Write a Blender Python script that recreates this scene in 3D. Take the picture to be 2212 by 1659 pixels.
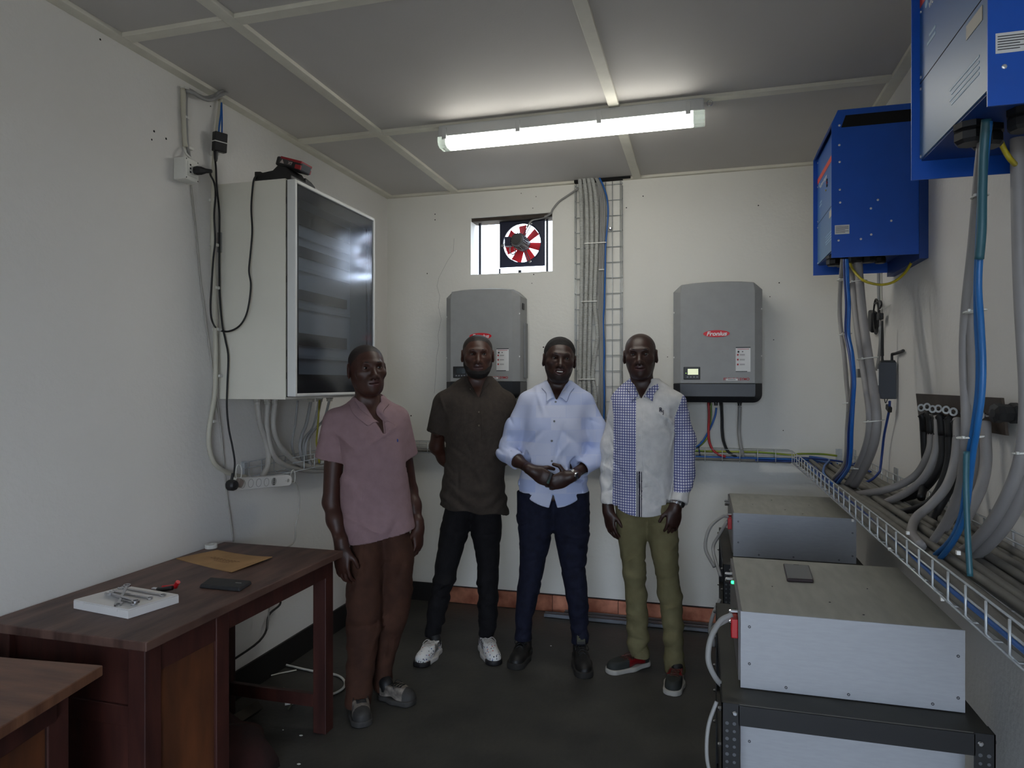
import bpy, bmesh, math, random
import numpy as np
from mathutils import Vector, Matrix

random.seed(7)
for _o in list(bpy.data.objects):
    bpy.data.objects.remove(_o, do_unlink=True)
SC = bpy.context.scene
COL = SC.collection

# ------------------------------------------------------------------ camera
FPX, YAW, PITCH, CZ = 1478.77, 0.2718, 0.0018, 1.504
_cam = bpy.data.cameras.new('camera')
_cam.sensor_width = 36.0
_cam.lens = 36.0 * FPX / 2212.0
_cam.clip_start = 0.02
CAM = bpy.data.objects.new('camera', _cam)
COL.objects.link(CAM)
CAM.location = (0, 0, CZ)
CAM.rotation_euler = (math.pi / 2 - PITCH, 0, YAW)
SC.camera = CAM

# ------------------------------------------------------------------ world: bright overcast sky
W_ = bpy.data.worlds.new('overcast_sky')
SC.world = W_
W_.use_nodes = True
_bg = W_.node_tree.nodes['Background']
_bg.inputs['Color'].default_value = (0.70, 0.82, 1.0, 1)
_bg.inputs['Strength'].default_value = 9.5

# ------------------------------------------------------------------ exposure
SC.view_settings.view_transform = 'Standard'
SC.view_settings.look = 'None'
SC.view_settings.gamma = 1.0
SC.view_settings.use_curve_mapping = False
SC.view_settings.exposure = 0.0
LAMP_STRENGTH = 19.5

# ------------------------------------------------------------------ room constants (metres, camera stands at x=0 y=0)
XL, XR, YB, ZC = -2.137, 0.820, 4.40, 2.794
YR = -1.55            # wall behind the camera, with the open doorway

def _ray(u, v):
    a = (u - 1106.0) / FPX
    b = (829.5 - v) / FPX - PITCH
    c, s = math.cos(YAW), math.sin(YAW)
    return (a * c - s, a * s + c, b)
def PX(u, v, x):
    d = _ray(u, v); t = x / d[0]; return (x, t * d[1], CZ + t * d[2])
def PY(u, v, y):
    d = _ray(u, v); t = y / d[1]; return (t * d[0], y, CZ + t * d[2])
def PZ(u, v, z):
    d = _ray(u, v); t = (z - CZ) / d[2]; return (t * d[0], t * d[1], z)

# ------------------------------------------------------------------ materials
def lin(c):
    def f(x):
        x /= 255.0
        return x / 12.92 if x <= 0.04045 else ((x + 0.055) / 1.055) ** 2.4
    return tuple(f(x) for x in c)
MATS = {}
def mat(name, rgb, rough=0.6, metal=0.0, var=0.06, scale=8.0, bump=0.0, bscale=60.0, spec=0.5,
        emit=0.0, trans=0.0, stretch=(1, 1, 1), rgb2=None, coat=0.0, detail=4.0, alpha=1.0):
    """procedural principled material; rgb is sRGB 0-255, noise mixes it with a darker/second tone"""
    if name in MATS:
        return MATS[name]
    m = bpy.data.materials.new(name)
    m.use_nodes = True
    nt = m.node_tree
    bs = nt.nodes['Principled BSDF']
    c1 = lin(rgb)
    c2 = lin(rgb2) if rgb2 else tuple(max(0, x * (1 - 2.2 * var)) for x in c1)
    tc = nt.nodes.new('ShaderNodeTexCoord')
    mp = nt.nodes.new('ShaderNodeMapping')
    mp.inputs['Scale'].default_value = stretch
    nt.links.new(tc.outputs['Object'], mp.inputs['Vector'])
    nz = nt.nodes.new('ShaderNodeTexNoise')
    nz.inputs['Scale'].default_value = scale
    nz.inputs['Detail'].default_value = detail
    nt.links.new(mp.outputs['Vector'], nz.inputs['Vector'])
    cr = nt.nodes.new('ShaderNodeValToRGB')
    cr.color_ramp.elements[0].position = 0.32
    cr.color_ramp.elements[1].position = 0.68
    cr.color_ramp.elements[0].color = (*c2, 1)
    cr.color_ramp.elements[1].color = (*c1, 1)
    nt.links.new(nz.outputs['Fac'], cr.inputs['Fac'])
    nt.links.new(cr.outputs['Color'], bs.inputs['Base Color'])
    bs.inputs['Roughness'].default_value = rough
    bs.inputs['Metallic'].default_value = metal
    bs.inputs['Specular IOR Level'].default_value = spec
    bs.inputs['Transmission Weight'].default_value = trans
    bs.inputs['Coat Weight'].default_value = coat
    bs.inputs['Alpha'].default_value = alpha
    if emit > 0:
        bs.inputs['Emission Color'].default_value = (*c1, 1)
        bs.inputs['Emission Strength'].default_value = emit
    if bump > 0:
        n2 = nt.nodes.new('ShaderNodeTexNoise')
        n2.inputs['Scale'].default_value = bscale
        n2.inputs['Detail'].default_value = 9.5
        nt.links.new(mp.outputs['Vector'], n2.inputs['Vector'])
        bp = nt.nodes.new('ShaderNodeBump')
        bp.inputs['Strength'].default_value = bump
        bp.inputs['Distance'].default_value = 0.01
        nt.links.new(n2.outputs['Fac'], bp.inputs['Height'])
        nt.links.new(bp.outputs['Normal'], bs.inputs['Normal'])
    MATS[name] = m
    return m

# ------------------------------------------------------------------ mesh builder
def catmull(pts, sub=6):
    P = [Vector(p) for p in pts]
    if len(P) < 3 or sub <= 1:
        return P
    out = []
    for i in range(len(P) - 1):
        p0 = P[i - 1] if i > 0 else P[i] * 2 - P[i + 1]
        p1, p2 = P[i], P[i + 1]
        p3 = P[i + 2] if i + 2 < len(P) else P[i + 1] * 2 - P[i]
        for k in range(sub):
            t = k / sub
            out.append(0.5 * ((2 * p1) + (p2 - p0) * t + (2 * p0 - 5 * p1 + 4 * p2 - p3) * t * t
                              + (3 * p1 - p0 - 3 * p2 + p3) * t ** 3))
    out.append(P[-1])
    return out

class MB:
    def __init__(s):
        s.v, s.f, s.m = [], [], []
    def add(s, vs, fs, mi=0):
        b = len(s.v)
        s.v += [tuple(v) for v in vs]
        for f in fs:
            s.f.append(tuple(b + i for i in f)); s.m.append(mi)
        return s
    def box(s, x0, y0, z0, x1, y1, z1, mi=0):
        x0, x1 = min(x0, x1), max(x0, x1); y0, y1 = min(y0, y1), max(y0, y1); z0, z1 = min(z0, z1), max(z0, z1)
        vs = [(x, y, z) for z in (z0, z1) for y in (y0, y1) for x in (x0, x1)]
        return s.add(vs, [(0, 2, 3, 1), (4, 5, 7, 6), (0, 1, 5, 4), (2, 6, 7, 3), (0, 4, 6, 2), (1, 3, 7, 5)], mi)
    def obox(s, c, sx, sy, sz, R=None, mi=0):
        R = R or Matrix.Identity(3)
        c = Vector(c)
        vs = [c + R @ Vector((x * sx / 2, y * sy / 2, z * sz / 2)) for z in (-1, 1) for y in (-1, 1) for x in (-1, 1)]
        return s.add(vs, [(0, 2, 3, 1), (4, 5, 7, 6), (0, 1, 5, 4), (2, 6, 7, 3), (0, 4, 6, 2), (1, 3, 7, 5)], mi)
    def hexa(s, bot, top, mi=0):
        """bottom quad and top quad, both counter-clockwise seen from above"""
        vs = list(bot) + list(top)
        return s.add(vs, [(3, 2, 1, 0), (4, 5, 6, 7), (0, 1, 5, 4), (1, 2, 6, 5), (2, 3, 7, 6), (3, 0, 4, 7)], mi)
    def prism(s, poly, axis, a, b, mi=0):
        """poly: 2-D outline in the two other axes (order x,y,z minus axis)"""
        n = len(poly)
        def P(p, t):
            q = [p[0], p[1]]; q.insert(axis, t); return tuple(q)
        vs = [P(p, a) for p in poly] + [P(p, b) for p in poly]
        fs = [tuple(range(n)), tuple(range(2 * n - 1, n - 1, -1))]
        for i in range(n):
            j = (i + 1) % n
            fs.append((i, n + i, n + j, j))
        return s.add(vs, fs, mi)
    def tube(s, pts, r, n=8, sub=1, mi=0, closed=False, cap=True):
        P = catmull(pts, sub) if sub > 1 else [Vector(p) for p in pts]
        k = len(P)
        rr = r if callable(r) else (lambda t: r)
        T = []
        for i in range(k):
            if closed:
                t = P[(i + 1) % k] - P[i - 1]
            else:
                t = P[min(i + 1, k - 1)] - P[max(i - 1, 0)]
            T.append(t.normalized() if t.length > 1e-9 else Vector((0, 0, 1)))
        up = Vector((0, 0, 1)) if abs(T[0].z) < 0.9 else Vector((1, 0, 0))
        N = T[0].cross(up).normalized()
        vs = []
        for i in range(k):
            N = (N - T[i] * N.dot(T[i]))
            N = N.normalized() if N.length > 1e-6 else T[i].orthogonal().normalized()
            B = T[i].cross(N)
            ri = rr(i / max(1, k - 1))
            for j in range(n):
                a = 2 * math.pi * j / n
                vs.append(P[i] + (N * math.cos(a) + B * math.sin(a)) * ri)
        fs = []
        for i in range(k if closed else k - 1):
            i2 = (i + 1) % k
            for j in range(n):
                j2 = (j + 1) % n
                fs.append((i * n + j, i * n + j2, i2 * n + j2, i2 * n + j))
        if cap and not closed:
            fs.append(tuple(range(n - 1, -1, -1)))
            fs.append(tuple((k - 1) * n + j for j in range(n)))
        return s.add(vs, fs, mi)
    def cyl(s, p0, p1, r, r1=None, n=16, mi=0):
        if r1 is None:
            return s.tube([p0, p1], r, n=n, mi=mi)
        return s.tube([p0, p1], lambda t: r + (r1 - r) * t, n=n, mi=mi)
    def lathe(s, c, axis, prof, n=20, mi=0):
        """profile [(radius, distance along axis)]"""
        c = Vector(c); A = Vector(axis).normalized()
        N = A.orthogonal().normalized(); B = A.cross(N)
        vs = []
        for r, h in prof:
            for j in range(n):
                a = 2 * math.pi * j / n
                vs.append(c + A * h + (N * math.cos(a) + B * math.sin(a)) * r)
        fs = []
        for i in range(len(prof) - 1):
            for j in range(n):
                j2 = (j + 1) % n
                fs.append((i * n + j, i * n + j2, (i + 1) * n + j2, (i + 1) * n + j))
        fs.append(tuple(range(n - 1, -1, -1)))
        fs.append(tuple((len(prof) - 1) * n + j for j in range(n)))
        return s.add(vs, fs, mi)
    def ell(s, c, rx, ry, rz, n=14, mi=0, R=None):
        c = Vector(c); R = R or Matrix.Identity(3)
        vs = [c + R @ Vector((0, 0, rz))]
        h = n // 2
        for i in range(1, h):
            t = math.pi * i / h
            for j in range(n):
                a = 2 * math.pi * j / n
                vs.append(c + R @ Vector((rx * math.sin(t) * math.cos(a), ry * math.sin(t) * math.sin(a), rz * math.cos(t))))
        vs.append(c + R @ Vector((0, 0, -rz)))
        fs = [(0, 1 + j, 1 + (j + 1) % n) for j in range(n)]
        for i in range(h - 2):
            for j in range(n):
                a = 1 + i * n + j; b = 1 + i * n + (j + 1) % n
                fs.append((a, a + n, b + n, b))
        L = len(vs) - 1; o = 1 + (h - 2) * n
        fs += [(o + j, L, o + (j + 1) % n) for j in range(n)]
        return s.add(vs, fs, mi)
    def build(s, name, mats, parent=None, label=None, cat=None, group=None, kind=None, bevel=0.0, smooth=False,
              seg=2, local=False, rm=None):
        me = bpy.data.meshes.new(name)
        off = Vector(parent.get('_w', (0, 0, 0))) if (parent is not None and not local) else Vector((0, 0, 0))
        vs = [tuple(Vector(v) - off) for v in s.v] if off.length > 0 else s.v
        me.from_pydata(vs, [], s.f)
        mats = mats if isinstance(mats, (list, tuple)) else [mats]
        for m in mats:
            me.materials.append(m)
        if len(mats) > 1:
            me.polygons.foreach_set('material_index', s.m)
        if smooth:
            me.polygons.foreach_set('use_smooth', [True] * len(me.polygons))
        me.validate(); me.update()
        bm = bmesh.new(); bm.from_mesh(me)
        bmesh.ops.recalc_face_normals(bm, faces=bm.faces)
        bm.to_mesh(me); bm.free()
        if smooth and smooth != 'all':
            me.shade_flat() if False else None
        o = bpy.data.objects.new(name, me)
        COL.objects.link(o)
        if parent is not None:
            o.parent = parent
        o['_w'] = tuple(off)
        tag(o, label, cat, group, kind)
        if bevel > 0:
            b = o.modifiers.new('bevel', 'BEVEL'); b.width = bevel; b.segments = seg; b.limit_method = 'ANGLE'
            b.angle_limit = math.radians(40)
        if smooth == 'angle':
            w = o.modifiers.new('wn', 'WEIGHTED_NORMAL')
        return o

def tag(o, label=None, cat=None, group=None, kind=None):
    if label: o['label'] = label
    if cat: o['category'] = cat
    if group: o['group'] = group
    if kind: o['kind'] = kind
    return o
def thing(name, label, cat, loc=(0, 0, 0), rotz=0.0, group=None, kind=None):
    o = bpy.data.objects.new(name, None)
    o.empty_display_size = 0.05
    COL.objects.link(o)
    o.location = loc; o.rotation_euler = (0, 0, rotz)
    o['_w'] = tuple(loc)
    return tag(o, label, cat, group, kind)
def dup_tree(o, parent=None):
    c = o.copy(); COL.objects.link(c)
    if parent is not None:
        c.parent = parent
    for ch in list(o.children):
        dup_tree(ch, c)
    return c
def text_mesh(name, body, size, mtl, loc, rot, parent=None, shear=0.0, bold=0.0, extrude=0.0004, align='CENTER', sx=1.0, label=None):
    cu = bpy.data.curves.new(name, 'FONT')
    cu.body = body; cu.size = size; cu.shear = shear; cu.extrude = extrude; cu.offset = bold
    cu.align_x = align; cu.align_y = 'CENTER'
    t = bpy.data.objects.new(name + '_tmp', cu)
    COL.objects.link(t)
    bpy.context.view_layer.update()
    dg = bpy.context.evaluated_depsgraph_get()
    me = bpy.data.meshes.new_from_object(t.evaluated_get(dg))
    bpy.data.objects.remove(t, do_unlink=True)
    bpy.data.curves.remove(cu)
    me.name = name
    me.materials.clear(); me.materials.append(mtl)
    o = bpy.data.objects.new(name, me)
    COL.objects.link(o)
    off = Vector(parent.get('_w', (0, 0, 0))) if parent is not None else Vector((0, 0, 0))
    o.location = Vector(loc) - off
    o.rotation_euler = rot
    o.scale = (sx, 1, 1)
    if parent is not None: o.parent = parent
    if label: o['label'] = label
    return o
def cable(name, pts, r, m, label, cat='cable', group=None, n=8, sub=8, parent=None):
    b = MB(); b.tube(pts, r, n=n, sub=sub)
    return b.build(name, m, parent=parent, label=label, cat=cat, group=group, smooth=True)
# ================================================================== materials used for the room
M_wall = mat('wall_paint', (229, 227, 220), 0.75, var=0.025, scale=1.6, bump=0.15, bscale=45, detail=6)
M_wallL = mat('wall_paint_left', (229, 226, 221), 0.75, var=0.025, scale=1.2, bump=0.2, bscale=55, detail=6)
M_ceil = mat('ceiling_board', (198, 194, 190), 0.7, var=0.04, scale=1.3, bump=0.05, bscale=120)
M_batten = mat('ceiling_batten_paint', (224, 220, 206), 0.6, var=0.05, scale=9, bump=0.1)
M_floor = mat('floor_cement', (70, 68, 63), 0.55, var=0.16, scale=3.2, bump=0.15, bscale=35, rgb2=(48, 47, 45), detail=8)
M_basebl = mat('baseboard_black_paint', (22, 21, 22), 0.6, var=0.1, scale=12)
M_copper = mat('copper_sheet', (240, 166, 134), 0.36, metal=0.6, var=0.2, scale=9, rgb2=(168, 96, 72), bump=0.3, bscale=14)
M_galv = mat('galvanised_wire', (196, 200, 202), 0.35, metal=0.45, var=0.1, scale=40)
M_steel = mat('bright_steel', (200, 202, 206), 0.22, metal=1.0, var=0.08, scale=50)
M_black = mat('black_plastic', (26, 26, 28), 0.45, var=0.08, scale=30)
M_blackm = mat('black_cable_sheath', (20, 20, 22), 0.55, var=0.08, scale=30)
M_whitep = mat('white_plastic', (222, 221, 214), 0.4, var=0.03, scale=20)
M_greyp = mat('grey_pvc', (150, 149, 147), 0.5, var=0.06, scale=10)
M_greyd = mat('dusty_grey_cable', (120, 117, 110), 0.7, var=0.12, scale=14)
M_bluec = mat('blue_cable_sheath', (24, 96, 176), 0.4, var=0.08, scale=20)
M_blued = mat('dark_blue_cable_sheath', (28, 58, 128), 0.45, var=0.08, scale=20)
M_red = mat('red_cable_sheath', (170, 24, 30), 0.4, var=0.08, scale=20)
M_dark = mat('dark_hole', (10, 10, 10), 0.9)

# ================================================================== the room
b = MB()
b.box(XL - .15, YR - .15, -.12, XR + .15, YB + .2, 0)
floor = b.build('floor', M_floor, kind='structure')
b = MB(); b.box(XL - .15, YR, -.1, XL, YB + .2, 2.95)
wall_left = b.build('wall_left', M_wallL, kind='structure')
b = MB(); b.box(XR, YR, -.1, XR + .15, YB + .2, 2.95)
wall_right = b.build('wall_right', M_wallL, kind='structure')
# back wall with the fan opening; it stops short of the floor over the recessed copper strip
WX0, WX1, WZ0, WZ1, WT = -1.517, -0.952, 2.237, 2.622, 0.14
b = MB()
b.box(XL, YB, .118, WX0, YB + WT, 2.95); b.box(WX1, YB, .118, XR, YB + WT, 2.95)
b.box(WX0, YB, .118, WX1, YB + WT, WZ0); b.box(WX0, YB, WZ1, WX1, YB + WT, 2.95)
wall_back = b.build('wall_back', M_wall, kind='structure')
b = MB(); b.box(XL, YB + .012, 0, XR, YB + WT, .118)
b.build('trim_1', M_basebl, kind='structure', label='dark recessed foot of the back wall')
# wall behind the camera with an open doorway
DX0, DX1, DZ = -0.80, 0.78, 2.15
b = MB()
b.box(XL, YR - .15, 0, DX0, YR, 2.95); b.box(DX1, YR - .15, 0, XR, YR, 2.95); b.box(DX0, YR - .15, DZ, DX1, YR, 2.95)
b.build('wall_front', M_wallL, kind='structure')
# outside ground seen only by the light
M_grd = mat('sandy_ground', (150, 140, 122), 0.9, var=0.1, scale=3)
b = MB(); b.box(-25, -25, -.3, 25, 25, -.14)
b.build('ground', M_grd, kind='structure')

# ceiling: boards on a batten grid
ceil = thing('ceiling', None, None, (0, 0, 2.81), kind='structure')
bx = [XL, -1.6235, -0.401, XR]; by = [YR, -.215, .93, 2.095, 3.25, YB]
for i in range(3):
    for j in range(5):
        b = MB(); b.box(bx[i] + .002, by[j] + .002, 2.81, bx[i + 1] - .002, by[j + 1] - .002, 2.83)
        b.build('ceiling_panel', M_ceil, parent=ceil)
b = MB(); b.box(XL - .1, YR, 2.832, XR + .1, YB + .1, 2.95)
b.build('ceiling_slab', M_ceil, parent=ceil)
def batten(x0, y0, x1, y1):
    b = MB(); b.box(x0, y0, ZC, x1, y1, 2.811)
    return b.build('trim_%d' % batten.n, M_batten, kind='structure', bevel=.002)
batten.n = 2
for x in bx[1:3]:
    batten(x - .025, YR, x + .025, YB - .03); batten.n += 1
for y in by[1:5]:
    for (a, c) in ((XL + .05, bx[1] - .025), (bx[1] + .025, bx[2] - .025), (bx[2] + .025, XR - .05)):
        batten(a, y - .025, c, y + .025); batten.n += 1
for (x0, y0, x1, y1) in ((XL, YR, XL + .05, YB), (XR - .05, YR, XR, YB), (XL + .05, YB - .03, -.80, YB), (-.49, YB - .03, XR - .05, YB)):
    batten(x0, y0, x1, y1); batten.n += 1
# gap where the cables go up
b = MB(); b.box(-.80, YB - .04, 2.795, -.44, YB, 2.8105)
b.build('ceiling_gap', M_dark, parent=ceil)

b = MB(); b.box(XL, YR, 0, XL + .012, YB, .135)
b.build('baseboard_left', M_basebl, kind='structure')
b = MB(); b.box(XL + .012, YB - .012, 0, XL + .4, YB + .01, .125)
b.build('baseboard_back', M_basebl, kind='structure')
# copper earthing strip in sections along the foot of the back wall
strip = thing('copper_strip', 'shiny copper earthing strip along the foot of the back wall', 'copper strip', (-.6, YB, 0))
xs = [-1.74, -1.33, -.95, -.52, -.13, .10]
for i in range(5):
    b = MB(); b.box(xs[i] + .002, YB - .004 - .002 * (i % 2), .004, xs[i + 1] - .002, YB + .012, .108)
    b.build('copper_sheet', M_copper, parent=strip)
M_strut = mat('grey_metal_strip', (128, 132, 140), 0.4, metal=0.15, var=0.1, scale=14)
for k, (y, z, x0, lab) in enumerate(((4.30, 0, -.98, 'grey metal channel strip on the floor nearest the men'), (4.36, 0.0, -.86, 'grey metal channel strip on the floor against the copper'))):
    b = MB()
    b.box(x0, y - .02, z, .12, y - .017, .028); b.box(x0, y + .017, z, .12, y + .02, .028); b.box(x0, y - .02, z, .12, y + .02, .004)
    b.box(x0, y - .02, .025, .12, y - .010, .028); b.box(x0, y + .010, .025, .12, y + .02, .028)
    b.build('metal_strip', M_strut, label=lab, cat='metal strip', group='metal strips on the floor')

# small marks in the plaster of the back wall: plugged nail holes and the long crack
for (u, v, r) in [(940, 463, .004), (940, 475, .004), (1153, 593, .004), (1158, 425, .003), (1151, 450, .003), (1353, 449, .004), (1389, 424, .004),
                  (1683, 611, .004), (1663, 641, .003), (1671, 734, .003), (923, 591, .004), (1149, 612, .003), (1174, 750, .005), (1442, 771, .003),
                  (1692, 930, .003), (888, 898, .005), (1638, 444, .004), (1126, 418, .003)]:
    p = PY(u, v, YB)
    b = MB(); b.lathe((p[0], YB - .001, p[2]), (0, 1, 0), [(r, 0), (r * .6, .002)], n=8)
    b.build('nail_hole', M_dark, parent=wall_back)
for (u, v, r) in [(333, 284, .005), (328, 302, .004), (359, 300, .005), (217, 86, .004), (455, 230, .003)]:
    p = PX(u, v, XL)
    b = MB(); b.lathe((XL + .001, p[1], p[2]), (-1, 0, 0), [(r, 0), (r * .6, .002)], n=8)
    b.build('nail_hole', M_dark, parent=wall_left)
M_crack = mat('crack_shadow', (140, 138, 132), 0.9)
pts = [PY(u, v, YB - .0002) for u, v in [(981, 515), (979, 545), (966, 565), (948, 600), (944, 618), (950, 640), (947, 662), (953, 690), (946, 725), (948, 745), (943, 770), (941, 815), (938, 850)]]
b = MB()
for i in range(len(pts) - 1):
    (x0, y0, z0), (x1, y1, z1) = pts[i], pts[i + 1]
    w = .0008
    b.add([(x0 - w, y0, z0), (x0 + w, y0, z0), (x1 + w, y1, z1), (x1 - w, y1, z1)], [(0, 1, 2, 3)])
b.build('wall_crack', M_crack, parent=wall_back)

# ================================================================== fluorescent lamp
lt = thing('fluorescent_lamp', 'long lit fluorescent batten lamp with clear cover on the ceiling', 'lamp', (-.63, 3.27, ZC))
M_lamph = mat('lamp_housing_grey', (196, 198, 198), 0.45, var=0.03)
M_lampe = bpy.data.materials.new('lamp_tube_glow'); M_lampe.use_nodes = True
_b = M_lampe.node_tree.nodes['Principled BSDF']
_b.inputs['Base Color'].default_value = (.9, .9, .9, 1)
_b.inputs['Emission Color'].default_value = (1.0, 0.985, 0.90, 1)
_b.inputs['Emission Strength'].default_value = LAMP_STRENGTH
M_lampc = mat('lamp_clear_end', (225, 232, 228), 0.15, var=0.02, trans=0.7)
LX0, LX1, LY = -1.285, .01, 3.265
def lens_profile(y0, z0, w, h):
    return [(y0 - w / 2, z0), (y0 - w / 2 * .98, z0 - h * .45), (y0 - w / 2 * .80, z0 - h * .82), (y0 - w / 2 * .45, z0 - h),
            (y0 + w / 2 * .45, z0 - h), (y0 + w / 2 * .80, z0 - h * .82), (y0 + w / 2 * .98, z0 - h * .45), (y0 + w / 2, z0)]
b = MB(); b.prism([(LY - .052, ZC), (LY - .058, ZC - .058), (LY + .058, ZC - .058), (LY + .052, ZC)], 0, LX0 + .006, LX1 - .006)
b.build('housing', M_lamph, parent=lt, bevel=.004)
b = MB(); b.prism(lens_profile(LY, ZC - .058, .112, .046), 0, LX0 + .045, LX1 - .055)
b.build('diffuser', M_lampe, parent=lt)
for (a, c) in ((LX0, LX0 + .044), (LX1 - .054, LX1)):
    b = MB(); b.prism(lens_profile(LY, ZC - .056, .118, .050), 0, a, c)
    b.build('end_cap', M_lampc, parent=lt, bevel=.006)
for x in (LX0 + .04, -.865, -.47, LX1 - .075):
    for sgn in (-1, 1):
        b = MB(); b.prism([(LY + sgn * .061, ZC - .015), (LY + sgn * .064, ZC - .072), (LY + sgn * .055, ZC - .074), (LY + sgn * .055, ZC - .015)], 0, x - .011, x + .011)
        b.build('clip', M_lamph, parent=lt, bevel=.001)
b = MB(); b.tube([(LX1 + .02 + .012 * math.cos(a), LY - .02, ZC - .018 + .012 * math.sin(a)) for a in [i * math.pi / 6 for i in range(12)]], .0025, n=6, closed=True)
b.build('hanging_ring', M_steel, parent=lt, smooth=True)

# ================================================================== fan opening in the back wall
win = thing('window_1', 'bright wall opening around the extractor fan', None, (WX0, YB, WZ0), kind='structure')
M_frame = mat('dark_steel_frame', (44, 46, 56), 0.5, metal=0.3, var=0.15, scale=20)
M_lint = mat('raw_timber_lintel', (70, 60, 52), 0.8, var=0.2, scale=18)
b = MB(); b.box(WX0, YB + .02, WZ1 - .022, WX1, YB + WT, WZ1)
b.build('lintel', M_lint, parent=win)
b = MB(); b.box(WX0 + .030, YB + .08, WZ0, WX0 + .046, YB + .095, WZ1 - .02)
b.build('frame_upright', M_frame, parent=win)
b = MB(); b.box(WX0 + .168, YB + .105, WZ0, WX0 + .178, YB + .12, WZ0 + .05)
b.build('frame_upright', M_frame, parent=win)
b = MB(); b.box(-1.012, YB + .08, WZ0, -.998, YB + .095, WZ1 - .02)
b.build('frame_upright', M_frame, parent=win)
b = MB(); b.box(-1.205, YB + .08, WZ0, -1.185, YB + .1, WZ0 + .03)
b.build('frame_foot', M_frame, parent=win)
# extractor fan
FY = YB + .075
FX, FZ, FR = -1.177, 2.447, .132
fan = thing('extractor_fan', 'wall extractor fan with red blades on a dark square plate', 'fan', (FX, FY, WZ0))
M_fan = mat('fan_plate_blue_black', (40, 44, 66), 0.45, metal=0.3, var=0.1, scale=15)
M_blade = mat('fan_blade_red', (196, 18, 34), 0.4, var=0.1, scale=10)
M_motor = mat('fan_motor_grey', (92, 92, 92), 0.45, metal=0.5, var=0.12, scale=25)
b = MB()
n = 48; hw = .158
ring = [(FX + FR * math.cos(2 * math.pi * i / n), FZ + FR * math.sin(2 * math.pi * i / n)) for i in range(n)]
def sq(a):
    c, s_ = math.cos(a), math.sin(a); k = hw / max(abs(c), abs(s_)); return (FX + c * k, FZ + s_ * k)
outer = [sq(2 * math.pi * i / n) for i in range(n)]
vs = [(x, FY, z) for x, z in ring] + [(x, FY, z) for x, z in outer] + [(x, FY + .012, z) for x, z in ring] + [(x, FY + .012, z) for x, z in outer]
fs = []
for i in range(n):
    j = (i + 1) % n
    fs += [(i, j, n + j, n + i), (2 * n + j, 2 * n + i, 3 * n + i, 3 * n + j), (i, 2 * n + i, 2 * n + j, j), (n + j, 3 * n + j, 3 * n + i, n + i)]
b.add(vs, fs); b.build('plate', M_fan, parent=fan)
b = MB(); b.tube([(FX + (FR + .003) * math.cos(a), FY - .004, FZ + (FR + .003) * math.sin(a)) for a in [i * 2 * math.pi / 48 for i in range(48)]], .005, n=6, closed=True)
b.build('ring', M_fan, parent=fan, smooth=True)
for k in range(7):
    a = math.radians(92 - k * 360 / 7)
    ux, uz = math.cos(a), math.sin(a); px, pz = -uz, ux
    b = MB()
    q = []
    for (r, w, dy) in ((.045, .020, .012), (.125, .031, .018)):
        for sg in (-1, 1):
            q.append((FX + ux * r + px * w * sg, FY + .035 + dy * sg, FZ + uz * r + pz * w * sg))
    t = .003
    b.add(q + [(x, y + t, z) for x, y, z in q], [(0, 1, 3, 2), (4, 6, 7, 5), (0, 2, 6, 4), (1, 5, 7, 3), (0, 4, 5, 1), (2, 3, 7, 6)])
    b.build('blade', M_blade, parent=fan)
b = MB(); b.lathe((FX, FY + .05, FZ), (-.10, -1, .06), [(.050, 0), (.050, .03), (.044, .045), (.044, .13), (.040, .14), (.030, .142), (.030, .146)], n=24)
mo = b.build('motor', M_motor, parent=fan, smooth=False)
ax = Vector((-.10, -1, .06)).normalized(); nn = ax.orthogonal().normalized(); bb = ax.cross(nn)
for k in range(22):
    a = 2 * math.pi * k / 22
    d = nn * math.cos(a) + bb * math.sin(a)
    R = Matrix((d, ax, d.cross(ax))).transposed()
    b = MB(); b.obox(Vector((FX, FY + .05, FZ)) + ax * .085 + d * .047, .010, .075, .003, R)
    b.build('cooling_fin', M_motor, parent=mo, local=False)
b = MB(); b.obox((FX - .083, FY - .045, FZ + .004), .042, .05, .062)
b.build('junction_box', mat('fan_box_navy', (30, 32, 60), 0.5), parent=fan, bevel=.004)
for (dx, dz) in ((.062, .128), (.057, -.128), (-.135, -.01)):
    e = (FX + dx, FY - .006, FZ + dz)
    d = Vector((dx, 0, dz)).normalized(); pp = Vector((-d.z, 0, d.x))
    for sg in (-1, 1):
        o2 = pp * .007 * sg
        b = MB(); b.tube([Vector(e) + o2, Vector((FX + d.x * .045, FY - .03, FZ + d.z * .045)) + o2], .0028, n=6)
        b.build('guard_arm', M_frame, parent=fan)
    b = MB(); b.lathe((e[0], FY - .002, e[2]), (0, -1, 0), [(.0105, 0), (.0105, .006), (.006, .008)], n=14)
    b.build('bolt_washer', M_steel, parent=fan)
for k in range(9):
    r = .062 + .0085 * k
    b = MB(); b.tube([(FX + r * math.cos(a), FY + .055, FZ + r * math.sin(a)) for a in [i * 2 * math.pi / 36 for i in range(36)]], .0011, n=4, closed=True)
    b.build('guard_ring', M_frame, parent=fan)
b = MB(); b.tube([(FX - .07, FY - .05, FZ - .03), (FX - .066, FY - .06, FZ - .07), (FX - .045, FY - .062, FZ - .085), (FX - .03, FY - .06, FZ - .07), (FX - .04, FY - .06, FZ - .045)], .0035, n=6, sub=5)
b.build('motor_lead', M_greyp, parent=fan, smooth=True)
cable('fan_cable', [(FX + .04, FY - .02, FZ + .10), (FX + .075, FY - .02, FZ + .145), (-1.04, YB + .045, 2.600), (-.965, YB - .005, 2.612), (-.945, YB - .012, 2.64), (-.905, YB - .012, 2.685), (-.84, YB - .02, 2.722), (-.775, YB - .035, 2.755)],
      .0065, M_greyp, 'grey cable running from the extractor fan to the vertical tray')
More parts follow.
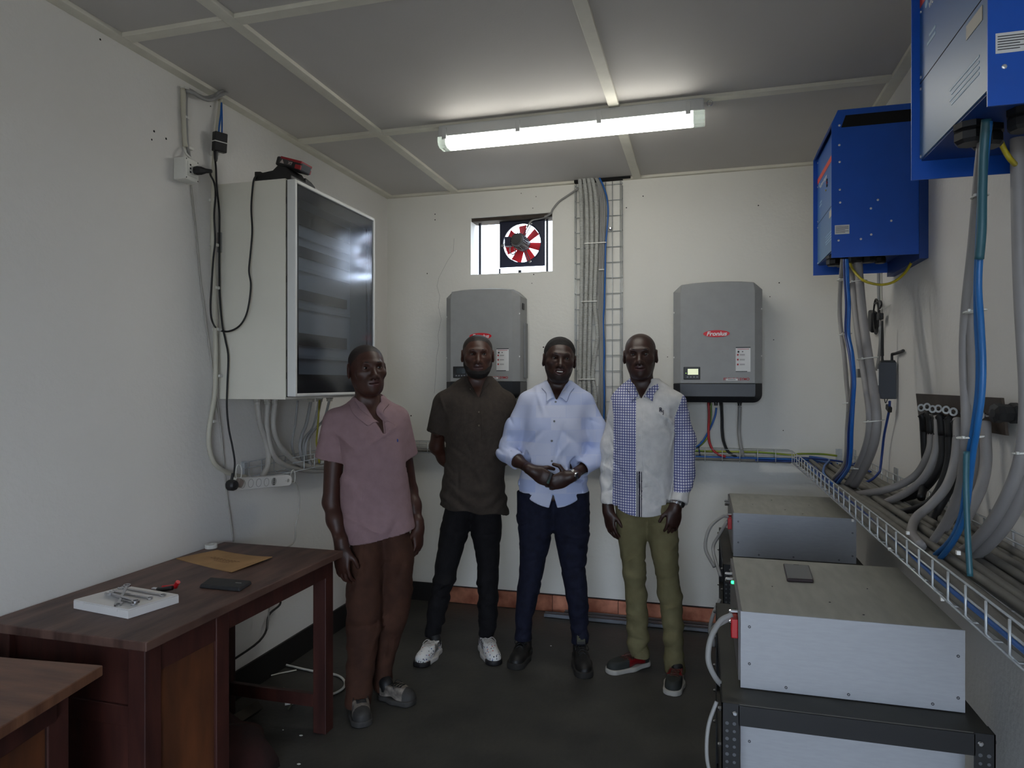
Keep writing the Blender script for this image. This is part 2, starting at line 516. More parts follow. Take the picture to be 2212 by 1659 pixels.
# ================================================================== LEFT SIDE
# ------------------------------------------------------------------ electrical cabinet on the left wall
M_cab = mat('cabinet_cream_paint', (228, 224, 210), 0.42, var=0.02, scale=4)
M_cabw = mat('cabinet_door_white', (222, 222, 218), 0.38, var=0.02, scale=6)
M_cabin = mat('cabinet_inner_grey', (200, 205, 212), 0.5, var=0.05, scale=6)
CY0, CY1, CZ0, CZ1 = 2.66, 3.43, 1.43, 2.412
cab = thing('distribution_cabinet', 'large cream wall cabinet with smoked glass door on the left wall', 'cabinet', (XL, 3.04, CZ0))
b = MB()
xf = -1.786
b.box(XL + .001, CY0, CZ0, xf, CY0 + .012, CZ1); b.box(XL + .001, CY1 - .012, CZ0, xf, CY1, CZ1)
b.box(XL + .001, CY0 + .012, CZ0, xf, CY1 - .012, CZ0 + .012); b.box(XL + .001, CY0 + .012, CZ1 - .012, xf, CY1 - .012, CZ1)
b.box(XL + .001, CY0 + .012, CZ0 + .012, XL + .012, CY1 - .012, CZ1 - .012)
b.build('body', M_cab, parent=cab)
b = MB(); b.box(-1.90, CY0 + .013, CZ0 + .013, -1.885, CY1 - .013, CZ1 - .013)
b.build('inner_plate', M_cabin, parent=cab)
for (z0, z1, y0, y1) in ((2.27, 2.345, 2.70, 3.39), (2.115, 2.165, 2.70, 3.39), (1.905, 1.955, 2.74, 3.36), (1.685, 1.745, 2.80, 3.36), (1.49, 1.545, 2.70, 3.39)):
    b = MB(); b.box(-1.886, y0, z0, -1.872, y1, z1)
    b.build('breaker_row', M_black, parent=cab)
for (z0, z1) in ((2.205, 2.225), (2.045, 2.065), (1.86, 1.88), (1.62, 1.64)):
    b = MB(); b.box(-1.886, 2.70, z0, -1.866, 3.39, z1)
    b.build('cover_rib', M_cabin, parent=cab, bevel=.004)
door = None
b = MB()
d0, d1 = -1.780, -1.737
fr = .018
b.box(d0, CY0 + .002, CZ0 + .012, d1, CY0 + fr, CZ1 - .004); b.box(d0, CY1 - .014, CZ0 + .012, d1, CY1 - .002, CZ1 - .004)
b.box(d0, CY0 + fr, CZ0 + .012, d1, CY1 - .014, CZ0 + .026); b.box(d0, CY0 + fr, CZ1 - .02, d1, CY1 - .014, CZ1 - .004)
door = b.build('door', M_cabw, parent=cab, bevel=.004)
# smoked pane with printed dotted border
M_pane = bpy.data.materials.new('smoked_pane'); M_pane.use_nodes = True
_nt = M_pane.node_tree; _nt.nodes.remove(_nt.nodes['Principled BSDF']); _out = _nt.nodes['Material Output']
_tc = _nt.nodes.new('ShaderNodeTexCoord'); _nz = _nt.nodes.new('ShaderNodeTexNoise'); _nz.inputs['Scale'].default_value = 6
_nt.links.new(_tc.outputs['Object'], _nz.inputs['Vector'])
_mr = _nt.nodes.new('ShaderNodeMapRange'); _mr.inputs['To Min'].default_value = .08; _mr.inputs['To Max'].default_value = .20
_nt.links.new(_nz.outputs['Fac'], _mr.inputs['Value'])
_gl = _nt.nodes.new('ShaderNodeBsdfGlossy'); _nt.links.new(_mr.outputs['Result'], _gl.inputs['Roughness']); _gl.inputs['Color'].default_value = (.95, .96, 1, 1)
_tr = _nt.nodes.new('ShaderNodeBsdfTransparent'); _tr.inputs['Color'].default_value = (.64, .67, .71, 1)
_lw = _nt.nodes.new('ShaderNodeLayerWeight'); _pw = _nt.nodes.new('ShaderNodeMath'); _pw.operation = 'POWER'; _pw.inputs[1].default_value = 3.5
_nt.links.new(_lw.outputs['Facing'], _pw.inputs[0])
_fr = _nt.nodes.new('ShaderNodeMath'); _fr.operation = 'MULTIPLY_ADD'; _fr.inputs[1].default_value = .8; _fr.inputs[2].default_value = .07; _nt.links.new(_pw.outputs[0], _fr.inputs[0])
_mxs = _nt.nodes.new('ShaderNodeMixShader'); _nt.links.new(_fr.outputs[0], _mxs.inputs[0]); _nt.links.new(_tr.outputs[0], _mxs.inputs[1]); _nt.links.new(_gl.outputs[0], _mxs.inputs[2])
_nt.links.new(_mxs.outputs[0], _out.inputs['Surface'])
b = MB(); b.box(-1.750, CY0 + fr, CZ0 + .026, -1.745, CY1 - .014, CZ1 - .02)
b.build('glass_pane', M_pane, parent=door)
M_dots = bpy.data.materials.new('printed_dot_border'); M_dots.use_nodes = True
_nt = M_dots.node_tree; _b = _nt.nodes['Principled BSDF']
_tc = _nt.nodes.new('ShaderNodeTexCoord'); _ck = _nt.nodes.new('ShaderNodeTexVoronoi')
_ck.inputs['Scale'].default_value = 130; _ck.inputs['Randomness'].default_value = 0.0
_nt.links.new(_tc.outputs['Object'], _ck.inputs['Vector'])
_cr = _nt.nodes.new('ShaderNodeValToRGB'); _cr.color_ramp.elements[0].position = .22; _cr.color_ramp.elements[0].color = (.16, .18, .22, 1)
_cr.color_ramp.elements[1].position = .3; _cr.color_ramp.elements[1].color = (.018, .024, .036, 1)
_nt.links.new(_ck.outputs['Distance'], _cr.inputs['Fac']); _nt.links.new(_cr.outputs['Color'], _b.inputs['Base Color']); _b.inputs['Roughness'].default_value = .3
pz0, pz1, py0, py1 = CZ0 + .026, CZ1 - .02, CY0 + fr, CY1 - .014
for (y0, y1, z0, z1) in ((py0, py0 + .03, pz0, pz1), (py1 - .02, py1, pz0, pz1), (py0 + .03, py1 - .02, pz0, pz0 + .06), (py0 + .03, py1 - .02, pz1 - .06, pz1)):
    b = MB(); b.box(-1.753, y0, z0, -1.7502, y1, z1)
    b.build('printed_border', M_dots, parent=door)
for z in (1.52, 1.62, 1.95, 2.15, 2.3):
    b = MB(); b.box(-1.7855, CY0 + .004, z, -1.7805, CY0 + .010, z + .03)
    b.build('hinge', M_black, parent=cab)
b = MB()
b.box(-1.7858, CY0 + .006, CZ0 + .01, -1.7802, CY0 + .016, CZ1 - .006); b.box(-1.7858, CY1 - .016, CZ0 + .01, -1.7802, CY1 - .006, CZ1 - .006)
b.box(-1.7858, CY0 + .016, CZ0 + .01, -1.7802, CY1 - .016, CZ0 + .02); b.box(-1.7858, CY0 + .016, CZ1 - .016, -1.7802, CY1 - .016, CZ1 - .006)
b.build('gasket', M_black, parent=cab)
for (y, z) in ((3.432, 2.29), (3.432, 1.6)):
    b = MB(); b.box(-1.775, y - .004, z - .02, -1.745, y + .006, z + .02)
    b.build('latch', M_whitep, parent=cab, bevel=.002)
b = MB(); b.box(XL + .001, CY0 - .010, 2.10, XL + .02, CY0 + .002, 2.19)
b.build('wall_bracket', M_greyp, parent=cab)

# glands and hoses below the cabinet
M_hose = mat('pale_grey_hose', (176, 172, 164), 0.55, var=0.05, scale=12)
def gland(x, y, r, parent):
    b = MB(); b.lathe((x, y, CZ0), (0, 0, -1), [(r * 1.35, 0), (r * 1.35, .016), (r * 1.15, .018), (r * 1.15, .03)], n=12)
    return b.build('cable_gland', M_hose, parent=parent)
hoses = [([(556, 884), (562, 915), (575, 955), (580, 985), (577, 1010), (566, 1030)], .0135, 'hose furthest left of the three thick ones under the cabinet'),
         ([(578, 884), (576, 915), (582, 955), (592, 985), (618, 1006), (660, 1016), (715, 1016)], .0135, 'middle of the three thick pale hoses under the cabinet'),
         ([(594, 884), (590, 915), (596, 945), (612, 972), (640, 997), (680, 1009), (725, 1006)], .0135, 'hose furthest right of the three thick ones under the cabinet')]
for i, (pl, r, lab) in enumerate(hoses):
    xx = -2.06 + .012 * i
    pts = [PX(u, v, xx) for u, v in pl]
    pts[0] = (pts[0][0], pts[0][1], CZ0 - .028)
    gland(pts[0][0], pts[0][1], r, cab)
    cable('cable_hose', pts, r, M_hose, ('pale grey ' + lab) if 'middle' not in lab else lab, cat='hose', group='hoses under the cabinet', n=10)
thin = [([(643, 885), (638, 915), (634, 935), (631, 965), (640, 990), (655, 1004)], .006, M_greyp), ([(672, 885), (662, 915), (652, 940), (648, 965), (655, 995), (672, 1010)], .009, M_greyp),
        ([(690, 885), (678, 920), (660, 945), (655, 970), (664, 998), (690, 1012)], .008, M_greyp), ([(694, 885), (684, 910), (673, 940), (670, 970), (676, 1000), (700, 1012)], .0055, M_hose),
        ([(712, 885), (700, 905), (682, 925), (664, 950), (660, 980), (672, 1005)], .007, M_greyp), ([(690, 890), (687, 915), (684, 945), (684, 960), (690, 1000)], .005, mat('yellow_green_wire', (150, 140, 30), .5))]
for i, (pl, r, m) in enumerate(thin):
    pts = [PX(u, v, -2.06 + .008 * i) for u, v in pl]
    pts[0] = (pts[0][0], pts[0][1], CZ0 - .02)
    if i in (1, 2, 4): gland(pts[0][0], pts[0][1], .015, cab)
    cable('thin_cable', pts, r, m, '%s thin cable from the left dropping from the cabinet underside' % ('first', 'second', 'third', 'fourth', 'fifth', 'sixth')[i], group='thin cables under the cabinet')

# ------------------------------------------------------------------ battery charger and battery on top of the cabinet
ch = thing('battery_charger', 'black power tool battery charger on top of the cabinet', 'charger', (-1.86, 2.76, CZ1))
b = MB(); b.prism([(-1.955, CZ1), (-1.955, CZ1 + .048), (-1.925, CZ1 + .046), (-1.915, CZ1 + .040), (-1.86, CZ1 + .046), (-1.835, CZ1 + .066), (-1.79, CZ1 + .055), (-1.765, CZ1 + .015), (-1.765, CZ1)], 1, 2.672, 2.80)
b.build('body', M_black, parent=ch, bevel=.004)
b = MB(); b.prism([(2.79, CZ1), (2.79, CZ1 + .04), (2.84, CZ1 + .032), (2.875, CZ1 + .018), (2.88, CZ1)], 0, -1.90, -1.765)
b.build('nose', M_black, parent=ch, bevel=.008)
M_batred = mat('battery_red', (150, 20, 30), 0.4)
bp = thing('battery_pack', 'black and red tool battery tilted on the charger', 'battery', (-1.82, 2.75, CZ1 + .06))
Rb = Matrix.Rotation(math.radians(17), 3, 'Y')
c0 = Vector((-1.800, 2.745, CZ1 + .082))
b = MB(); b.obox(c0, .135, .085, .042, Rb); bo = b.build('body', M_black, parent=bp, bevel=.008)
b = MB(); b.obox(c0 + Rb @ Vector((.01, 0, .017)), .112, .087, .012, Rb); b.build('red_band', M_batred, parent=bp, bevel=.002)
b = MB(); b.obox(c0 + Rb @ Vector((.052, 0, -.006)), .03, .087, .02, Rb); b.build('red_end', M_batred, parent=bp, bevel=.002)
b = MB(); b.obox(c0 + Rb @ Vector((-.012, -.0435, .002)), .07, .002, .022, Rb); bl = b.build('badge', mat('badge_grey', (60, 58, 58), .4), parent=bp)
M_badget = mat('badge_pale', (190, 176, 170), .5)
b = MB(); p = [c0 + Rb @ Vector(q) for q in ((-.042, -.0448, -.007), (-.020, -.0448, -.007), (-.033, -.0448, .011))]
b.add(p + [q + Vector((0, .001, 0)) for q in p], [(0, 1, 2), (5, 4, 3), (0, 3, 4, 1), (1, 4, 5, 2), (2, 5, 3, 0)]); b.build('badge_triangle', M_badget, parent=bl)
text_mesh('badge_lettering', 'XT', .016, M_badget, c0 + Rb @ Vector((.012, -.0452, .0)), (math.pi / 2, math.radians(17), 0), parent=bp, bold=.0006)

# ------------------------------------------------------------------ wall socket box, conduits and cords
y0 = PX(374, 365, XL)[1]
sb = thing('wall_socket_box', 'cream surface socket box high on the left wall', 'socket box', (XL, y0 + .04, 2.35))
xb = PY(401, 372, y0)[0]
y1 = PX(430, 380, xb)[1]
b = MB(); b.box(XL + .001, y0, 2.355, xb, y1, 2.448); b.build('box', M_whitep, parent=sb, bevel=.005)
b = MB(); b.box(xb, y0 + .012, 2.372, xb + .003, y1 - .012, 2.432); b.build('face_plate', M_whitep, parent=sb, bevel=.001)
for k in range(3):
    b = MB(); b.box(xb + .003, y0 + .022, 2.385 + .015 * k, xb + .0036, y0 + .030, 2.392 + .015 * k); b.build('switch_slot', M_dark, parent=sb)
for (yy, zz) in ((y0 + .006, 2.362), (y0 + .006, 2.44), (y1 - .006, 2.362), (y1 - .006, 2.44)):
    b = MB(); b.lathe((xb, yy, zz), (1, 0, 0), [(.003, 0), (.002, .001)], n=8); b.build('screw', M_black, parent=sb)
pl = thing('power_plug', 'black plug in the wall socket box', 'plug', (xb, y1 - .03, 2.40))
b = MB(); b.lathe((xb + .003, y1 - .030, 2.402), (1, .25, -.05), [(.016, 0), (.019, .012), (.017, .03), (.010, .05), (.007, .075)], n=12); b.build('body', M_black, parent=pl, smooth=False, bevel=.001)
pts = [(xb + .07, y1 - .014, 2.398)] + [PX(u, v, -2.02) for u, v in [(455, 378), (463, 395)]] + [PX(u, v, -2.06) for u, v in [(466, 420), (463, 465), (465, 520), (461, 560), (457, 620), (455, 660), (458, 692)]] \
    + [PY(u, v, 2.635) for u, v in [(470, 711), (492, 716), (515, 706), (530, 685), (538, 655), (542, 615), (538, 585), (541, 550), (545, 500), (543, 450), (546, 405), (549, 388), (553, 381)]] + [(-1.955, 2.68, CZ1 + .02)]
cable('charger_cord', pts, .0042, M_blackm, 'black cord looping from the wall socket to the battery charger', cat='cord')
M_pvc = mat('cream_pvc_conduit', (200, 196, 180), 0.5, var=0.05, scale=8)
def wallpts(l, off=.014):
    return [PX(u, v, XL + off) for u, v in l]
cd = thing('conduit_pipe', 'short pale conduit from the ceiling to the wall socket box', 'conduit', (XL, 2.4, 2.45))
b = MB(); b.tube(wallpts([(396, 192), (397, 230), (399, 280), (401, 318)]), .011, n=10, sub=4); b.build('pipe', M_pvc, parent=cd, smooth=True)
b = MB(); b.tube([PX(405, 196, XL + .016), PX(402, 225, XL + .02), PX(404, 300, XL + .02), PX(408, 330, XL + .02), (xb - .02, y0 + .05, 2.449)], .007, n=8, sub=5); b.build('flex_lead', M_greyp, parent=cd, smooth=True)
b = MB(); b.tube([PX(398, 318, XL + .016), (XL + .04, y0 + .03, 2.47), (xb - .01, y0 + .055, 2.447)], .005, n=8, sub=5); b.build('white_lead', M_whitep, parent=cd, smooth=True)
for (u, v) in ((394, 193), (396, 256), (403, 322)):
    p = PX(u, v, XL)
    b = MB(); b.box(XL + .001, p[1] - .014, p[2] - .006, XL + .027, p[1] + .014, p[2] + .006); b.build('clip', M_whitep, parent=cd, bevel=.003)
b = MB()
pts = [PX(398, 192, XL + .016), PX(412, 196, XL + .02), PX(428, 206, XL + .025), PX(445, 212, XL + .03), PX(462, 208, XL + .045), PZ(474, 201, 2.785), PZ(486, 196, 2.82)]
b.tube(pts, .008, n=8, sub=6); b.tube([Vector(p) + Vector((.012, 0, -.01)) for p in pts], .008, n=8, sub=6)
b.build('ceiling_hose', M_greyp, label='pair of grey hoses curving along the left cornice into the ceiling', cat='hose', smooth=True)
cd2 = thing('conduit_pipe', 'long pale conduit running down the left wall behind the cords', 'conduit', (XL, 2.6, 1.1))
b = MB(); b.tube(wallpts([(478, 212), (474, 250), (468, 300), (463, 350), (461, 430), (460, 520), (462, 600), (465, 700), (466, 790), (464, 850), (458, 890), (452, 930), (452, 965), (462, 998), (485, 1018), (512, 1028), (530, 1030)], .02), .0105, n=10, sub=5)
b.build('pipe', M_pvc, parent=cd2, smooth=True)
for (u, v) in ((458, 333), (455, 434), (456, 530), (458, 622), (462, 712), (464, 812), (452, 910)):
    p = PX(u, v, XL)
    b = MB(); b.box(XL + .001, p[1] - .014, p[2] - .007, XL + .034, p[1] + .012, p[2] + .007); b.build('clip', M_whitep, parent=cd2, bevel=.003)
cable('wall_wire', wallpts([(413, 400), (418, 450), (426, 520), (433, 600), (442, 670), (450, 730), (458, 790), (466, 850), (475, 910), (482, 980), (488, 1050), (496, 1110), (504, 1170)], .006), .004, M_hose,
      'thin pale wire running down the left wall to the desk', cat='wire')
# network injector hanging on the conduit, with blue leads above and a black cord below
pa = PX(475, 308, XL + .05)
inj = thing('network_injector', 'small black network adapter strapped to the left wall conduit', 'adapter', pa)
R = Matrix.Rotation(math.radians(-25), 3, 'Z') @ Matrix.Rotation(math.radians(6), 3, 'Y')
b = MB(); b.obox(pa, .032, .058, .085, R); b.build('case', M_black, parent=inj, bevel=.004)
b = MB(); b.obox(pa, .0335, .0595, .004, R); b.build('cable_tie', M_whitep, parent=inj)
b = MB(); b.lathe(Vector(pa) + R @ Vector((0, -.016, -.043)), (0, 0, -1), [(.010, 0), (.009, .03), (.006, .045)], n=10); b.build('plug', M_black, parent=inj)
for k, dx in enumerate((-.006, .008)):
    cable('network_lead', [PX(479, 222, XL + .03), PX(477 + 3 * k, 250, XL + .03), PX(474 + 6 * k, 272, XL + .04), Vector(pa) + R @ Vector((0, dx, .04))], .0035, M_bluec, '%s of the two short blue leads above the black adapter' % ('left', 'right')[k], group='blue leads on the left wall')
pts = [Vector(pa) + R @ Vector((0, -.016, -.085))] + [PX(u, v, XL + .05) for u, v in [(467, 365), (468, 395), (470, 420)]] + [PY(u, v, 2.64) for u, v in [(474, 460), (474, 520), (474, 580), (475, 640), (480, 700), (487, 735), (493, 770), (491, 830), (490, 880), (494, 925), (502, 965), (507, 1000), (504, 1030)]]
cable('adapter_cord', pts, .0042, M_blackm, 'black cord hanging from the wall adapter to the power strip', cat='cord')

# ------------------------------------------------------------------ wire mesh trays
def wire_tray(name, label, ax, a0, a1, c0, c1, z0, z1, parent_loc, step=.10, phase=0.0, front_from=None, zmid=None):
    """horizontal U tray; ax 0 = runs along x (c is y), ax 1 = runs along y (c is x)"""
    t = thing(name, label, 'cable tray', parent_loc)
    zmid = z1 - .028 if zmid is None else zmid
    def P(a, c, z):
        return (a, c, z) if ax == 0 else (c, a, z)
    nb = max(2, int(round(abs(c1 - c0) / .05)))
    for k in range(nb + 1):
        c = c0 + (c1 - c0) * k / nb
        b = MB(); b.tube([P(a0, c, z0 + .004), P(a1, c, z0 + .004)], .0024, n=6); b.build('long_wire', M_galv, parent=t, smooth=True)
    for c in (c0, c1):
        s0 = front_from if (front_from is not None and c == c1) else a0
        for z in (zmid, z1):
            b = MB(); b.tube([P(s0, c, z), P(a1, c, z)], .0024, n=6); b.build('long_wire', M_galv, parent=t, smooth=True)
    a = a0 + phase
    sg = 1 if c1 > c0 else -1
    while a < a1 + 1e-6:
        r = .012
        o = -.0045
        if front_from is not None and a < front_from - 1e-6:
            pts = [P(a, c0 + sg * o, z1), P(a, c0 + sg * o, z0 + r), P(a, c0 + sg * r, z0), P(a, c1, z0)]
        else:
            pts = [P(a, c0 + sg * o, z1), P(a, c0 + sg * o, z0 + r), P(a, c0 + sg * (o + r), z0), P(a, c1 - sg * (o + r), z0), P(a, c1 - sg * o, z0 + r), P(a, c1 - sg * o, z1)]
        b = MB(); b.tube(pts, .0025, n=6); b.build('cross_wire', M_galv, parent=t, smooth=True)
        a += step
    return t
wire_tray('cable_tray', 'short wire mesh tray on the left wall below the cabinet', 1, 2.80, 4.28, XL + .022, XL + .125, 1.045, 1.122, (XL, 3.0, 1.045), phase=.055, front_from=3.06)
wire_tray('cable_tray', 'wire mesh tray along the back wall behind the men', 0, XL + .03, .50, 4.385, 4.295, 1.028, 1.104, (-.5, YB, 1.03), phase=.02)
for (yy) in (2.83,):
    b = MB(); b.box(XL + .001, yy - .012, 1.03, XL + .02, yy + .012, 1.125); b.build('tray_bracket', M_galv, label='dark bracket at the end of the left wall tray', cat='bracket')
# cables lying in those trays
for k, (dx, dz, r) in enumerate(((.03, .014, .012), (.055, .016, .013), (.085, .014, .012), (.045, .036, .01))):
    cable('tray_cable', [(XL + .022 + dx, 3.15 + .1 * k, 1.05 + dz), (XL + .025 + dx, 3.6, 1.05 + dz), (XL + .03 + dx, 4.2, 1.05 + dz)], r, M_hose if k != 3 else M_greyp,
          'pale cable lying in the left wall tray', group='cables in the left wall tray')

# ------------------------------------------------------------------ power strip tied to the left tray
M_strip = mat('power_strip_white', (232, 230, 226), 0.35, var=0.02)
M_sock = mat('socket_well_grey', (170, 168, 164), 0.5)
pA, pB = Vector(PX(505, 1046, -1.985)), Vector(PX(624, 1037, -1.985))
ps = thing('power_strip', 'white power strip with round sockets tied below the left tray', 'power strip', (pA + pB) / 2)
d = (pB - pA); L = d.length; d.normalize()
up = Vector((1, 0, 0)).cross(d).normalized() * 1.0
if up.z < 0: up = -up
nx = d.cross(up).normalized()
if nx.x < 0: nx = -nx
R = Matrix((d, nx, up)).transposed()
cen = (pA + pB) / 2
b = MB()
prof = []
hh = .0265
n = 8
prof = [(-L / 2, -hh), (L / 2 - hh, -hh)] + [(L / 2 - hh + hh * math.sin(math.pi * i / n), -hh * math.cos(math.pi * i / n)) for i in range(1, n)] + [(L / 2 - hh, hh), (-L / 2, hh)]
vs = [cen + R @ Vector((x, -.018, z)) for x, z in prof] + [cen + R @ Vector((x, .018, z)) for x, z in prof]
N = len(prof)
b.add(vs, [tuple(range(N)), tuple(range(2 * N - 1, N - 1, -1))] + [(i, N + i, N + (i + 1) % N, (i + 1) % N) for i in range(N)])
b.build('case', M_strip, parent=ps, bevel=.003)
for k in range(5):
    c = cen + R @ Vector((-L / 2 + .035 + .058 * k, .018, 0))
    r = .0195
    if k < 4 and k > 0 or k == 0:
        pass
    if k == 4:
        b = MB(); b.lathe(c, nx, [(r, -.001), (r, .0006)], n=20); so = b.build('usb_block', M_sock, parent=ps)
        for q in range(4):
            b = MB(); b.obox(c + R @ Vector((0, .0008, -.012 + .008 * q)), .010, .001, .0042, R); b.build('usb_port', M_dark, parent=so)
    else:
        b = MB(); b.lathe(c, nx, [(r, -.012), (r, .0008), (r * .9, .0010), (r * .9, -.010)], n=20); so = b.build('socket', M_sock, parent=ps)
        for q in (-1, 1):
            b = MB(); b.lathe(c + R @ Vector((.002 * q, -.0098, .0095 * q)), nx, [(.0028, 0), (.0028, .001)], n=8); b.build('pin_hole', M_dark, parent=so)
c = cen + R @ Vector((L / 2 - .034, .018, 0))
b = MB(); b.lathe(c, nx, [(.009, -.001), (.009, .0015), (.007, .002)], n=18); b.build('button', M_sock, parent=ps)
b = MB(); b.obox(cen + R @ Vector((L / 2 - .055, .0182, .0)), .004, .0008, .0012, R); b.build('print_mark', M_dark, parent=ps)
p = Vector(PX(497, 1048, -1.955))
pg = thing('round_plug', 'round black plug at the left end of the power strip', 'plug', p)
b = MB(); b.lathe(p - nx * .012, nx, [(.018, 0), (.0235, .008), (.0235, .03), (.019, .04), (.008, .043)], n=20); b.build('body', M_black, parent=pg)
b = MB(); b.cyl(p + Vector((0, .01, .018)), p + Vector((0, .016, .05)), .007, .005, n=10); b.build('strain_relief', M_black, parent=pg)
p = Vector(PX(517, 1046, -1.95))
b = MB(); b.obox(p + Vector((0, 0, .006)), .035, .022, .034, R @ Matrix.Rotation(.5, 3, 'Y')); b.build('grey_plug', mat('grey_brown_plug', (136, 124, 118), .5), label='small grey plug beside the round black one on the power strip', cat='plug', bevel=.006)
for (u, v, s) in ((515, 1020, 1), (632, 1030, 1)):
    p = Vector(PX(u, v, -1.995))
    cable('cable_tie', [p + Vector((.002, .02 * math.cos(a), .035 * math.sin(a))) for a in [i * math.pi / 8 for i in range(-3, 12)]], .0022, M_whitep, 'white cable tie looped around the %s end of the power strip' % ('left' if u < 560 else 'right'), cat='cable tie', sub=2, n=6)
cable('strip_cord', [pB + Vector((.0, -.01, -.01))] + [PX(u, v, -2.0) for u, v in [(634, 1040), (642, 1052), (647, 1075), (645, 1105), (638, 1140), (634, 1172)]] + [(-2.04, 2.95, .62), (-2.05, 2.9, .3)], .004, M_hose,
      'thin pale cord hanging from the power strip behind the desk', cat='cord')

# ------------------------------------------------------------------ desks
M_wtop = mat('dark_stained_desk_top', (104, 78, 68), 0.5, var=0.25, scale=3.5, stretch=(6, 1, 1), rgb2=(62, 42, 36), bump=0.08, bscale=30, detail=7)
M_wood = mat('red_brown_wood', (72, 37, 30), 0.5, var=0.25, scale=4, stretch=(5, 5, 1), rgb2=(48, 22, 18), bump=0.06)
M_wpan = mat('orange_brown_panel', (118, 68, 40), 0.5, var=0.3, scale=3, stretch=(3, 3, .8), rgb2=(62, 36, 24), bump=0.05)
dk = thing('desk', 'dark wooden desk with open kneehole along the left wall', 'desk', (-1.82, 2.13, 0))
TX0, TX1, TY0, TY1, TZ = -2.128, -1.515, 1.585, 2.685, .77
b = MB(); b.box(TX0, TY0, TZ - .028, TX1, TY1, TZ); b.build('top', M_wtop, parent=dk, bevel=.003)
def leg(x, y, w=.062, z1=TZ - .028, par=dk):
    b = MB(); b.box(x, y, 0, x + w, y + w, z1); return b.build('leg', M_wood, parent=par, bevel=.003)
for (x, y) in ((-1.600, 1.605), (-1.612, 2.60), (-2.11, 1.605), (-2.11, 2.60), (-1.600, 1.905), (-2.11, 1.905)):
    leg(x, y)
def rail(x0, y0, z0, x1, y1, z1, name='apron', m=None, par=dk):
    b = MB(); b.box(x0, y0, z0, x1, y1, z1); return b.build(name, m or M_wood, parent=par, bevel=.002)
rail(-1.560, 1.667, .655, -1.542, 1.905, .742); rail(-1.560, 1.967, .672, -1.542, 2.60, .742)
rail(-2.048, 2.62, .672, -1.612, 2.638, .742); rail(-2.048, 1.625, .66, -1.60, 1.643, .742)
rail(-2.048, 2.62, .10, -1.612, 2.645, .155, 'stretcher')
rail(-1.555, 1.667, .09, -1.548, 1.905, .655, 'side_panel', M_wpan)
rail(-1.562, 1.667, .03, -1.542, 1.905, .10, 'bottom_rail')
rail(-2.048, 1.63, .10, -1.60, 1.64, .66, 'end_panel', M_wood); rail(-2.048, 1.925, .10, -1.60, 1.94, .742, 'inner_panel', M_wood)
rail(-2.048, 1.62, .50, -1.60, 1.632, .56, 'end_rail', M_wood)
rail(-2.048, 1.64, .085, -1.56, 1.925, .10, 'pedestal_floor', M_wood)

dk2 = thing('desk', 'second wooden desk in the bottom left corner of the photo', 'desk', (-1.8, 1.1, 0))
T2 = [(-2.128, 1.41), (-2.128, .45), (-1.36, .52), (-1.543, 1.467)]
M_wtop2 = mat('worn_desk_top', (122, 84, 62), 0.45, var=0.25, scale=4, stretch=(1, 6, 1), rgb2=(88, 56, 42), bump=0.08, bscale=30, detail=7)
b = MB(); b.hexa([(x, y, .722) for x, y in T2], [(x, y, .75) for x, y in T2]); b.build('top', M_wtop2, parent=dk2, bevel=.003)
def rail2(p, q, z0, z1, t, name, m):
    p, q = Vector((*p, 0)), Vector((*q, 0)); dd = (q - p).normalized(); nn_ = Vector((-dd.y, dd.x, 0)) * t / 2
    l = [p - nn_, q - nn_, q + nn_, p + nn_]
    b = MB(); b.hexa([(v.x, v.y, z0) for v in l], [(v.x, v.y, z1) for v in l]); return b.build(name, m, parent=dk2, bevel=.002)
rail2((-1.60, 1.37), (-1.44, .60), .64, .722, .02, 'apron', M_wood)
rail2((-2.05, 1.38), (-1.63, 1.41), .64, .722, .02, 'apron', M_wood)
for (x, y) in ((-1.665, 1.36), (-1.50, .58), (-2.11, .55), (-2.115, 1.33)):
    b = MB(); b.box(x, y, 0, x + .06, y + .06, .722); b.build('leg', M_wood, parent=dk2, bevel=.003)
rail2((-1.615, 1.355), (-1.545, 1.03), .10, .64, .012, 'side_panel', M_wpan)
rail2((-1.538, 1.06), (-1.548, 1.01), .03, .64, .03, 'stile', M_wood)
rail2((-2.05, 1.40), (-1.67, 1.41), .10, .64, .012, 'end_panel', M_wood)

# ------------------------------------------------------------------ things on the desk
M_card = mat('white_card_box', (222, 219, 216), 0.6, var=0.03)
P4 = [PZ(158, 1315, TZ), PZ(276, 1338, TZ), PZ(386, 1303, TZ), PZ(272, 1283, TZ)]
q = [Vector(p) for p in P4]
bxth = thing('cardboard_box', 'flat white carton holding the spanners on the desk', 'box', (q[0] + q[2]) / 2)
def ins(l, k, z):
    c = (l[0] + l[2]) / 2
    return [(c.x + (v.x - c.x) * k, c.y + (v.y - c.y) * k, z) for v in l]
b = MB(); b.hexa(ins(q, 1, TZ + .0005), ins(q, 1, TZ + .026)); b.build('tray', M_card, parent=bxth, bevel=.001)
b = MB(); b.hexa(ins(q, .992, TZ + .0265), ins(q, .992, TZ + .0295)); b.build('lid', M_card, parent=bxth, bevel=.0008)
e0, e1 = q[0], q[1]
for t in (.16, .78):
    c = e0.lerp(e1, t) + Vector((0, -.0012, 0)); dd = (e1 - e0).normalized() * .010
    b = MB(); b.add([c - dd + Vector((0, 0, .028)), c + dd + Vector((0, 0, .028)), c + dd * .8 + Vector((0, 0, .017)), c - dd * .8 + Vector((0, 0, .017))], [(0, 1, 2, 3)])
    tb = b.build('lid_tab', M_card, parent=bxth); sm = tb.modifiers.new('s', 'SOLIDIFY'); sm.thickness = .001
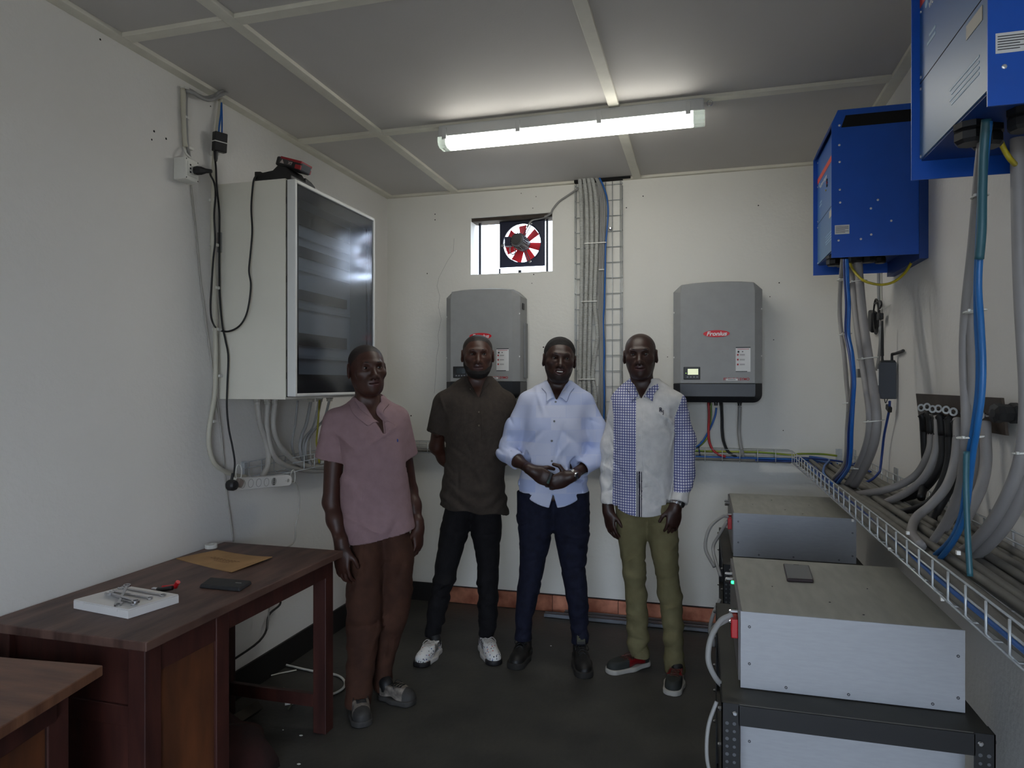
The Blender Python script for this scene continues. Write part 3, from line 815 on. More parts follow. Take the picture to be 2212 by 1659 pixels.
# combination spanners
def spanner(pa, pb, w, t, label, lift=0.0, tilt=0.0):
    pa, pb = Vector(pa), Vector(pb)
    d_ = (pb - pa); L_ = d_.length; d_.normalize(); n_ = Vector((0, 0, 1)); n_ = (n_ - d_ * n_.dot(d_)).normalized(); s_ = d_.cross(n_)
    th = thing('spanner', label, 'spanner', (pa + pb) / 2, group='chrome spanners on the white carton')
    def pt(x, y, z): return pa + d_ * x + s_ * y + n_ * z
    rb = w * 1.05
    b = MB(); k = 14
    ri = rb * .62
    vs = []
    for z in (-t / 2, t / 2):
        for r in (rb, ri):
            vs += [pt(r * math.cos(2 * math.pi * i / k), r * math.sin(2 * math.pi * i / k), z) for i in range(k)]
    fs = []
    for i in range(k):
        j = (i + 1) % k
        fs += [(i, j, k + j, k + i), (2 * k + j, 2 * k + i, 3 * k + i, 3 * k + j), (i, 2 * k + i, 2 * k + j, j), (k + j, 3 * k + j, 3 * k + i, k + i)]
    b.add(vs, fs); b.build('ring_end', M_steel, parent=th, bevel=.0008)
    b = MB(); b.prism([(0, 0)] * 0 or [(rb * .85, -w * .42), (L_ - rb * 1.0, -w * .36), (L_ - rb * 1.0, w * .36), (rb * .85, w * .42)], 2, -t * .38, t * .38)
    b.v = [tuple(pt(*v)) for v in b.v]; b.build('shank', M_steel, parent=th, bevel=.001)
    jaw = [(L_ - rb * 1.1, -w * .45), (L_ - rb * .5, -rb * 1.05), (L_ + rb * .75, -rb * .95), (L_ + rb * .9, -rb * .45), (L_ + rb * .1, -rb * .42), (L_ - rb * .15, 0), (L_ + rb * .1, rb * .42), (L_ + rb * .9, rb * .45), (L_ + rb * .75, rb * .95), (L_ - rb * .5, rb * 1.05), (L_ - rb * 1.1, w * .45)]
    b = MB(); b.prism(jaw, 2, -t / 2, t / 2); b.v = [tuple(pt(*v)) for v in b.v]; b.build('open_jaw', M_steel, parent=th, bevel=.0008)
    return th
zt = TZ + .0295
def bz(u, v, h): return PZ(140 + u / 8.508, 1230 + v / 8.508, zt + h)
spanner(bz(1140, 300, .022), bz(980, 640, .006), .011, .007, 'large spanner lying crosswise on top of the other spanners')
spanner(bz(1300, 590, .014), bz(820, 440, .012), .012, .008, 'thick spanner second from the top of the spanner pile')
spanner(bz(1270, 635, .004), bz(800, 450, .004), .010, .006, 'spanner lying flat nearest the front of the carton')
spanner(bz(1560, 530, .004), bz(880, 400, .004), .009, .006, 'slim spanner in the middle of the carton')
spanner(bz(1800, 475, .004), bz(1040, 340, .004), .010, .006, 'longest spanner reaching to the right rim of the carton')
# red pliers
pz = Vector(PZ(366, 1281, TZ))
pr = thing('pliers', 'red and black handled pliers behind the white carton', 'pliers', pz)
M_redh = mat('red_handle', (200, 24, 34), .4)
for s_ in (-1, 1):
    b = MB(); b.tube([pz + Vector((-.04, .010 * s_, .012)), pz + Vector((-.02, .014 * s_, .014)), pz + Vector((.02, .008 * s_, .022))], .008, n=8, sub=4); b.build('handle', M_black if s_ < 0 else M_redh, parent=pr, smooth=True)
b = MB(); b.tube([pz + Vector((.018, .008, .024)), pz + Vector((.032, .004, .040))], .008, n=8); b.build('grip_end', M_redh, parent=pr)
b = MB(); b.obox(pz + Vector((-.055, -.004, .010)), .03, .014, .010); b.build('jaw', M_steel, parent=pr, bevel=.003)
# brown cardboard sheet, gently warped
M_cb = mat('brown_cardboard', (170, 132, 88), .75, var=.12, scale=10)
A, B, C, D = [Vector(PZ(u, v, TZ + .004)) for u, v in [(380, 1206), (500, 1236), (588, 1207), (470, 1190)]]
b = MB(); n = 8
for i in range(n + 1):
    for j in range(n + 1):
        s_, t_ = i / n, j / n
        p = A.lerp(B, s_).lerp(D.lerp(C, s_), t_)
        warp = .012 * (2 * s_ - 1) ** 2 * (.4 + .6 * t_) * (1 if s_ > .5 else .7) + .004 * t_ * math.sin(3 * s_)
        b.v.append((p.x, p.y, TZ + .0005 + warp))
for i in range(n):
    for j in range(n):
        b.f.append((i * (n + 1) + j, (i + 1) * (n + 1) + j, (i + 1) * (n + 1) + j + 1, i * (n + 1) + j + 1)); b.m.append(0)
cs = thing('cardboard_sheet', 'torn piece of brown cardboard lying on the desk', 'cardboard', (A + C) / 2)
o = b.build('sheet', M_cb, parent=cs); sm = o.modifiers.new('s', 'SOLIDIFY'); sm.thickness = .003; sm.offset = 1
M_prt = mat('faded_print', (128, 92, 60), .8)
for (t_, s0, s1) in ((.52, .30, .78), (.44, .30, .72), (.36, .42, .70)):
    p0, p1 = A.lerp(B, s0).lerp(D.lerp(C, s0), t_), A.lerp(B, s1).lerp(D.lerp(C, s1), t_)
    k = 8
    b = MB()
    for i in range(k):
        a_, c_ = p0.lerp(p1, i / k), p0.lerp(p1, (i + .7) / k)
        zz = lambda q_: TZ + .0046 + .008 * (2 * (s0 + (s1 - s0) * q_) - 1) ** 2
        b.add([(a_.x, a_.y - .003, zz(i / k)), (c_.x, c_.y - .003, zz(i / k)), (c_.x, c_.y + .003, zz(i / k)), (a_.x, a_.y + .003, zz(i / k))], [(0, 1, 2, 3)])
    b.build('print_line', M_prt, parent=cs)
# flat black case
q = [Vector(PZ(u, v, TZ)) for u, v in [(429, 1271), (518, 1279), (545, 1262), (452, 1254)]]
b = MB(); b.hexa(ins(q, 1, TZ + .0005), ins(q, .94, TZ + .014)); fc = thing('black_case', 'flat black case lying near the desk edge', 'case', (q[0] + q[2]) / 2)
b.build('body', mat('black_case_cloth', (38, 38, 40), .6, var=.1, scale=40), parent=fc, bevel=.004)
c = q[0].lerp(q[1], .8).lerp(q[3].lerp(q[2], .8), .55)
b = MB(); b.box(c.x - .012, c.y - .002, TZ + .0142, c.x + .012, c.y + .002, TZ + .0148); b.build('badge', mat('pale_badge', (150, 150, 150), .5), parent=fc)
# tape roll against the wall
p = Vector(PZ(454, 1184, TZ)); p.x = XL + .035
tr = thing('tape_roll', 'small roll of white tape at the wall end of the desk', 'tape roll', p)
b = MB(); k = 20; vs = []
for z in (TZ + .0005, TZ + .018):
    for r in (.026, .014):
        vs += [(p.x + r * math.cos(2 * math.pi * i / k), p.y + r * math.sin(2 * math.pi * i / k), z) for i in range(k)]
fs = []
for i in range(k):
    j = (i + 1) % k
    fs += [(i, j, k + j, k + i), (2 * k + j, 2 * k + i, 3 * k + i, 3 * k + j), (i, 2 * k + i, 2 * k + j, j), (k + j, 3 * k + j, 3 * k + i, k + i)]
b.add(vs, fs); b.build('roll', M_whitep, parent=tr, bevel=.001)

# ------------------------------------------------------------------ cords and clutter on the floor under the desk
cable('floor_cord', [(XL + .02, 2.45, .76), PX(598, 1290, XL + .03), PX(580, 1330, XL + .03), PX(560, 1385, XL + .04), (XL + .06, 2.42, .20), (XL + .10, 2.44, .02), (XL + .16, 2.50, .008), (XL + .3, 2.45, .008)], .0055, M_blackm,
      'black cord hanging behind the desk down to the floor', cat='cord')
zf = .008
cable('white_floor_cable', [PZ(u, v, zf) for u, v in [(545, 1423), (562, 1424), (590, 1430), (630, 1440), (680, 1451), (720, 1457), (738, 1465), (745, 1478), (735, 1492), (705, 1504), (670, 1513), (640, 1518), (615, 1522)]], .006, M_whitep,
      'white cable lying in a loop on the floor around the desk leg', cat='cable')
cable('thin_floor_cable', [PZ(u, v, .006) for u, v in [(585, 1460), (605, 1455), (640, 1448)]], .004, M_whitep, 'short white cable end on the floor under the desk', cat='cable')
cable('green_floor_cable', [PZ(u, v, .006) for u, v in [(612, 1486), (626, 1500), (632, 1515), (622, 1532)]], .004, mat('dull_green_sheath', (92, 94, 74), .6), 'dull green cable curl on the floor beside the desk', cat='cable')
# dark red sack on the floor
bag = MB(); c = Vector((-1.86, 2.25, .0)); k = 22
for i in range(9):
    t = i / 8 * math.pi / 2
    for j in range(k):
        a = 2 * math.pi * j / k
        w = 1 + .10 * math.sin(3 * a + 1) + .06 * math.sin(7 * a) + .05 * math.sin(5 * a + 4 * t)
        bag.v.append((c.x + .23 * math.cos(t) ** .6 * math.cos(a) * w, c.y + .26 * math.cos(t) ** .6 * math.sin(a) * w, .002 + .15 * math.sin(t) * (1 + .1 * math.sin(4 * a))))
for i in range(8):
    for j in range(k):
        bag.f.append((i * k + j, i * k + (j + 1) % k, (i + 1) * k + (j + 1) % k, (i + 1) * k + j)); bag.m.append(0)
bag.f.append(tuple(range(k))); bag.m.append(0)
bag.build('cloth_sack', mat('dark_red_cloth', (56, 22, 20), .9, var=.3, scale=8, bump=.4, bscale=20), label='dark red cloth sack slumped under the desk', cat='sack', smooth=True)
b = MB(); p0, p1 = Vector((-1.99, 2.02, .045)), Vector((-1.93, 2.66, .045)); b.tube([p0, p1], .03, n=4); b.build('timber_offcut', mat('dusty_timber', (76, 70, 60), .8, var=.2), label='dusty timber offcut lying under the desk by the wall', cat='timber')
for (u, v, r) in ((650, 1590, .006), (611, 1578, .0025), (645, 1652, .006), (1190, 1396, .004)):
    p = PZ(u, v, 0); b = MB(); b.ell((p[0], p[1], .0015), r * 1.4, r, .0018, n=8); b.build('paint_fleck', M_whitep, parent=floor)
# ================================================================== BACK WALL
M_invg = mat('inverter_grey', (148, 149, 149), 0.5, var=0.03, scale=20)
M_invd = mat('inverter_side_grey', (122, 124, 126), 0.5, var=0.03, scale=20)
M_invb = mat('inverter_lower_black', (34, 36, 40), 0.4, var=0.05, scale=20)
M_logo = mat('logo_red', (212, 24, 40), 0.45, var=0.02)
M_txtw = mat('lettering_white', (235, 235, 235), 0.5)
M_txtr = mat('lettering_red', (176, 30, 40), 0.5)
M_txtd = mat('lettering_dark', (60, 60, 64), 0.6)
M_paper = mat('sticker_white', (222, 222, 222), 0.5)
M_scr = mat('lit_display', (226, 232, 190), 0.3, emit=0.55)
M_led = mat('led_green', (40, 230, 120), 0.3, emit=4.0)
def inverter(xc, zt, label, display_on):
    w, h, yf, ym, yb = .502, .712, 4.178, 4.212, 4.385
    x0, x1, zb = xc - w / 2, xc + w / 2, zt - .712
    t = thing('solar_inverter', label, 'inverter', (xc, YB, zb), group='grey wall inverters')
    zs = zt - h * .842           # grey cover ends, black lower part begins
    b = MB(); b.prism([(x0 + .03, zb + .05), (x1 - .03, zb + .05), (x1 - .03, zt - .03), (x0 + .03, zt - .03)], 1, 4.37, YB - .002); b.build('wall_mount', M_invd, parent=t)
    def arch(x):  # top edge bows up slightly in the middle
        return zt - .010 + .010 * (1 - ((x - xc) / (w * .41)) ** 2)
    xa, xb_ = x0 + .046, x1 - .046
    top = [(xa, zt - .012)] + [(xa + (xb_ - xa) * k / 6, arch(xa + (xb_ - xa) * k / 6)) for k in range(1, 6)] + [(xb_, zt - .012)]
    outl = [(x0, zs), (x1, zs), (x1, zt - .055)] + top[::-1] + [(x0, zt - .055)]
    inn = [(x0 + .043, zs), (x1 - .043, zs), (x1 - .043, zt - .062)] + [(xc + (x - xc) * .985, z - .006) for x, z in top[::-1]] + [(x0 + .043, zt - .062)]
    N = len(outl)
    b = MB()
    b.add([(x, yb, z) for x, z in outl] + [(x, ym, z) for x, z in outl] + [(x, yf, z) for x, z in inn],
          [(i, N + i, N + (i + 1) % N, (i + 1) % N) for i in range(N)] + [(N + i, 2 * N + i, 2 * N + (i + 1) % N, N + (i + 1) % N) for i in range(N)]
          + [tuple(2 * N + i for i in range(N)), tuple(range(N - 1, -1, -1))])
    b.build('cover', M_invg, parent=t, bevel=.003)
    k = 7; rr = .05
    low = [(x0, zs - .001)] + [(x0 + rr - rr * math.cos(math.pi / 2 * i / k), zb + rr - rr * math.sin(math.pi / 2 * i / k)) for i in range(k + 1)] \
        + [(x1 - rr + rr * math.sin(math.pi / 2 * i / k), zb + rr - rr * math.cos(math.pi / 2 * i / k)) for i in range(k + 1)] + [(x1, zs - .001)]
    lin_ = [(xc + (x - xc) * .84, max(z, zb + .034)) for x, z in low]
    N = len(low); b = MB()
    b.add([(x, yb, z) for x, z in low] + [(x, ym, z) for x, z in low] + [(x, yf + .002, z) for x, z in lin_],
          [(i, N + i, N + (i + 1) % N, (i + 1) % N) for i in range(N)] + [(N + i, 2 * N + i, 2 * N + (i + 1) % N, N + (i + 1) % N) for i in range(N)]
          + [tuple(2 * N + i for i in range(N)), tuple(range(N - 1, -1, -1))])
    b.build('lower_cover', M_invb, parent=t, bevel=.003)
    def at(fx, fz):  # photo crop pixel -> local face point
        return (x0 + (fx - 190) / 655 * w, zt - (fz - 108) / 892 * h)
    # red oval badge with white lettering
    cx, cz = at(512, 495)
    b = MB(); n = 36
    b.prism([(cx + .0745 * math.cos(2 * math.pi * i / n), cz + .0205 * math.sin(2 * math.pi * i / n)) for i in range(n)], 1, yf - .0025, yf + .001)
    bd = b.build('badge', M_logo, parent=t, label='red oval maker badge with white lettering')
    text_mesh('badge_lettering', 'Fronius', .0335, M_txtw, (cx, yf - .003, cz - .001), (math.pi / 2, 0, 0), parent=t, shear=.25, bold=.0009, sx=1.12)
    # display
    (dx0, dz1), (dx1, dz0) = at(268, 737), at(392, 830)
    b = MB(); b.box(dx0, yf - .004, dz0, dx1, yf + .002, dz1); ds = b.build('display_frame', M_black, parent=t, bevel=.003)
    (sx0, sz1), (sx1, sz0) = at(300, 752), at(378, 795)
    b = MB(); b.box(sx0, yf - .0048, sz0, sx1, yf - .0035, sz1); b.build('screen', M_scr if display_on else mat('dark_display', (24, 34, 34), .25), parent=ds)
    if display_on:
        p = at(287, 784); b = MB(); b.lathe((p[0], yf - .004, p[1]), (0, -1, 0), [(.0022, 0), (.0016, .001)], n=8); b.build('status_led', mat('led_yellow_green', (170, 220, 60), .3, emit=1.5), parent=ds)
    for q in range(4):
        p = at(300 + 24 * q, 812); b = MB(); b.box(p[0] - .006, yf - .0046, p[1] - .004, p[0] + .004, yf - .0038, p[1] + .004); b.build('key', M_invd, parent=ds)
    # info sticker
    (lx0, lz1), (lx1, lz0) = at(652, 595), at(758, 775)
    b = MB(); b.box(lx0, yf - .0012, lz0, lx1, yf + .001, lz1); st = b.build('info_sticker', M_paper, parent=t)
    b = MB(); b.box(lx0, yf - .0016, lz1 - .006, lx1, yf - .0010, lz1); b.build('sticker_band', M_txtd, parent=st)
    b = MB(); b.box(lx0, yf - .0016, lz0, lx1 - .018, yf - .0010, lz0 + .004); b.build('sticker_band', M_txtd, parent=st)
    b = MB(); b.box(lx0 + .008, yf - .0016, lz1 - .014, lx1 - .008, yf - .0010, lz1 - .0115); b.build('text_line', M_txtr, parent=st)
    for q in range(3):
        zz = lz1 - .050 - .028 * q
        b = MB(); b.box(lx0 + .007, yf - .0016, zz, lx0 + .016, yf - .0010, zz + .010); b.build('icon', M_txtr, parent=st)
        for s_ in (.006, .001):
            b = MB(); b.box(lx0 + .022, yf - .0016, zz + s_, lx0 + .05, yf - .0010, zz + s_ + .0018); b.build('text_line', M_txtd, parent=st)
    b = MB(); b.box(lx0 + .01, yf - .0016, lz1 - .033, lx0 + .02, yf - .0010, lz1 - .022); b.build('icon', M_txtd, parent=st)
    b = MB(); b.box(lx0 + .035, yf - .0016, lz1 - .030, lx0 + .041, yf - .0010, lz1 - .024); b.build('icon', M_txtd, parent=st)
    # model lettering, half covered by a white strip label
    p = at(657, 829); text_mesh('model_lettering', 'FRONIUS SYMO', .0205, M_txtr, (p[0], yf - .0006, p[1]), (math.pi / 2, 0, 0), parent=t, bold=.0005)
    (lx0, lz1), (lx1, lz0) = at(580, 824), at(667, 839)
    b = MB(); b.box(lx0, yf - .0018, lz0, lx1, yf + .001, lz1); sl = b.build('strip_label', M_paper, parent=t)
    b = MB(); b.box(lx0 + .012, yf - .0021, (lz0 + lz1) / 2 - .0015, lx1 - .012, yf - .0016, (lz0 + lz1) / 2 + .0015); b.build('text_line', M_txtd, parent=sl)
    for (fx, fz) in ((200, 330), (200, 665), (835, 318), (835, 660)):
        p = at(fx, fz); b = MB(); b.lathe((p[0], ym - .002, p[1]), (0, -1, 0), [(.0065, -.004), (.0065, .002), (.003, .003)], n=10); b.build('screw', M_txtw, parent=t)
    for (fx, fz) in ((380, 980), (643, 980), (822, 915), (212, 915)):
        p = at(fx, fz); b = MB(); b.lathe((p[0], ym - .008, p[1]), (0, -1, 0), [(.005, -.006), (.005, .002)], n=10); b.build('screw', M_galv, parent=t)
    if not display_on:
        p = at(848, 250)
        b = MB(); b.box(x1 - .001, 4.26, zt - .135, x1 + .006, 4.30, zt - .095); b.build('side_latch', M_black, parent=t, bevel=.002)
        b = MB(); b.box(x1 - .02, 4.30, zs + .02, x1 + .012, 4.36, zt - .22); b.build('heat_sink', M_invd, parent=t, bevel=.003)
    return t, at, zb
inv1, at1, zb1 = inverter(-1.370, 2.112, 'grey wall inverter behind the man in the dark brown shirt', False)
inv2, at2, zb2 = inverter(.081, 2.100, 'grey wall inverter with lit display to the right of the men', True)
# conduit and leads below the right inverter
def c5(l, y=4.33):
    return [PY(1400 + x / 3.456, 580 + z / 3.456, y) for x, z in l]
M_yg = mat('yellow_green_earth', (170, 170, 40), 0.45, var=0.3, scale=6, rgb2=(70, 130, 50))
cable('inverter_lead', c5([(450, 1000), (455, 1090), (452, 1200), (455, 1280), (478, 1345), (520, 1385), (580, 1405)], 4.30), .0075, M_red, 'red lead dropping from the right inverter into the tray')
cable('inverter_lead', c5([(470, 1000), (470, 1100), (458, 1200), (430, 1280), (380, 1330), (330, 1350)], 4.335), .005, M_yg, 'yellow and green lead under the right inverter')
cable('inverter_lead', c5([(510, 1040), (500, 1100), (470, 1180), (430, 1255), (390, 1310), (330, 1350)], 4.32), .006, M_bluec, 'blue lead sloping left from the right inverter to the tray')
cable('inverter_lead', c5([(400, 1290), (380, 1330), (388, 1400)], 4.33), .004, M_blued, 'short blue lead branching down into the back tray')
for k, dx in enumerate((0, 12)):
    cable('inverter_lead', c5([(540 + dx, 1000), (546 + dx, 1120), (548 + dx, 1210), (558 + dx, 1290), (590 + dx, 1365), (650 + dx, 1405)], 4.315 + .006 * k), .0048, M_blackm, '%s black lead of the pair under the right inverter' % ('left', 'right')[k], group='black lead pair')
cable('inverter_conduit', c5([(685, 1030), (682, 1120), (680, 1220), (690, 1310), (705, 1380), (712, 1425)], 4.33), .0105, M_greyp, 'single grey conduit under the right inverter', cat='conduit')
for (fx, r, m) in ((512, .013, M_black), (690, .014, M_black), (460, .012, M_black), (548, .010, M_black)):
    p = at2(fx, 1005); b = MB(); b.lathe((p[0], 4.325, zb2 + .004), (0, 0, -1), [(r, 0), (r, .012), (r * .8, .014), (r * .8, .026)], n=12); b.build('cable_gland', m, parent=inv2)
b = MB(); b.tube([PY(1480 + x / 7.373, 940 + z / 7.373, 4.372) for x, z in [(-600, 235), (100, 248), (600, 262), (1100, 270), (1450, 295), (1700, 318), (1800, 300), (2000, 298), (2212, 305), (2420, 330)]], .0058, n=8, sub=6)
b.build('earth_cable', M_yg, label='yellow and green earth cable along the back wall tray', cat='cable', smooth=True)
for k in range(6):
    yy = 4.312 + .011 * (k % 3); zz = 1.042 + .012 * (k // 3)
    cable('tray_data_cable', [(-.35 + .05 * k, yy, zz), (0.0, yy + .01, zz - .002), (.22, yy, zz), (.5, yy, zz), (.62, yy - .04, zz + .005), (.66 + .02 * (k % 3), yy - .3, zz + .012)], .0058, M_bluec if k % 2 else M_blued,
          'blue cable of the bundle in the back wall tray', group='blue bundle in the back tray')
for k in range(5):
    yy = 4.365 - .018 * (k % 4); zz = 1.042 + .012 * (k // 4)
    cable('tray_grey_cable', [(-1.98, yy, zz + .004), (-1.2, yy, zz), (-.5, yy, zz), (-.1, yy, zz), (.3, yy, zz)], .009, M_greyd if k % 2 else M_greyp, 'grey cable lying in the back wall tray', group='grey cables in the back tray')

# ------------------------------------------------------------------ vertical wire tray with corrugated conduits
vt = thing('cable_tray', 'upright wire mesh tray carrying corrugated conduits up the back wall', 'cable tray', (-.64, YB, 1.12))
Z0v, Z1v = 1.12, 2.79
for x in (-.79, -.74, -.69, -.64, -.60, -.557, -.507):
    b = MB(); b.tube([(x, 4.388, Z0v), (x, 4.388, Z1v)], .0023, n=6); b.build('long_wire', M_galv, parent=vt, smooth=True)
for x in (-.793, -.493):
    for y in (4.388, 4.345):
        b = MB(); b.tube([(x, y, Z0v), (x, y, Z1v - .03)], .0023, n=6); b.build('long_wire', M_galv, parent=vt, smooth=True)
z = 1.184
while z < 2.79:
    b = MB(); b.tube([(-.793, 4.343, z), (-.793, 4.385, z), (-.787, 4.391, z), (-.499, 4.391, z), (-.493, 4.385, z), (-.493, 4.343, z)], .0025, n=6); b.build('cross_wire', M_galv, parent=vt, smooth=True)
    z += .0992
def c4(l, y=4.34):
    return [PY(920 + x / 3.456, 380 + z_ / 3.456, y) for x, z_ in l]
M_corr = mat('corrugated_grey_conduit', (176, 177, 173), 0.5, var=0.05, scale=10)
conds = [[(1148, 10), (1158, 180), (1165, 500), (1160, 940), (1152, 1300), (1150, 1650), (1150, 2050)], [(1180, 10), (1198, 180), (1205, 500), (1195, 940), (1186, 1300), (1181, 1650), (1183, 2050)],
         [(1212, 10), (1233, 180), (1240, 500), (1229, 940), (1222, 1250), (1215, 1500), (1220, 1650), (1218, 2050)], [(1238, 5), (1270, 180), (1275, 500), (1260, 940), (1273, 1080), (1280, 1210), (1256, 1380), (1246, 1500), (1264, 1650), (1255, 2050)]]
names4 = ['leftmost', 'second from left', 'third from left', 'rightmost, bulging']
for l, nm in zip(conds, names4):
    P = catmull(c4(l, 4.352), 40)
    # resample at 2.6 mm so that the ribs show
    acc = [0.0]
    for i in range(1, len(P)): acc.append(acc[-1] + (P[i] - P[i - 1]).length)
    n = int(acc[-1] / .0027); out = []; j = 0
    for i in range(n + 1):
        s_ = acc[-1] * i / n
        while j < len(acc) - 2 and acc[j + 1] < s_: j += 1
        q = (s_ - acc[j]) / max(1e-9, acc[j + 1] - acc[j]); out.append(P[j].lerp(P[j + 1], q))
    m_ = len(out) - 1
    b = MB(); b.tube(out, lambda t, m_=m_: .0132 if int(round(t * m_)) % 4 < 2 else .0117, n=10)
    b.build('corrugated_conduit', M_corr, label='%s of the four corrugated conduits up the back wall' % nm, cat='conduit', group='corrugated conduits')
for k in range(6):
    dx = 6.5 * k
    cable('riser_cable', c4([(1262 + dx * .5, 12), (1285 + dx * .7, 70), (1303 + dx, 180), (1305 + dx, 320), (1298 + dx * .9, 600), (1292 + dx * .9, 950), (1300 + dx * .7, 1200), (1300 + dx * .7, 1450), (1290 + dx * .9, 1650), (1290 + dx, 2050)], 4.350 + .006 * (k % 2)), .0047, M_greyp,
          '%s thin grey riser cable counting from the corrugated conduits' % ('first', 'second', 'third', 'fourth', 'fifth', 'sixth')[k], group='thin riser cables')
cable('riser_cable', c4([(1296, 15), (1325, 80), (1352, 170), (1360, 280), (1352, 400), (1342, 520), (1338, 720), (1332, 950), (1325, 1100), (1332, 1300), (1328, 1450), (1332, 1650), (1322, 2050)], 4.352), .0055, M_bluec, 'single blue cable beside the thin grey riser cables')
for (zz, x0, x1) in ((505, 1182, 1345), (938, 1160, 1280), (1517, 1130, 1262), (700, 1290, 1330)):
    p, q = c4([(x0, zz)], 4.336)[0], c4([(x1, zz)], 4.336)[0]
    b = MB(); b.box(p[0], 4.333, p[2] - .003, q[0], 4.337, p[2] + .003); b.build('cable_tie', M_whitep, parent=vt)
p = c4([(1378, 392)], 4.38)[0]
b = MB(); b.lathe((p[0], 4.384, p[2]), (0, -1, 0), [(.010, 0), (.010, .004), (.005, .006), (.005, .012)], n=12); b.build('fixing_bolt', M_steel, parent=vt)
# ================================================================== RIGHT SIDE
M_vic = mat('inverter_charger_blue', (10, 82, 184), 0.42, var=0.04, scale=12)
M_vicd = mat('inverter_charger_inner_blue', (14, 58, 130), 0.5, var=0.04, scale=12)
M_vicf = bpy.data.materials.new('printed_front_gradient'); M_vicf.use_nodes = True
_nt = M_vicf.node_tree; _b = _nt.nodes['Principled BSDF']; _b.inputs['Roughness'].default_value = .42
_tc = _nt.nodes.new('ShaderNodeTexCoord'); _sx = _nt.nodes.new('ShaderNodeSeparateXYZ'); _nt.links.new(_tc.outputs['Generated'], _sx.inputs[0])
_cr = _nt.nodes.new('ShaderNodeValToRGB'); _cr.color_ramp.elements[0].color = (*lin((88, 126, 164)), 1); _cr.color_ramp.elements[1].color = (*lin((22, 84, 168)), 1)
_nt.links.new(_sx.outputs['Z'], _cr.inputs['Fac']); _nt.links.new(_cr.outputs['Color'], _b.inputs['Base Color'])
M_orange = mat('stripe_orange_red', (226, 76, 52), .45)
M_rivet = mat('bright_rivet', (220, 220, 220), .3, metal=.7)
BX0, BW, BZ0, BZ1 = .484, .462, 1.992, 2.566
def blue_unit(y0, label):
    y1 = y0 + BW
    t = thing('inverter_charger', label, 'inverter charger', (XR, y0 + BW / 2, BZ0), group='blue inverter chargers')
    prof = [(BX0, BZ0), (XR - .028, BZ0), (XR - .028, BZ1), (BX0 + .022, BZ1), (BX0, BZ1 - .052)]
    for nm, ya, yb_ in (('side_panel', y0, y0 + .004), ('side_panel', y1 - .004, y1)):
        b = MB(); b.prism(prof, 1, ya, yb_); sp = b.build(nm, M_vic, parent=t)
        if ya == y0:
            near = sp
    b = MB(); b.box(XR - .032, y0 - .004, BZ0 - .018, XR - .001, y1 + .004, BZ1); b.build('back_plate', M_vicd, parent=t)
    b = MB(); b.box(BX0 + .022, y0 + .004, BZ1 - .005, XR - .032, y1 - .004, BZ1 - .001); b.build('top_plate', M_vic, parent=t)
    b = MB(); b.add([(BX0 + .003, y0 + .004, BZ1 - .052), (BX0 + .003, y1 - .004, BZ1 - .052), (BX0 + .024, y1 - .004, BZ1 - .002), (BX0 + .024, y0 + .004, BZ1 - .002)], [(0, 1, 2, 3)])
    o = b.build('sloped_trim', M_vicd, parent=t); s_ = o.modifiers.new('s', 'SOLIDIFY'); s_.thickness = .003
    fx = BX0 + .018
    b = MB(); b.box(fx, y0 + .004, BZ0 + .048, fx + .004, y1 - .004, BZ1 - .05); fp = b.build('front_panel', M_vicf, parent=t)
    b = MB(); b.box(fx + .004, y0 + .004, BZ0 + .044, XR - .032, y1 - .004, BZ0 + .048); b.build('bottom_plate', M_vicd, parent=t)
    b = MB(); b.box(fx - .0008, y0 + .006, 2.402, fx + .001, y1 - .006, 2.426); b.build('stripe', M_orange, parent=fp)
    b = MB(); b.box(fx - .0006, y0 + .006, 2.2195, fx + .001, y1 - .006, 2.2215); b.build('panel_seam', M_dark, parent=fp)
    # pale print: logo dot, wordmark, type line, small sticker and rating lines
    rz = (math.pi / 2, 0, -math.pi / 2)
    text_mesh('wordmark', 'victron energy', .030, M_txtw, (fx - .0004, y1 - .16, 2.375), rz, parent=t, extrude=.0002)
    b = MB(); b.lathe((fx, y1 - .055, 2.388), (-1, 0, 0), [(.010, 0), (.010, .0008)], n=16); b.build('logo_dot', mat('print_pale_blue', (150, 185, 215), .5), parent=fp)
    for k in range(2):
        b = MB(); b.box(fx - .0007, y1 - .12, 2.285 + .014 * k, fx + .001, y1 - .06 - .015 * k, 2.292 + .014 * k); b.build('type_line', mat('print_pale_blue', (150, 185, 215), .5), parent=fp)
    b = MB(); b.box(fx - .0012, y0 + .075, 2.180, fx + .001, y0 + .155, 2.208); b.build('small_sticker', mat('sticker_buff', (196, 190, 176), .5), parent=fp)
    for k in range(4):
        b = MB(); b.box(fx - .0007, y0 + .09, 2.085 + .011 * k, fx + .001, y0 + .24 + .01 * (k % 2), 2.089 + .011 * k); b.build('rating_line', mat('print_pale_blue', (150, 185, 215), .5), parent=fp)
    for k, (m_, dz) in enumerate(((M_black, 0), (M_red, .012), (M_black, .024))):
        b = MB(); b.box(fx - .004, y0 + .20, 2.325 + dz, fx, y0 + .212, 2.334 + dz); b.build('switch', m_, parent=fp)
    b = MB(); b.lathe((fx, y0 + .235, 2.318), (-1, 0, 0), [(.004, 0), (.004, .003)], n=10); b.build('indicator', mat('led_amber', (190, 170, 60), .4), parent=fp)
    for z in (2.045, 2.206, 2.234, 2.39, 2.5):
        b = MB(); b.lathe((fx, y1 - .012, z), (-1, 0, 0), [(.004, 0), (.003, .002)], n=8); b.build('screw', M_rivet, parent=fp)
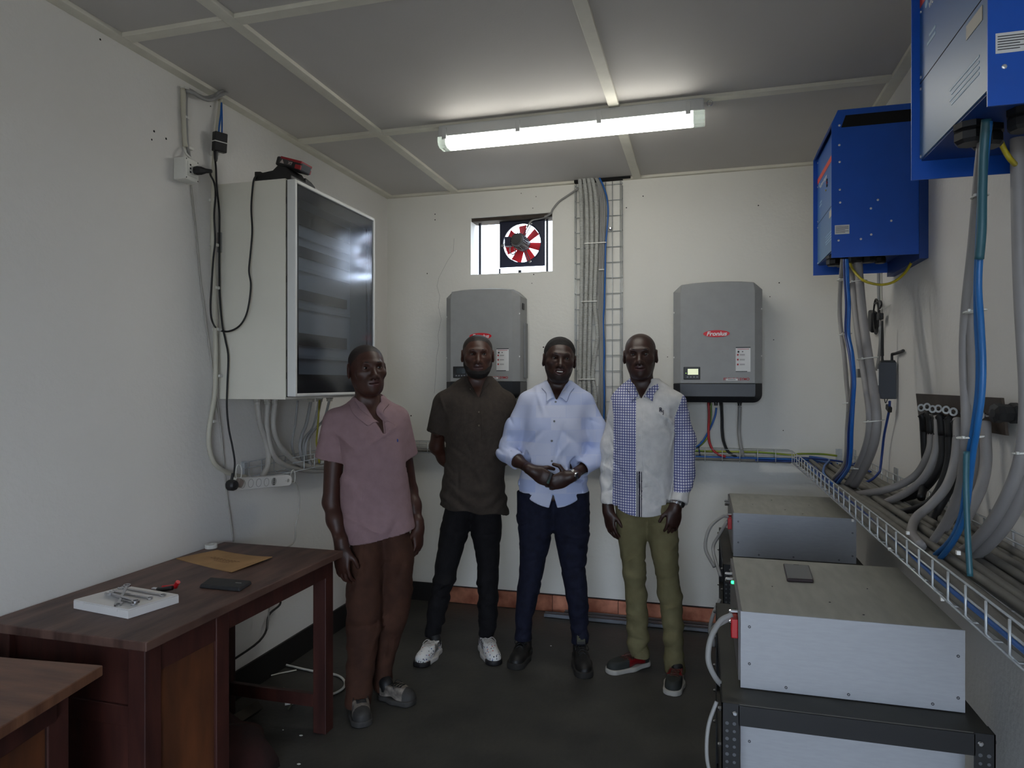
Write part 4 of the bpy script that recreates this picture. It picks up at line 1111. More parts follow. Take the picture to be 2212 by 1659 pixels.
    # side panel furniture: vent slot, rivets, data label
    b = MB(); b.prism([(BX0 + .034, 2.497), (XR - .05, 2.497), (XR - .05, 2.543), (BX0 + .050, 2.543)], 1, y0 - .0008, y0 + .001); b.build('vent_slot', M_dark, parent=near)
    for (cx, cz) in ((240, 703), (240, 813), (242, 907), (243, 1062), (245, 1134), (456, 1119), (417, 1167), (531, 1236), (693, 1226), (419, 1313), (361, 1338), (236, 1346)):
        p = PY(1720 + cx / 2.591, cz / 2.591, 2.912)
        b = MB(); b.lathe((p[0], y0 + .0005, p[2]), (0, -1, 0), [(.0048, 0), (.0042, .002), (.002, .0028)], n=8); b.build('rivet', M_rivet, parent=near)
    (xa, _, za), (xb_, _, zb_) = PY(1803, 487, 2.912), PY(1834.5, 505, 2.912)
    b = MB(); b.box(xa, y0 - .0008, zb_, xb_, y0 + .001, za); lb = b.build('data_label', M_paper, parent=near)
    for k in range(6):
        zz = za - .004 - (za - zb_ - .008) * k / 6
        b = MB(); b.box(xa + .003, y0 - .0012, zz - .0028, xb_ - .003 - (.012 if k in (3, 5) else 0), y0 - .0007, zz - .0012); b.build('text_line', M_txtd, parent=lb)
    return t
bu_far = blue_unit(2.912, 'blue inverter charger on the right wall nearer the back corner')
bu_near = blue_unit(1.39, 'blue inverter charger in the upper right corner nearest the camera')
def gland_r(x, y, z, r, par):
    b = MB(); b.lathe((x, y, z), (0, 0, -1), [(r * 1.3, 0), (r * 1.3, .012), (r * 1.1, .014), (r * 1.25, .02), (r * 1.25, .035), (r, .042)], n=8); return b.build('cable_gland', M_black, parent=par)
for t, y0 in ((bu_far, 2.912), (bu_near, 1.39)):
    for (x, dy, r) in ((.53, .22, .024), (.57, .25, .024), (.60, .16, .022), (.65, .17, .022), (.70, .2, .018)):
        gland_r(x, y0 + dy, BZ0 + .044, r, t)

# ------------------------------------------------------------------ cable drops
def PXv(l):
    return [PX(u, v, x) for u, v, x in l]
M_gdrop = mat('grey_drop_cable', (148, 144, 142), .5, var=.05, scale=10)
M_bluetl = mat('blue_teal_sheath', (34, 104, 168), .4, var=.06, scale=10)
M_yel = mat('yellow_earth_sheath', (196, 178, 40), .45, var=.15, scale=8)
M_teal = mat('teal_cable', (44, 92, 104), .45, var=.06, scale=10)
# far unit: double grey conduit
for k, dx in enumerate((-6.5, 6.5)):
    l = [(1845, 545, .60), (1851, 620, .60), (1858, 690, .60), (1868, 760, .60), (1879, 830, .60), (1887, 890, .60), (1886, 935, .60), (1876, 975, .60), (1858, 1015, .60), (1838, 1050, .60)]
    cable('drop_conduit', [PX(u + dx, v, x + .012 * k) for u, v, x in l], .0165, M_gdrop, '%s pipe of the double grey conduit below the far blue unit' % ('left' if k == 0 else 'right'), cat='conduit', group='double conduit of the far unit', n=12)
cable('drop_cable', PXv([(1820, 560, .55), (1815, 620, .55), (1814, 680, .55), (1819, 730, .55), (1824, 770, .55), (1829, 830, .55), (1833, 875, .55), (1830, 930, .55), (1828, 985, .55), (1820, 1012, .56), (1800, 1035, .57)]), .0085, M_gdrop, 'grey cable beside the blue one left of the double conduit')
cable('drop_cable', PXv([(1822, 720, .545), (1836, 765, .545), (1841, 820, .545), (1838, 860, .545), (1834, 890, .545)]), .0075, M_gdrop, 'short grey cable bowing right beside the blue drop cables')
for k in range(2):
    dx = 5 * k
    cable('drop_cable', PXv([(1824 + dx, 560, .54), (1826 + dx, 610, .54), (1829 + dx, 660, .54), (1828 + dx, 720, .54), (1836 + dx, 765, .54), (1843 + dx * .5, 820, .54), (1841 + dx * .4, 870, .54), (1835 + dx, 930, .54), (1833 + dx, 985, .55), (1826 + dx, 1015, .56), (1795 + 10 * k, 1050, .57)]), .0068, M_blued if k == 0 else M_bluec,
          '%s blue cable dropping from the far blue unit' % ('darker' if k == 0 else 'brighter'), group='blue drops of the far unit')
cable('earth_loop', [PY(1834, 562, 3.08), PY(1842, 582, 3.06), PY(1862, 604, 3.0), PY(1882, 612, 2.99), PY(1905, 615, 2.99), PY(1930, 609, 2.99), PY(1952, 592, 3.0), PY(1966, 572, 3.02), PY(1973, 553, 3.04)], .0052, M_yel, 'yellow earth wire looping under the far blue unit', cat='wire')
# near unit drops
cable('drop_cable', PXv([(2127, 270, .55), (2117, 350, .55), (2110, 430, .55), (2104, 500, .55), (2098, 560, .55), (2088, 650, .55), (2083, 730, .55), (2083, 800, .55), (2086, 860, .55), (2087, 930, .55), (2082, 1000, .56), (2070, 1065, .58), (2045, 1125, .60), (2012, 1175, .60)]), .0105, M_gdrop, 'left one of two pale grey cables dropping from the near blue unit', group='pale drops of the near unit')
cable('drop_cable', PXv([(2132, 270, .56), (2122, 350, .56), (2116, 430, .56), (2113, 500, .56), (2107, 570, .56), (2100, 640, .56), (2098, 710, .56), (2101, 780, .56), (2101, 830, .56), (2095, 900, .56), (2090, 960, .56), (2084, 1030, .58), (2070, 1090, .60), (2040, 1145, .61)]), .0105, M_gdrop, 'right one of two pale grey cables dropping from the near blue unit', group='pale drops of the near unit')
for k in range(2):
    dx = 8 * k
    cable('drop_cable', PXv([(2134 + dx * .3, 262, .545), (2126 + dx * .4, 330, .545), (2120 + dx * .4, 400, .545), (2116 + dx * .5, 470, .545), (2113 + dx * .5, 540, .545), (2110 + dx * .5, 620, .545), (2111 + dx, 700, .545), (2115 + dx, 780, .545), (2113 + dx, 850, .545), (2104 + dx, 920, .545), (2094 + dx, 980, .55), (2086 + dx, 1050, .56), (2078 + dx, 1110, .57), (2055 + dx, 1165, .58), (2015 + 12 * k, 1205 + 8 * k, .58)]), (.0066), M_bluetl,
          '%s bright blue cable dropping from the near blue unit' % ('left' if k == 0 else 'right'), group='blue drops of the near unit')
cable('drop_cable', PXv([(2130, 258, .54), (2124, 330, .54), (2122, 390, .54), (2121, 430, .54), (2120, 500, .54), (2115, 560, .54)]), .009, M_teal, 'teal cable leaving the underside of the near blue unit')
cable('teal_cord', PXv([(2088, 975, .53), (2087, 1040, .53), (2089, 1110, .53), (2092, 1180, .53), (2096, 1245, .53)]), .0062, M_teal, 'straight teal cord tied to the near tray edge', cat='cord')
for k, (dx, x) in enumerate(((0, .66), (26, .68))):
    cable('drop_conduit', [PX(u + dx, v + 8 * k, x) for u, v in [(2196, 235), (2198, 330), (2200, 430), (2202, 530), (2206, 640), (2212, 740), (2217, 830), (2217, 900), (2212, 960), (2200, 1015), (2180, 1065), (2150, 1120), (2118, 1160), (2085, 1190), (2060, 1200)]], .0145, M_gdrop,
          '%s thick grey conduit at the right edge below the near blue unit' % ('left' if k == 0 else 'right'), cat='conduit', group='thick conduits at the right edge', n=12)
# little white ties on the drops
def tie(u, v, x, w, m=None):
    c = Vector(PX(u, v, x)); r = w / 2 * math.hypot(c.x, c.y) / FPX
    e1 = Vector((c.y, -c.x, 0)).normalized(); e2 = Vector((c.x, c.y, 0)).normalized(); p = c - e1 * r * .5 - e2 * r
    b = MB()
    b.tube([c + e1 * r * math.cos(a) + e2 * r * math.sin(a) + Vector((0, 0, .12 * r * math.cos(a))) for a in [i * math.pi / 9 for i in range(18)]], .0022, n=6, closed=True)
    b.obox(p, .005, .007, .006)
    return b
for (u, v, x, w, lab) in ((1826, 722, .545, 22, 'middle of the blue and grey drops'), (1834, 870, .545, 22, 'lower part of the blue and grey drops'), (1820, 604, .545, 20, 'top of the blue and grey drops'), (1851, 609, .605, 34, 'upper end of the double conduit'),
                          (1874, 774, .605, 36, 'middle of the double conduit'), (1887, 909, .605, 36, 'lower bend of the double conduit'), (1856, 1010, .605, 36, 'foot of the double conduit'), (2116, 424, .55, 26, 'near unit drops at the height of its underside'),
                          (2106, 672, .55, 34, 'near unit drops half way down'), (2096, 944, .55, 40, 'near unit drops beside the busbar'), (2210, 978, .66, 30, 'thick conduits at the right edge')):
    tie(u, v, x, w).build('cable_tie', M_whitep, label='white cable tie around the ' + lab, cat='cable tie', group='white cable ties on the right wall drops', smooth=True)

# ------------------------------------------------------------------ wall devices behind the drops
cable('wall_conduit', PXv([(1898, 560, .806), (1898, 620, .806), (1899, 680, .806), (1902, 730, .806), (1898, 775, .806), (1893, 800, .80)]), .0075, M_greyp, 'slim grey conduit running down the right wall behind the far unit', cat='conduit')
rt = thing('wireless_router', 'dark grey wireless router with two aerials on the right wall', 'router', (.775, 3.36, 1.43))
yr = PX(1937, 820, .812)[1]
xr0 = PY(1899, 820, yr)[0]
zt_, zb_ = PY(1920, 782, yr)[2], PY(1920, 862, yr)[2]
M_rout = mat('router_charcoal', (58, 62, 70), .5, var=.04)
b = MB(); b.prism([(xr0 + .007, zt_), (.812, zt_), (.812, zb_), (xr0 + .011, zb_), (xr0, zb_ + .03), (xr0, zt_ - .012)], 1, yr, yr + .035); b.build('case', M_rout, parent=rt, bevel=.003)
b = MB(); b.prism([(xr0 + .005, zt_), (.810, zt_), (.806, zt_ + .008), (xr0 + .012, zt_ + .008)], 1, yr + .002, yr + .033); b.build('top_cap', M_black, parent=rt, bevel=.002)
b = MB(); b.box(xr0 - .001, yr + .006, zb_ + .06, xr0 + .001, yr + .03, zt_ - .03); b.build('label', M_paper, parent=rt)
xa = PY(1908, 780, yr)[0]; xb2 = PY(1929, 780, yr)[0]
b = MB(); b.lathe((xa, yr + .018, zt_ + .006), (0, 0, 1), [(.006, 0), (.005, .02), (.007, .022), (.006, .10), (.004, .175)], n=10); b.build('aerial', M_black, parent=rt)
b = MB(); b.lathe((xb2, yr + .018, zt_ + .006), (0, 0, 1), [(.006, 0), (.005, .03)], n=10); b.tube([(xb2, yr + .018, zt_ + .034), (xb2 + .010, yr - .01, zt_ + .037), (xb2 + .012, yr - .11, zt_ + .044)], .0065, n=10, sub=3); b.build('aerial', M_black, parent=rt)
b = MB(); b.tube([(xb2 - .03, yr + .015, zb_), (xb2 - .026, yr + .012, zb_ - .018), (xb2 - .018, yr + .012, zb_)], .002, n=6, sub=4); b.build('cord_loop', M_black, parent=rt, smooth=True)
ps_ = thing('sensor_cube', 'small black cube sensor on the right wall near the corner', 'sensor', (.80, 4.05, 1.53))
p, q_ = PX(1853, 797, .79), PX(1872, 815, .79)
b = MB(); b.box(.785, q_[1], q_[2], .815, p[1], p[2]); b.build('case', M_black, parent=ps_, bevel=.002)
b = MB(); b.box(.783, p[1] - .03, q_[2], .8152, p[1] + .001, p[2]); b.build('end_face', M_greyp, parent=ps_)
pw = thing('power_adapter', 'black power adapter with coiled cord hanging on the right wall', 'adapter', PX(1885, 700, .795))
c = Vector(PX(1885, 694, .795)); R = Matrix.Rotation(.25, 3, 'X')
b = MB(); b.obox(c, .03, .085, .10, R); b.build('body', M_black, parent=pw, bevel=.008)
for k in range(3):
    cc = Vector(PX(1892, 680 + 4 * k, .785 + .006 * k))
    b = MB(); b.tube([cc + Vector((0, .05 * math.cos(a), .075 * math.sin(a))) for a in [i * math.pi / 10 for i in range(20)]], .0032, n=6, closed=True); b.build('cord_coil', M_black, parent=pw, smooth=True)
b = MB(); b.tube([PX(1888, 656, .78), PX(1901, 650, .78), PX(1904, 658, .78), PX(1899, 672, .785), PX(1903, 690, .785)], .004, n=6, sub=4); b.build('cord_hook', M_black, parent=pw, smooth=True)
b = MB(); b.obox(PX(1901, 684, .79), .02, .05, .03); b.build('plug', M_black, parent=pw, bevel=.004)
b = MB(); b.tube([PX(1900, 669, .775), PX(1912, 666, .775), PX(1925, 658, .775)], .0015, n=5); b.build('cable_tie', M_whitep, parent=pw)
cable('network_lead', PXv([(1922, 866, .79), (1921, 885, .79), (1917, 905, .79), (1910, 940, .79), (1906, 975, .79), (1902, 1010, .78), (1898, 1022, .76), (1880, 1038, .72), (1855, 1045, .67)]), .0055, M_blued, 'blue network lead hanging from the router', n=8)
b = MB(); b.obox(PX(1920, 882, .788), .016, .05, .024, Matrix.Rotation(.3, 3, 'X')); b.build('ferrite_clip', M_black, label='black clip on the blue network lead below the router', cat='clip', bevel=.003)
cable('network_lead', PXv([(1874, 850, .79), (1876, 880, .79), (1877, 915, .79), (1873, 945, .79), (1866, 970, .785), (1856, 995, .77), (1840, 1005, .74)]), .0055, M_blued, 'dark blue lead with a black connector left of the router')
cc = Vector(PX(1874, 868, .789)); b = MB(); b.obox(cc, .014, .045, .05); b.build('connector', M_black, label='black connector at the top of the dark blue lead', cat='connector', bevel=.003)

# ------------------------------------------------------------------ busbar with lugs and taped battery cables
M_bar = mat('tarnished_busbar', (84, 72, 62), .5, metal=.35, var=.15, scale=12)
bbth = thing('busbar_plate', 'dark tarnished busbar plate on the right wall', 'busbar', (.80, 2.55, 1.36))
pts_t = [PX(1978, 852, .778), PX(2162, 857, .778)]; pts_b = [PX(1985, 910, .796), PX(2173, 938, .796)]
b = MB()
vs = [pts_b[0], pts_b[1], pts_t[1], pts_t[0]]
zt0 = (pts_t[0][2] + pts_t[1][2]) / 2; zb0 = (pts_b[0][2] + pts_b[1][2]) / 2
vs = [(.796, pts_b[0][1], zb0), (.796, pts_b[1][1], zb0), (.778, pts_t[1][1], zt0), (.778, pts_t[0][1], zt0)]
b.add(vs + [(x + .008, y, z) for x, y, z in vs], [(0, 1, 2, 3), (7, 6, 5, 4), (0, 4, 5, 1), (1, 5, 6, 2), (2, 6, 7, 3), (3, 7, 4, 0)])
b.build('plate', M_bar, parent=bbth, bevel=.001)
for y in (pts_t[0][1] - .06, pts_t[1][1] + .06):
    b = MB(); b.box(.786, y - .012, zt0 - .06, XR, y + .012, zt0 - .035); b.build('standoff', M_black, parent=bbth)
p = PX(2120 + 12, 902, .775)
for (u, v) in ((1998, 882), (2011, 880), (2023, 885), (2036, 884), (2053, 887), (2069, 891), (2090, 893), (2112, 897), (2127, 898), (2145, 898)):
    p = PX(u, v, .783); b = MB(); b.lathe((.787, p[1], p[2]), (-1, 0, 0), [(.009, 0), (.009, .006), (.0045, .007), (.0045, .022)], n=6); b.build('bolt', M_steel, parent=bbth)
M_gknob = mat('isolator_black', (30, 31, 33), .5)
kn = thing('isolator_knob', 'black cable entry knob on the right wall beyond the busbar', 'knob', PX(2185, 893, .80))
yk = PX(2188, 893, .80)[1]
b = MB(); b.lathe((XR - .002, yk + .02, PX(2188, 893, .80)[2]), (-1, -.2, 0), [(.028, 0), (.028, .018), (.024, .02), (.024, .04), (.027, .042), (.026, .06), (.012, .064)], n=8); b.build('body', M_gknob, parent=kn)
def batt(u, v, path, m, r, label, boot_v):
    th = thing('battery_cable', label, 'cable', PX(u, v, .77), group='taped cables on the busbar')
    p0 = Vector(PX(u, v, .772)); p1 = Vector(PX(u + (path[0][0] - u) * .6, v + 14, .770)); p2 = Vector(PX(path[0][0], boot_v, path[0][2]))
    # copper lug eye
    b = MB(); n = 14; vs = []
    for dx in (-.002, .002):
        for rr_ in (.012, .0065):
            vs += [p0 + Vector((-.012, 0, .002)) + Vector((-.55, -.83, 0)) * dx + Vector((.83, -.55, 0)) * rr_ * math.cos(2 * math.pi * i / n) + Vector((0, 0, rr_ * 1.15 * math.sin(2 * math.pi * i / n))) for i in range(n)]
    fs = []
    for i in range(n):
        j = (i + 1) % n
        fs += [(i, j, n + j, n + i), (2 * n + j, 2 * n + i, 3 * n + i, 3 * n + j), (i, 2 * n + i, 2 * n + j, j), (n + j, 3 * n + j, 3 * n + i, n + i)]
    b.add(vs, fs); b.build('lug', M_galv, parent=th, bevel=.0005)
    b = MB(); b.tube([p0 + Vector((-.012, 0, -.022)), p1 + Vector((-.004, 0, -.012)), p2], .0135, n=10, sub=4); b.build('tape_wrap', M_blackm, parent=th, smooth=True)
    pts = [p1, p2] + [Vector(PX(*q)) for q in path[1:]]
    b = MB(); b.tube(pts, r, n=10, sub=8); b.build('sheath', m, parent=th, smooth=True)
batt(1998, 882, [(1996, 930, .775), (1998, 975, .775), (2000, 1010, .77), (1997, 1045, .74), (1990, 1075, .70)], M_blackm, .013, 'black cable on the first lug of the busbar', 930)
batt(2011, 880, [(2012, 935, .770), (2008, 975, .76), (1985, 1020, .74), (1950, 1045, .70), (1905, 1060, .65), (1850, 1068, .60)], M_gdrop, .0135, 'grey cable on the second lug sweeping left into the tray', 938)
batt(2023, 885, [(2026, 940, .765), (2020, 985, .755), (1998, 1030, .73), (1962, 1062, .70), (1915, 1085, .65), (1880, 1100, .61)], M_gdrop, .0135, 'grey cable on the third lug of the busbar', 940)
batt(2036, 884, [(2036, 938, .770), (2036, 985, .765), (2020, 1030, .75), (1985, 1066, .73), (1940, 1080, .70)], M_blackm, .012, 'black cable on the fourth lug of the busbar', 940)
batt(2053, 887, [(2052, 945, .765), (2050, 995, .76), (2035, 1045, .74), (2008, 1085, .71), (1960, 1105, .67), (1935, 1107, .64)], M_blackm, .013, 'thick black cable on the fifth lug curving into the tray', 945)
batt(2069, 891, [(2068, 946, .760), (2062, 1000, .75), (2045, 1050, .72), (2012, 1090, .68), (1980, 1118, .63), (1970, 1150, .58), (1990, 1180, .56)], M_gdrop, .0135, 'grey cable on the sixth lug bending back towards the camera', 946)
batt(2112, 897, [(2112, 960, .770), (2110, 1010, .765), (2095, 1060, .74), (2070, 1100, .70), (2040, 1130, .66)], M_gdrop, .012, 'grey cable half hidden behind the blue drops', 950)
batt(2127, 898, [(2129, 950, .765), (2130, 1000, .76), (2120, 1050, .74), (2100, 1095, .71), (2080, 1130, .68)], M_gdrop, .0145, 'marked grey cable on the last lug of the busbar', 945)
cable('black_feeder', PXv([(2072, 940, .78), (2070, 1000, .775), (2050, 1055, .76), (2025, 1100, .73), (2010, 1130, .70)]), .016, M_blackm, 'thick black feeder cable behind the grey battery cables')

# ------------------------------------------------------------------ right wall tray and its contents
rtr = wire_tray('cable_tray', 'wide wire mesh tray full of cables along the right wall', 1, .75, 4.28, XR - .022, .50, 1.036, 1.108, (.65, 2.4, 1.036), phase=.078, zmid=1.081)
for y in (4.2, 3.35, 2.3):
    b = MB(); b.box(XR - .004, y - .03, 1.03, XR - .001, y + .03, 1.13); b.build('wall_bracket', M_galv, parent=rtr)
b = MB(); b.box(.755, YB - .004, 1.03, .79, YB - .001, 1.115); b.build('wall_bracket', M_galv, parent=rtr)
random.seed(11)
for k in range(17):
    x = .522 + .0165 * k
    zz = 1.049 + (.012 if k % 3 == 1 else 0) + .004 * random.random()
    ya, yb_ = .78, (4.15 if k % 2 == 0 else 3.3 + .8 * random.random())
    pts = []
    n = 9
    for i in range(n + 1):
        y = ya + (yb_ - ya) * i / n
        pts.append((min(.785, max(.515, x + .012 * math.sin(2.1 * y + k) + .006 * random.uniform(-1, 1))), y, zz + .004 * math.sin(3 * y + 2 * k)))
    cable('tray_grey_cable', pts, .0125 if k % 2 else .0105, M_greyd, 'dusty grey cable lying lengthwise in the right wall tray', group='dusty cables in the right tray', n=8, sub=4)
for k in range(3):
    cable('tray_blue_cable', [(.516 + .011 * k, .78, 1.052 + .006 * k), (.514 + .011 * k, 1.4, 1.06), (.517 + .01 * k, 2.0, 1.055 + .004 * k), (.52 + .011 * k, 2.8, 1.062), (.53 + .012 * k, 3.6, 1.06), (.55 + .02 * k, 4.1, 1.06)], .0055, M_blued if k else M_bluec,
          'blue cable along the open edge of the right wall tray', group='blue cables in the right tray')
cable('tray_blue_cable', [(.60, 4.30, 1.075), (.66, 4.05, 1.085), (.60, 3.8, 1.08), (.55, 3.5, 1.075), (.54, 3.2, 1.07)], .0055, M_bluec, 'blue cable snaking across the far end of the right tray')
cable('tray_blue_cable', [(.52, 4.27, 1.07), (.60, 4.12, 1.082), (.72, 3.95, 1.085), (.77, 3.6, 1.08)], .0055, M_blued, 'dark blue cable crossing the corner of the right tray')
for (u, v) in ((1845, 1122), (1925, 1183), (2040, 1290), (1965, 1148), (2075, 1190)):
    p = Vector(PX(u, v, .505))
    b = MB(); b.obox(p + Vector((-.004, 0, -.004)), .007, .008, .008)
    b.build('cable_tie', M_whitep, parent=rtr, smooth=False)

# ------------------------------------------------------------------ slotted angle racks with battery modules
M_angle = mat('slotted_angle_black', (24, 24, 26), .5, metal=.2, var=.1, scale=20)
M_shelf = mat('shelf_dark_grey', (66, 64, 58), .55, metal=.2, var=.12, scale=10)
M_hole = mat('slot_hole_grey', (84, 86, 90), .7)
M_alu = mat('battery_front_aluminium', (158, 160, 164), .45, metal=.15, var=.03, scale=30, stretch=(1, 1, 6))
M_zinc = mat('battery_top_zinc', (166, 165, 155), .5, metal=.0, var=.08, scale=14, stretch=(3, .6, 1))
def rack(y0, y1, x0, x1, label, n_front_holes):
    t = thing('slotted_rack', label, 'rack', ((x0 + x1) / 2, (y0 + y1) / 2, 0), group='slotted angle racks')
    zs = .715
    for z in (zs, .42, .14):
        b = MB(); b.box(x0 + .003, y0 + .003, z - .003, x1 - .003, y1 - .003, z); b.build('shelf', M_shelf, parent=t)
        for (ya, yb_) in ((y0, y0 + .003), (y1 - .003, y1)):
            b = MB(); b.box(x0 + .04, ya, z - .052, x1 - .04, yb_, z - .003); b.build('beam', M_angle, parent=t)
        for (xa, xb_) in ((x0, x0 + .003), (x1 - .003, x1)):
            b = MB(); b.box(xa, y0 + .04, z - .04, xb_, y1 - .04, z - .003); b.build('beam', M_angle, parent=t)
    for (xa, sx) in ((x0, 1), (x1, -1)):
        for (ya, sy) in ((y0, 1), (y1, -1)):
            b = MB(); b.box(xa, ya, 0, xa + sx * .042, ya + sy * .003, zs); b.box(xa, ya, 0, xa + sx * .003, ya + sy * .042, zs)
            po = b.build('post', M_angle, parent=t)
            if sy == 1:
                for k in range(n_front_holes):
                    z = zs - .03 - .019 * k
                    for q, xx in enumerate((.013, .030)):
                        if k == 0: continue
                        b = MB(); b.lathe((xa + sx * xx, ya - .0004, z), (0, 1, 0), [(.0038 + .0007 * (k % 2), 0), (.0038, .001)], n=8); b.build('slot_hole', M_hole, parent=po)
            zb_ = zs - .022
            b = MB(); b.lathe((xa + sx * .031, ya - sy * .001, zb_), (0, -sy, 0), [(.0065, 0), (.0065, .004), (.004, .006)], n=12); b.build('bolt', M_steel, parent=t)
            for z in (.69, .60, .50, .41, .30):
                b = MB(); b.lathe((xa - sx * .0005, ya + sy * .022, z), (-sx, 0, 0), [(.006, 0), (.006, .005), (.004, .008)], n=6); b.build('bolt', M_steel, parent=t)
    return t
rack1 = rack(1.765, 2.56, .045, .632, 'black slotted angle rack in the bottom right foreground', 26)
rack2 = rack(3.11, 3.90, .085, .672, 'black slotted angle rack further back by the corner', 8)
def module(x0, y0, z0, label, h=.198, w=.509, d=.575, led=True):
    t = thing('battery_module', label, 'battery module', (x0 + w / 2, y0 + d / 2, z0), group='battery modules on the racks')
    x1, y1, z1 = x0 + w, y0 + d, z0 + h
    b = MB(); b.box(x0 + .004, y0 + .004, z0 + .001, x1 - .004, y1, z1); b.build('case', M_zinc, parent=t, bevel=.0015)
    b = MB(); b.box(x0, y0, z0 + .001, x1, y0 + .004, z1); b.build('end_plate', M_alu, parent=t, bevel=.001)
    for (fx, fz) in ((.022, .16), (.022, .065), (.11, .014), (.255, .014), (.44, .014), (w - .015, .135), (w - .015, .035)):
        b = MB(); b.lathe((x0 + fx, y0 + .0005, z0 + fz), (0, -1, 0), [(.0038, 0), (.0036, .0015), (.0016, .0015), (.0016, .0003)], n=10); b.build('screw', M_txtd, parent=t)
    for (fx, fy, r) in ((.20, .40, .003), (.235, .14, .003), (.30, .055, .003), (.36, .30, .002), (.10, .25, .002)):
        b = MB(); b.lathe((x0 + fx, y0 + fy, z1), (0, 0, 1), [(r, 0), (r * .8, .0012)], n=8); b.build('top_screw', M_txtd, parent=t)
    # connection face on the left
    b = MB(); b.box(x0 - .004, y0 + .02, z0 + .012, x0 + .004, y1 - .01, z1 - .003); fc_ = b.build('terminal_face', mat('terminal_face_grey', (112, 110, 110), .5), parent=t)
    M_rb = mat('red_terminal_cover', (180, 26, 34), .4)
    b = MB(); b.box(x0 - .022, y0 + .03, z0 + .115, x0 - .004, y0 + .085, z0 + .165); b.build('red_terminal', M_rb, parent=fc_, bevel=.003)
    b = MB(); b.box(x0 - .02, y0 + .10, z0 + .115, x0 - .004, y0 + .13, z0 + .165); b.build('black_terminal', M_black, parent=fc_, bevel=.003)
    for (dy, dz) in ((.055, .178), (.055, .15), (.36, .18), (.42, .18), (.39, .168)):
        b = MB(); b.lathe((x0 - .004, y0 + dy, z0 + dz), (-1, 0, 0), [(.006, 0), (.006, .018), (.004, .022)], n=8); b.build('terminal_stud', M_steel, parent=fc_)
    if led:
        b = MB(); b.lathe((x0 - .004, y0 + .30, z0 + .188), (-1, 0, 0), [(.005, 0), (.005, .006), (.003, .008)], n=10); b.build('status_led', M_led, parent=fc_)
    b = MB(); b.box(x1 - .004, y0 + .06, z0 + .03, x1 + .012, y1 - .06, z0 + .06); b.build('side_handle', M_black, parent=t, bevel=.003)
    return t
module(.094, 1.86, .716, 'grey battery module with the phone on top', led=True)
module(.133, 3.26, .716, 'grey battery module on the far rack', led=False)
module(.094, 1.86, .421, 'grey battery module on the lower shelf of the near rack', led=False)
# phone on the near module
q = [Vector(PZ(u, v, .9145)) for u, v in [(1700, 1257), (1758, 1260), (1748, 1227), (1692, 1223)]]
ph = thing('smartphone', 'dark smartphone lying face up on the near battery module', 'phone', (q[0] + q[2]) / 2)
b = MB(); b.hexa(ins(q, 1, .9146), ins(q, 1, .9235)); b.build('case', mat('phone_case_maroon_black', (40, 24, 26), .4), parent=ph, bevel=.003)
b = MB(); b.hexa(ins(q, .93, .9236), ins(q, .93, .9242)); sc_ = b.build('screen_glass', mat('phone_glass', (58, 58, 62), .12, spec=.7), parent=ph)
c = q[2].lerp(q[3], .5).lerp(q[0].lerp(q[1], .5), .05); b = MB(); b.box(c.x - .008, c.y - .0015, .9242, c.x + .008, c.y + .0015, .9245); b.build('earpiece', M_dark, parent=ph)
# earth leads looping beside the racks
def looplead(l, label, r=.0075, m=None):
    cable('earth_lead', l, r, m or M_greyp, label, cat='cable', group='grey leads beside the racks')
looplead([(.075, 1.915, .885), (.045, 1.90, .87), (.020, 1.87, .83), (.014, 1.86, .78), (.030, 1.87, .735), (.050, 1.90, .70)], 'grey lead looping from the red terminal of the near module')
looplead([(.072, 1.95, .865), (.040, 1.96, .84), (.025, 2.10, .77), (.030, 2.30, .70), (.036, 2.40, .62)], 'grey lead running back along the near rack')
looplead([(.034, 1.80, .70), (.014, 1.79, .64), (.010, 1.785, .57), (.020, 1.785, .52), (.036, 1.79, .49)], 'thin grey lead bowed outside the near rack post', .005)
looplead([(.034, 1.79, .46), (.016, 1.785, .40), (.012, 1.78, .35), (.030, 1.78, .30)], 'grey lead low beside the near rack post', .007)
looplead([(.113, 3.315, .885), (.085, 3.30, .885), (.030, 3.25, .84), (.012, 3.20, .76), (.050, 3.15, .69)], 'grey lead arching from the far module terminal')
looplead([(.113, 3.33, .865), (.070, 3.28, .80), (.045, 3.22, .75), (.075, 3.12, .66)], 'grey lead inside the arch of the far module')
looplead([(.075, 3.12, .56), (.045, 3.10, .50), (.030, 3.10, .42), (.060, 3.10, .36)], 'grey lead low beside the far rack post')

cable('earth_loop', [PX(2158, 300, .60), PX(2168, 322, .61), PX(2180, 342, .62), PX(2192, 355, .64)], .0055, M_yel, 'yellow earth wire leaving the near blue unit', cat='wire')
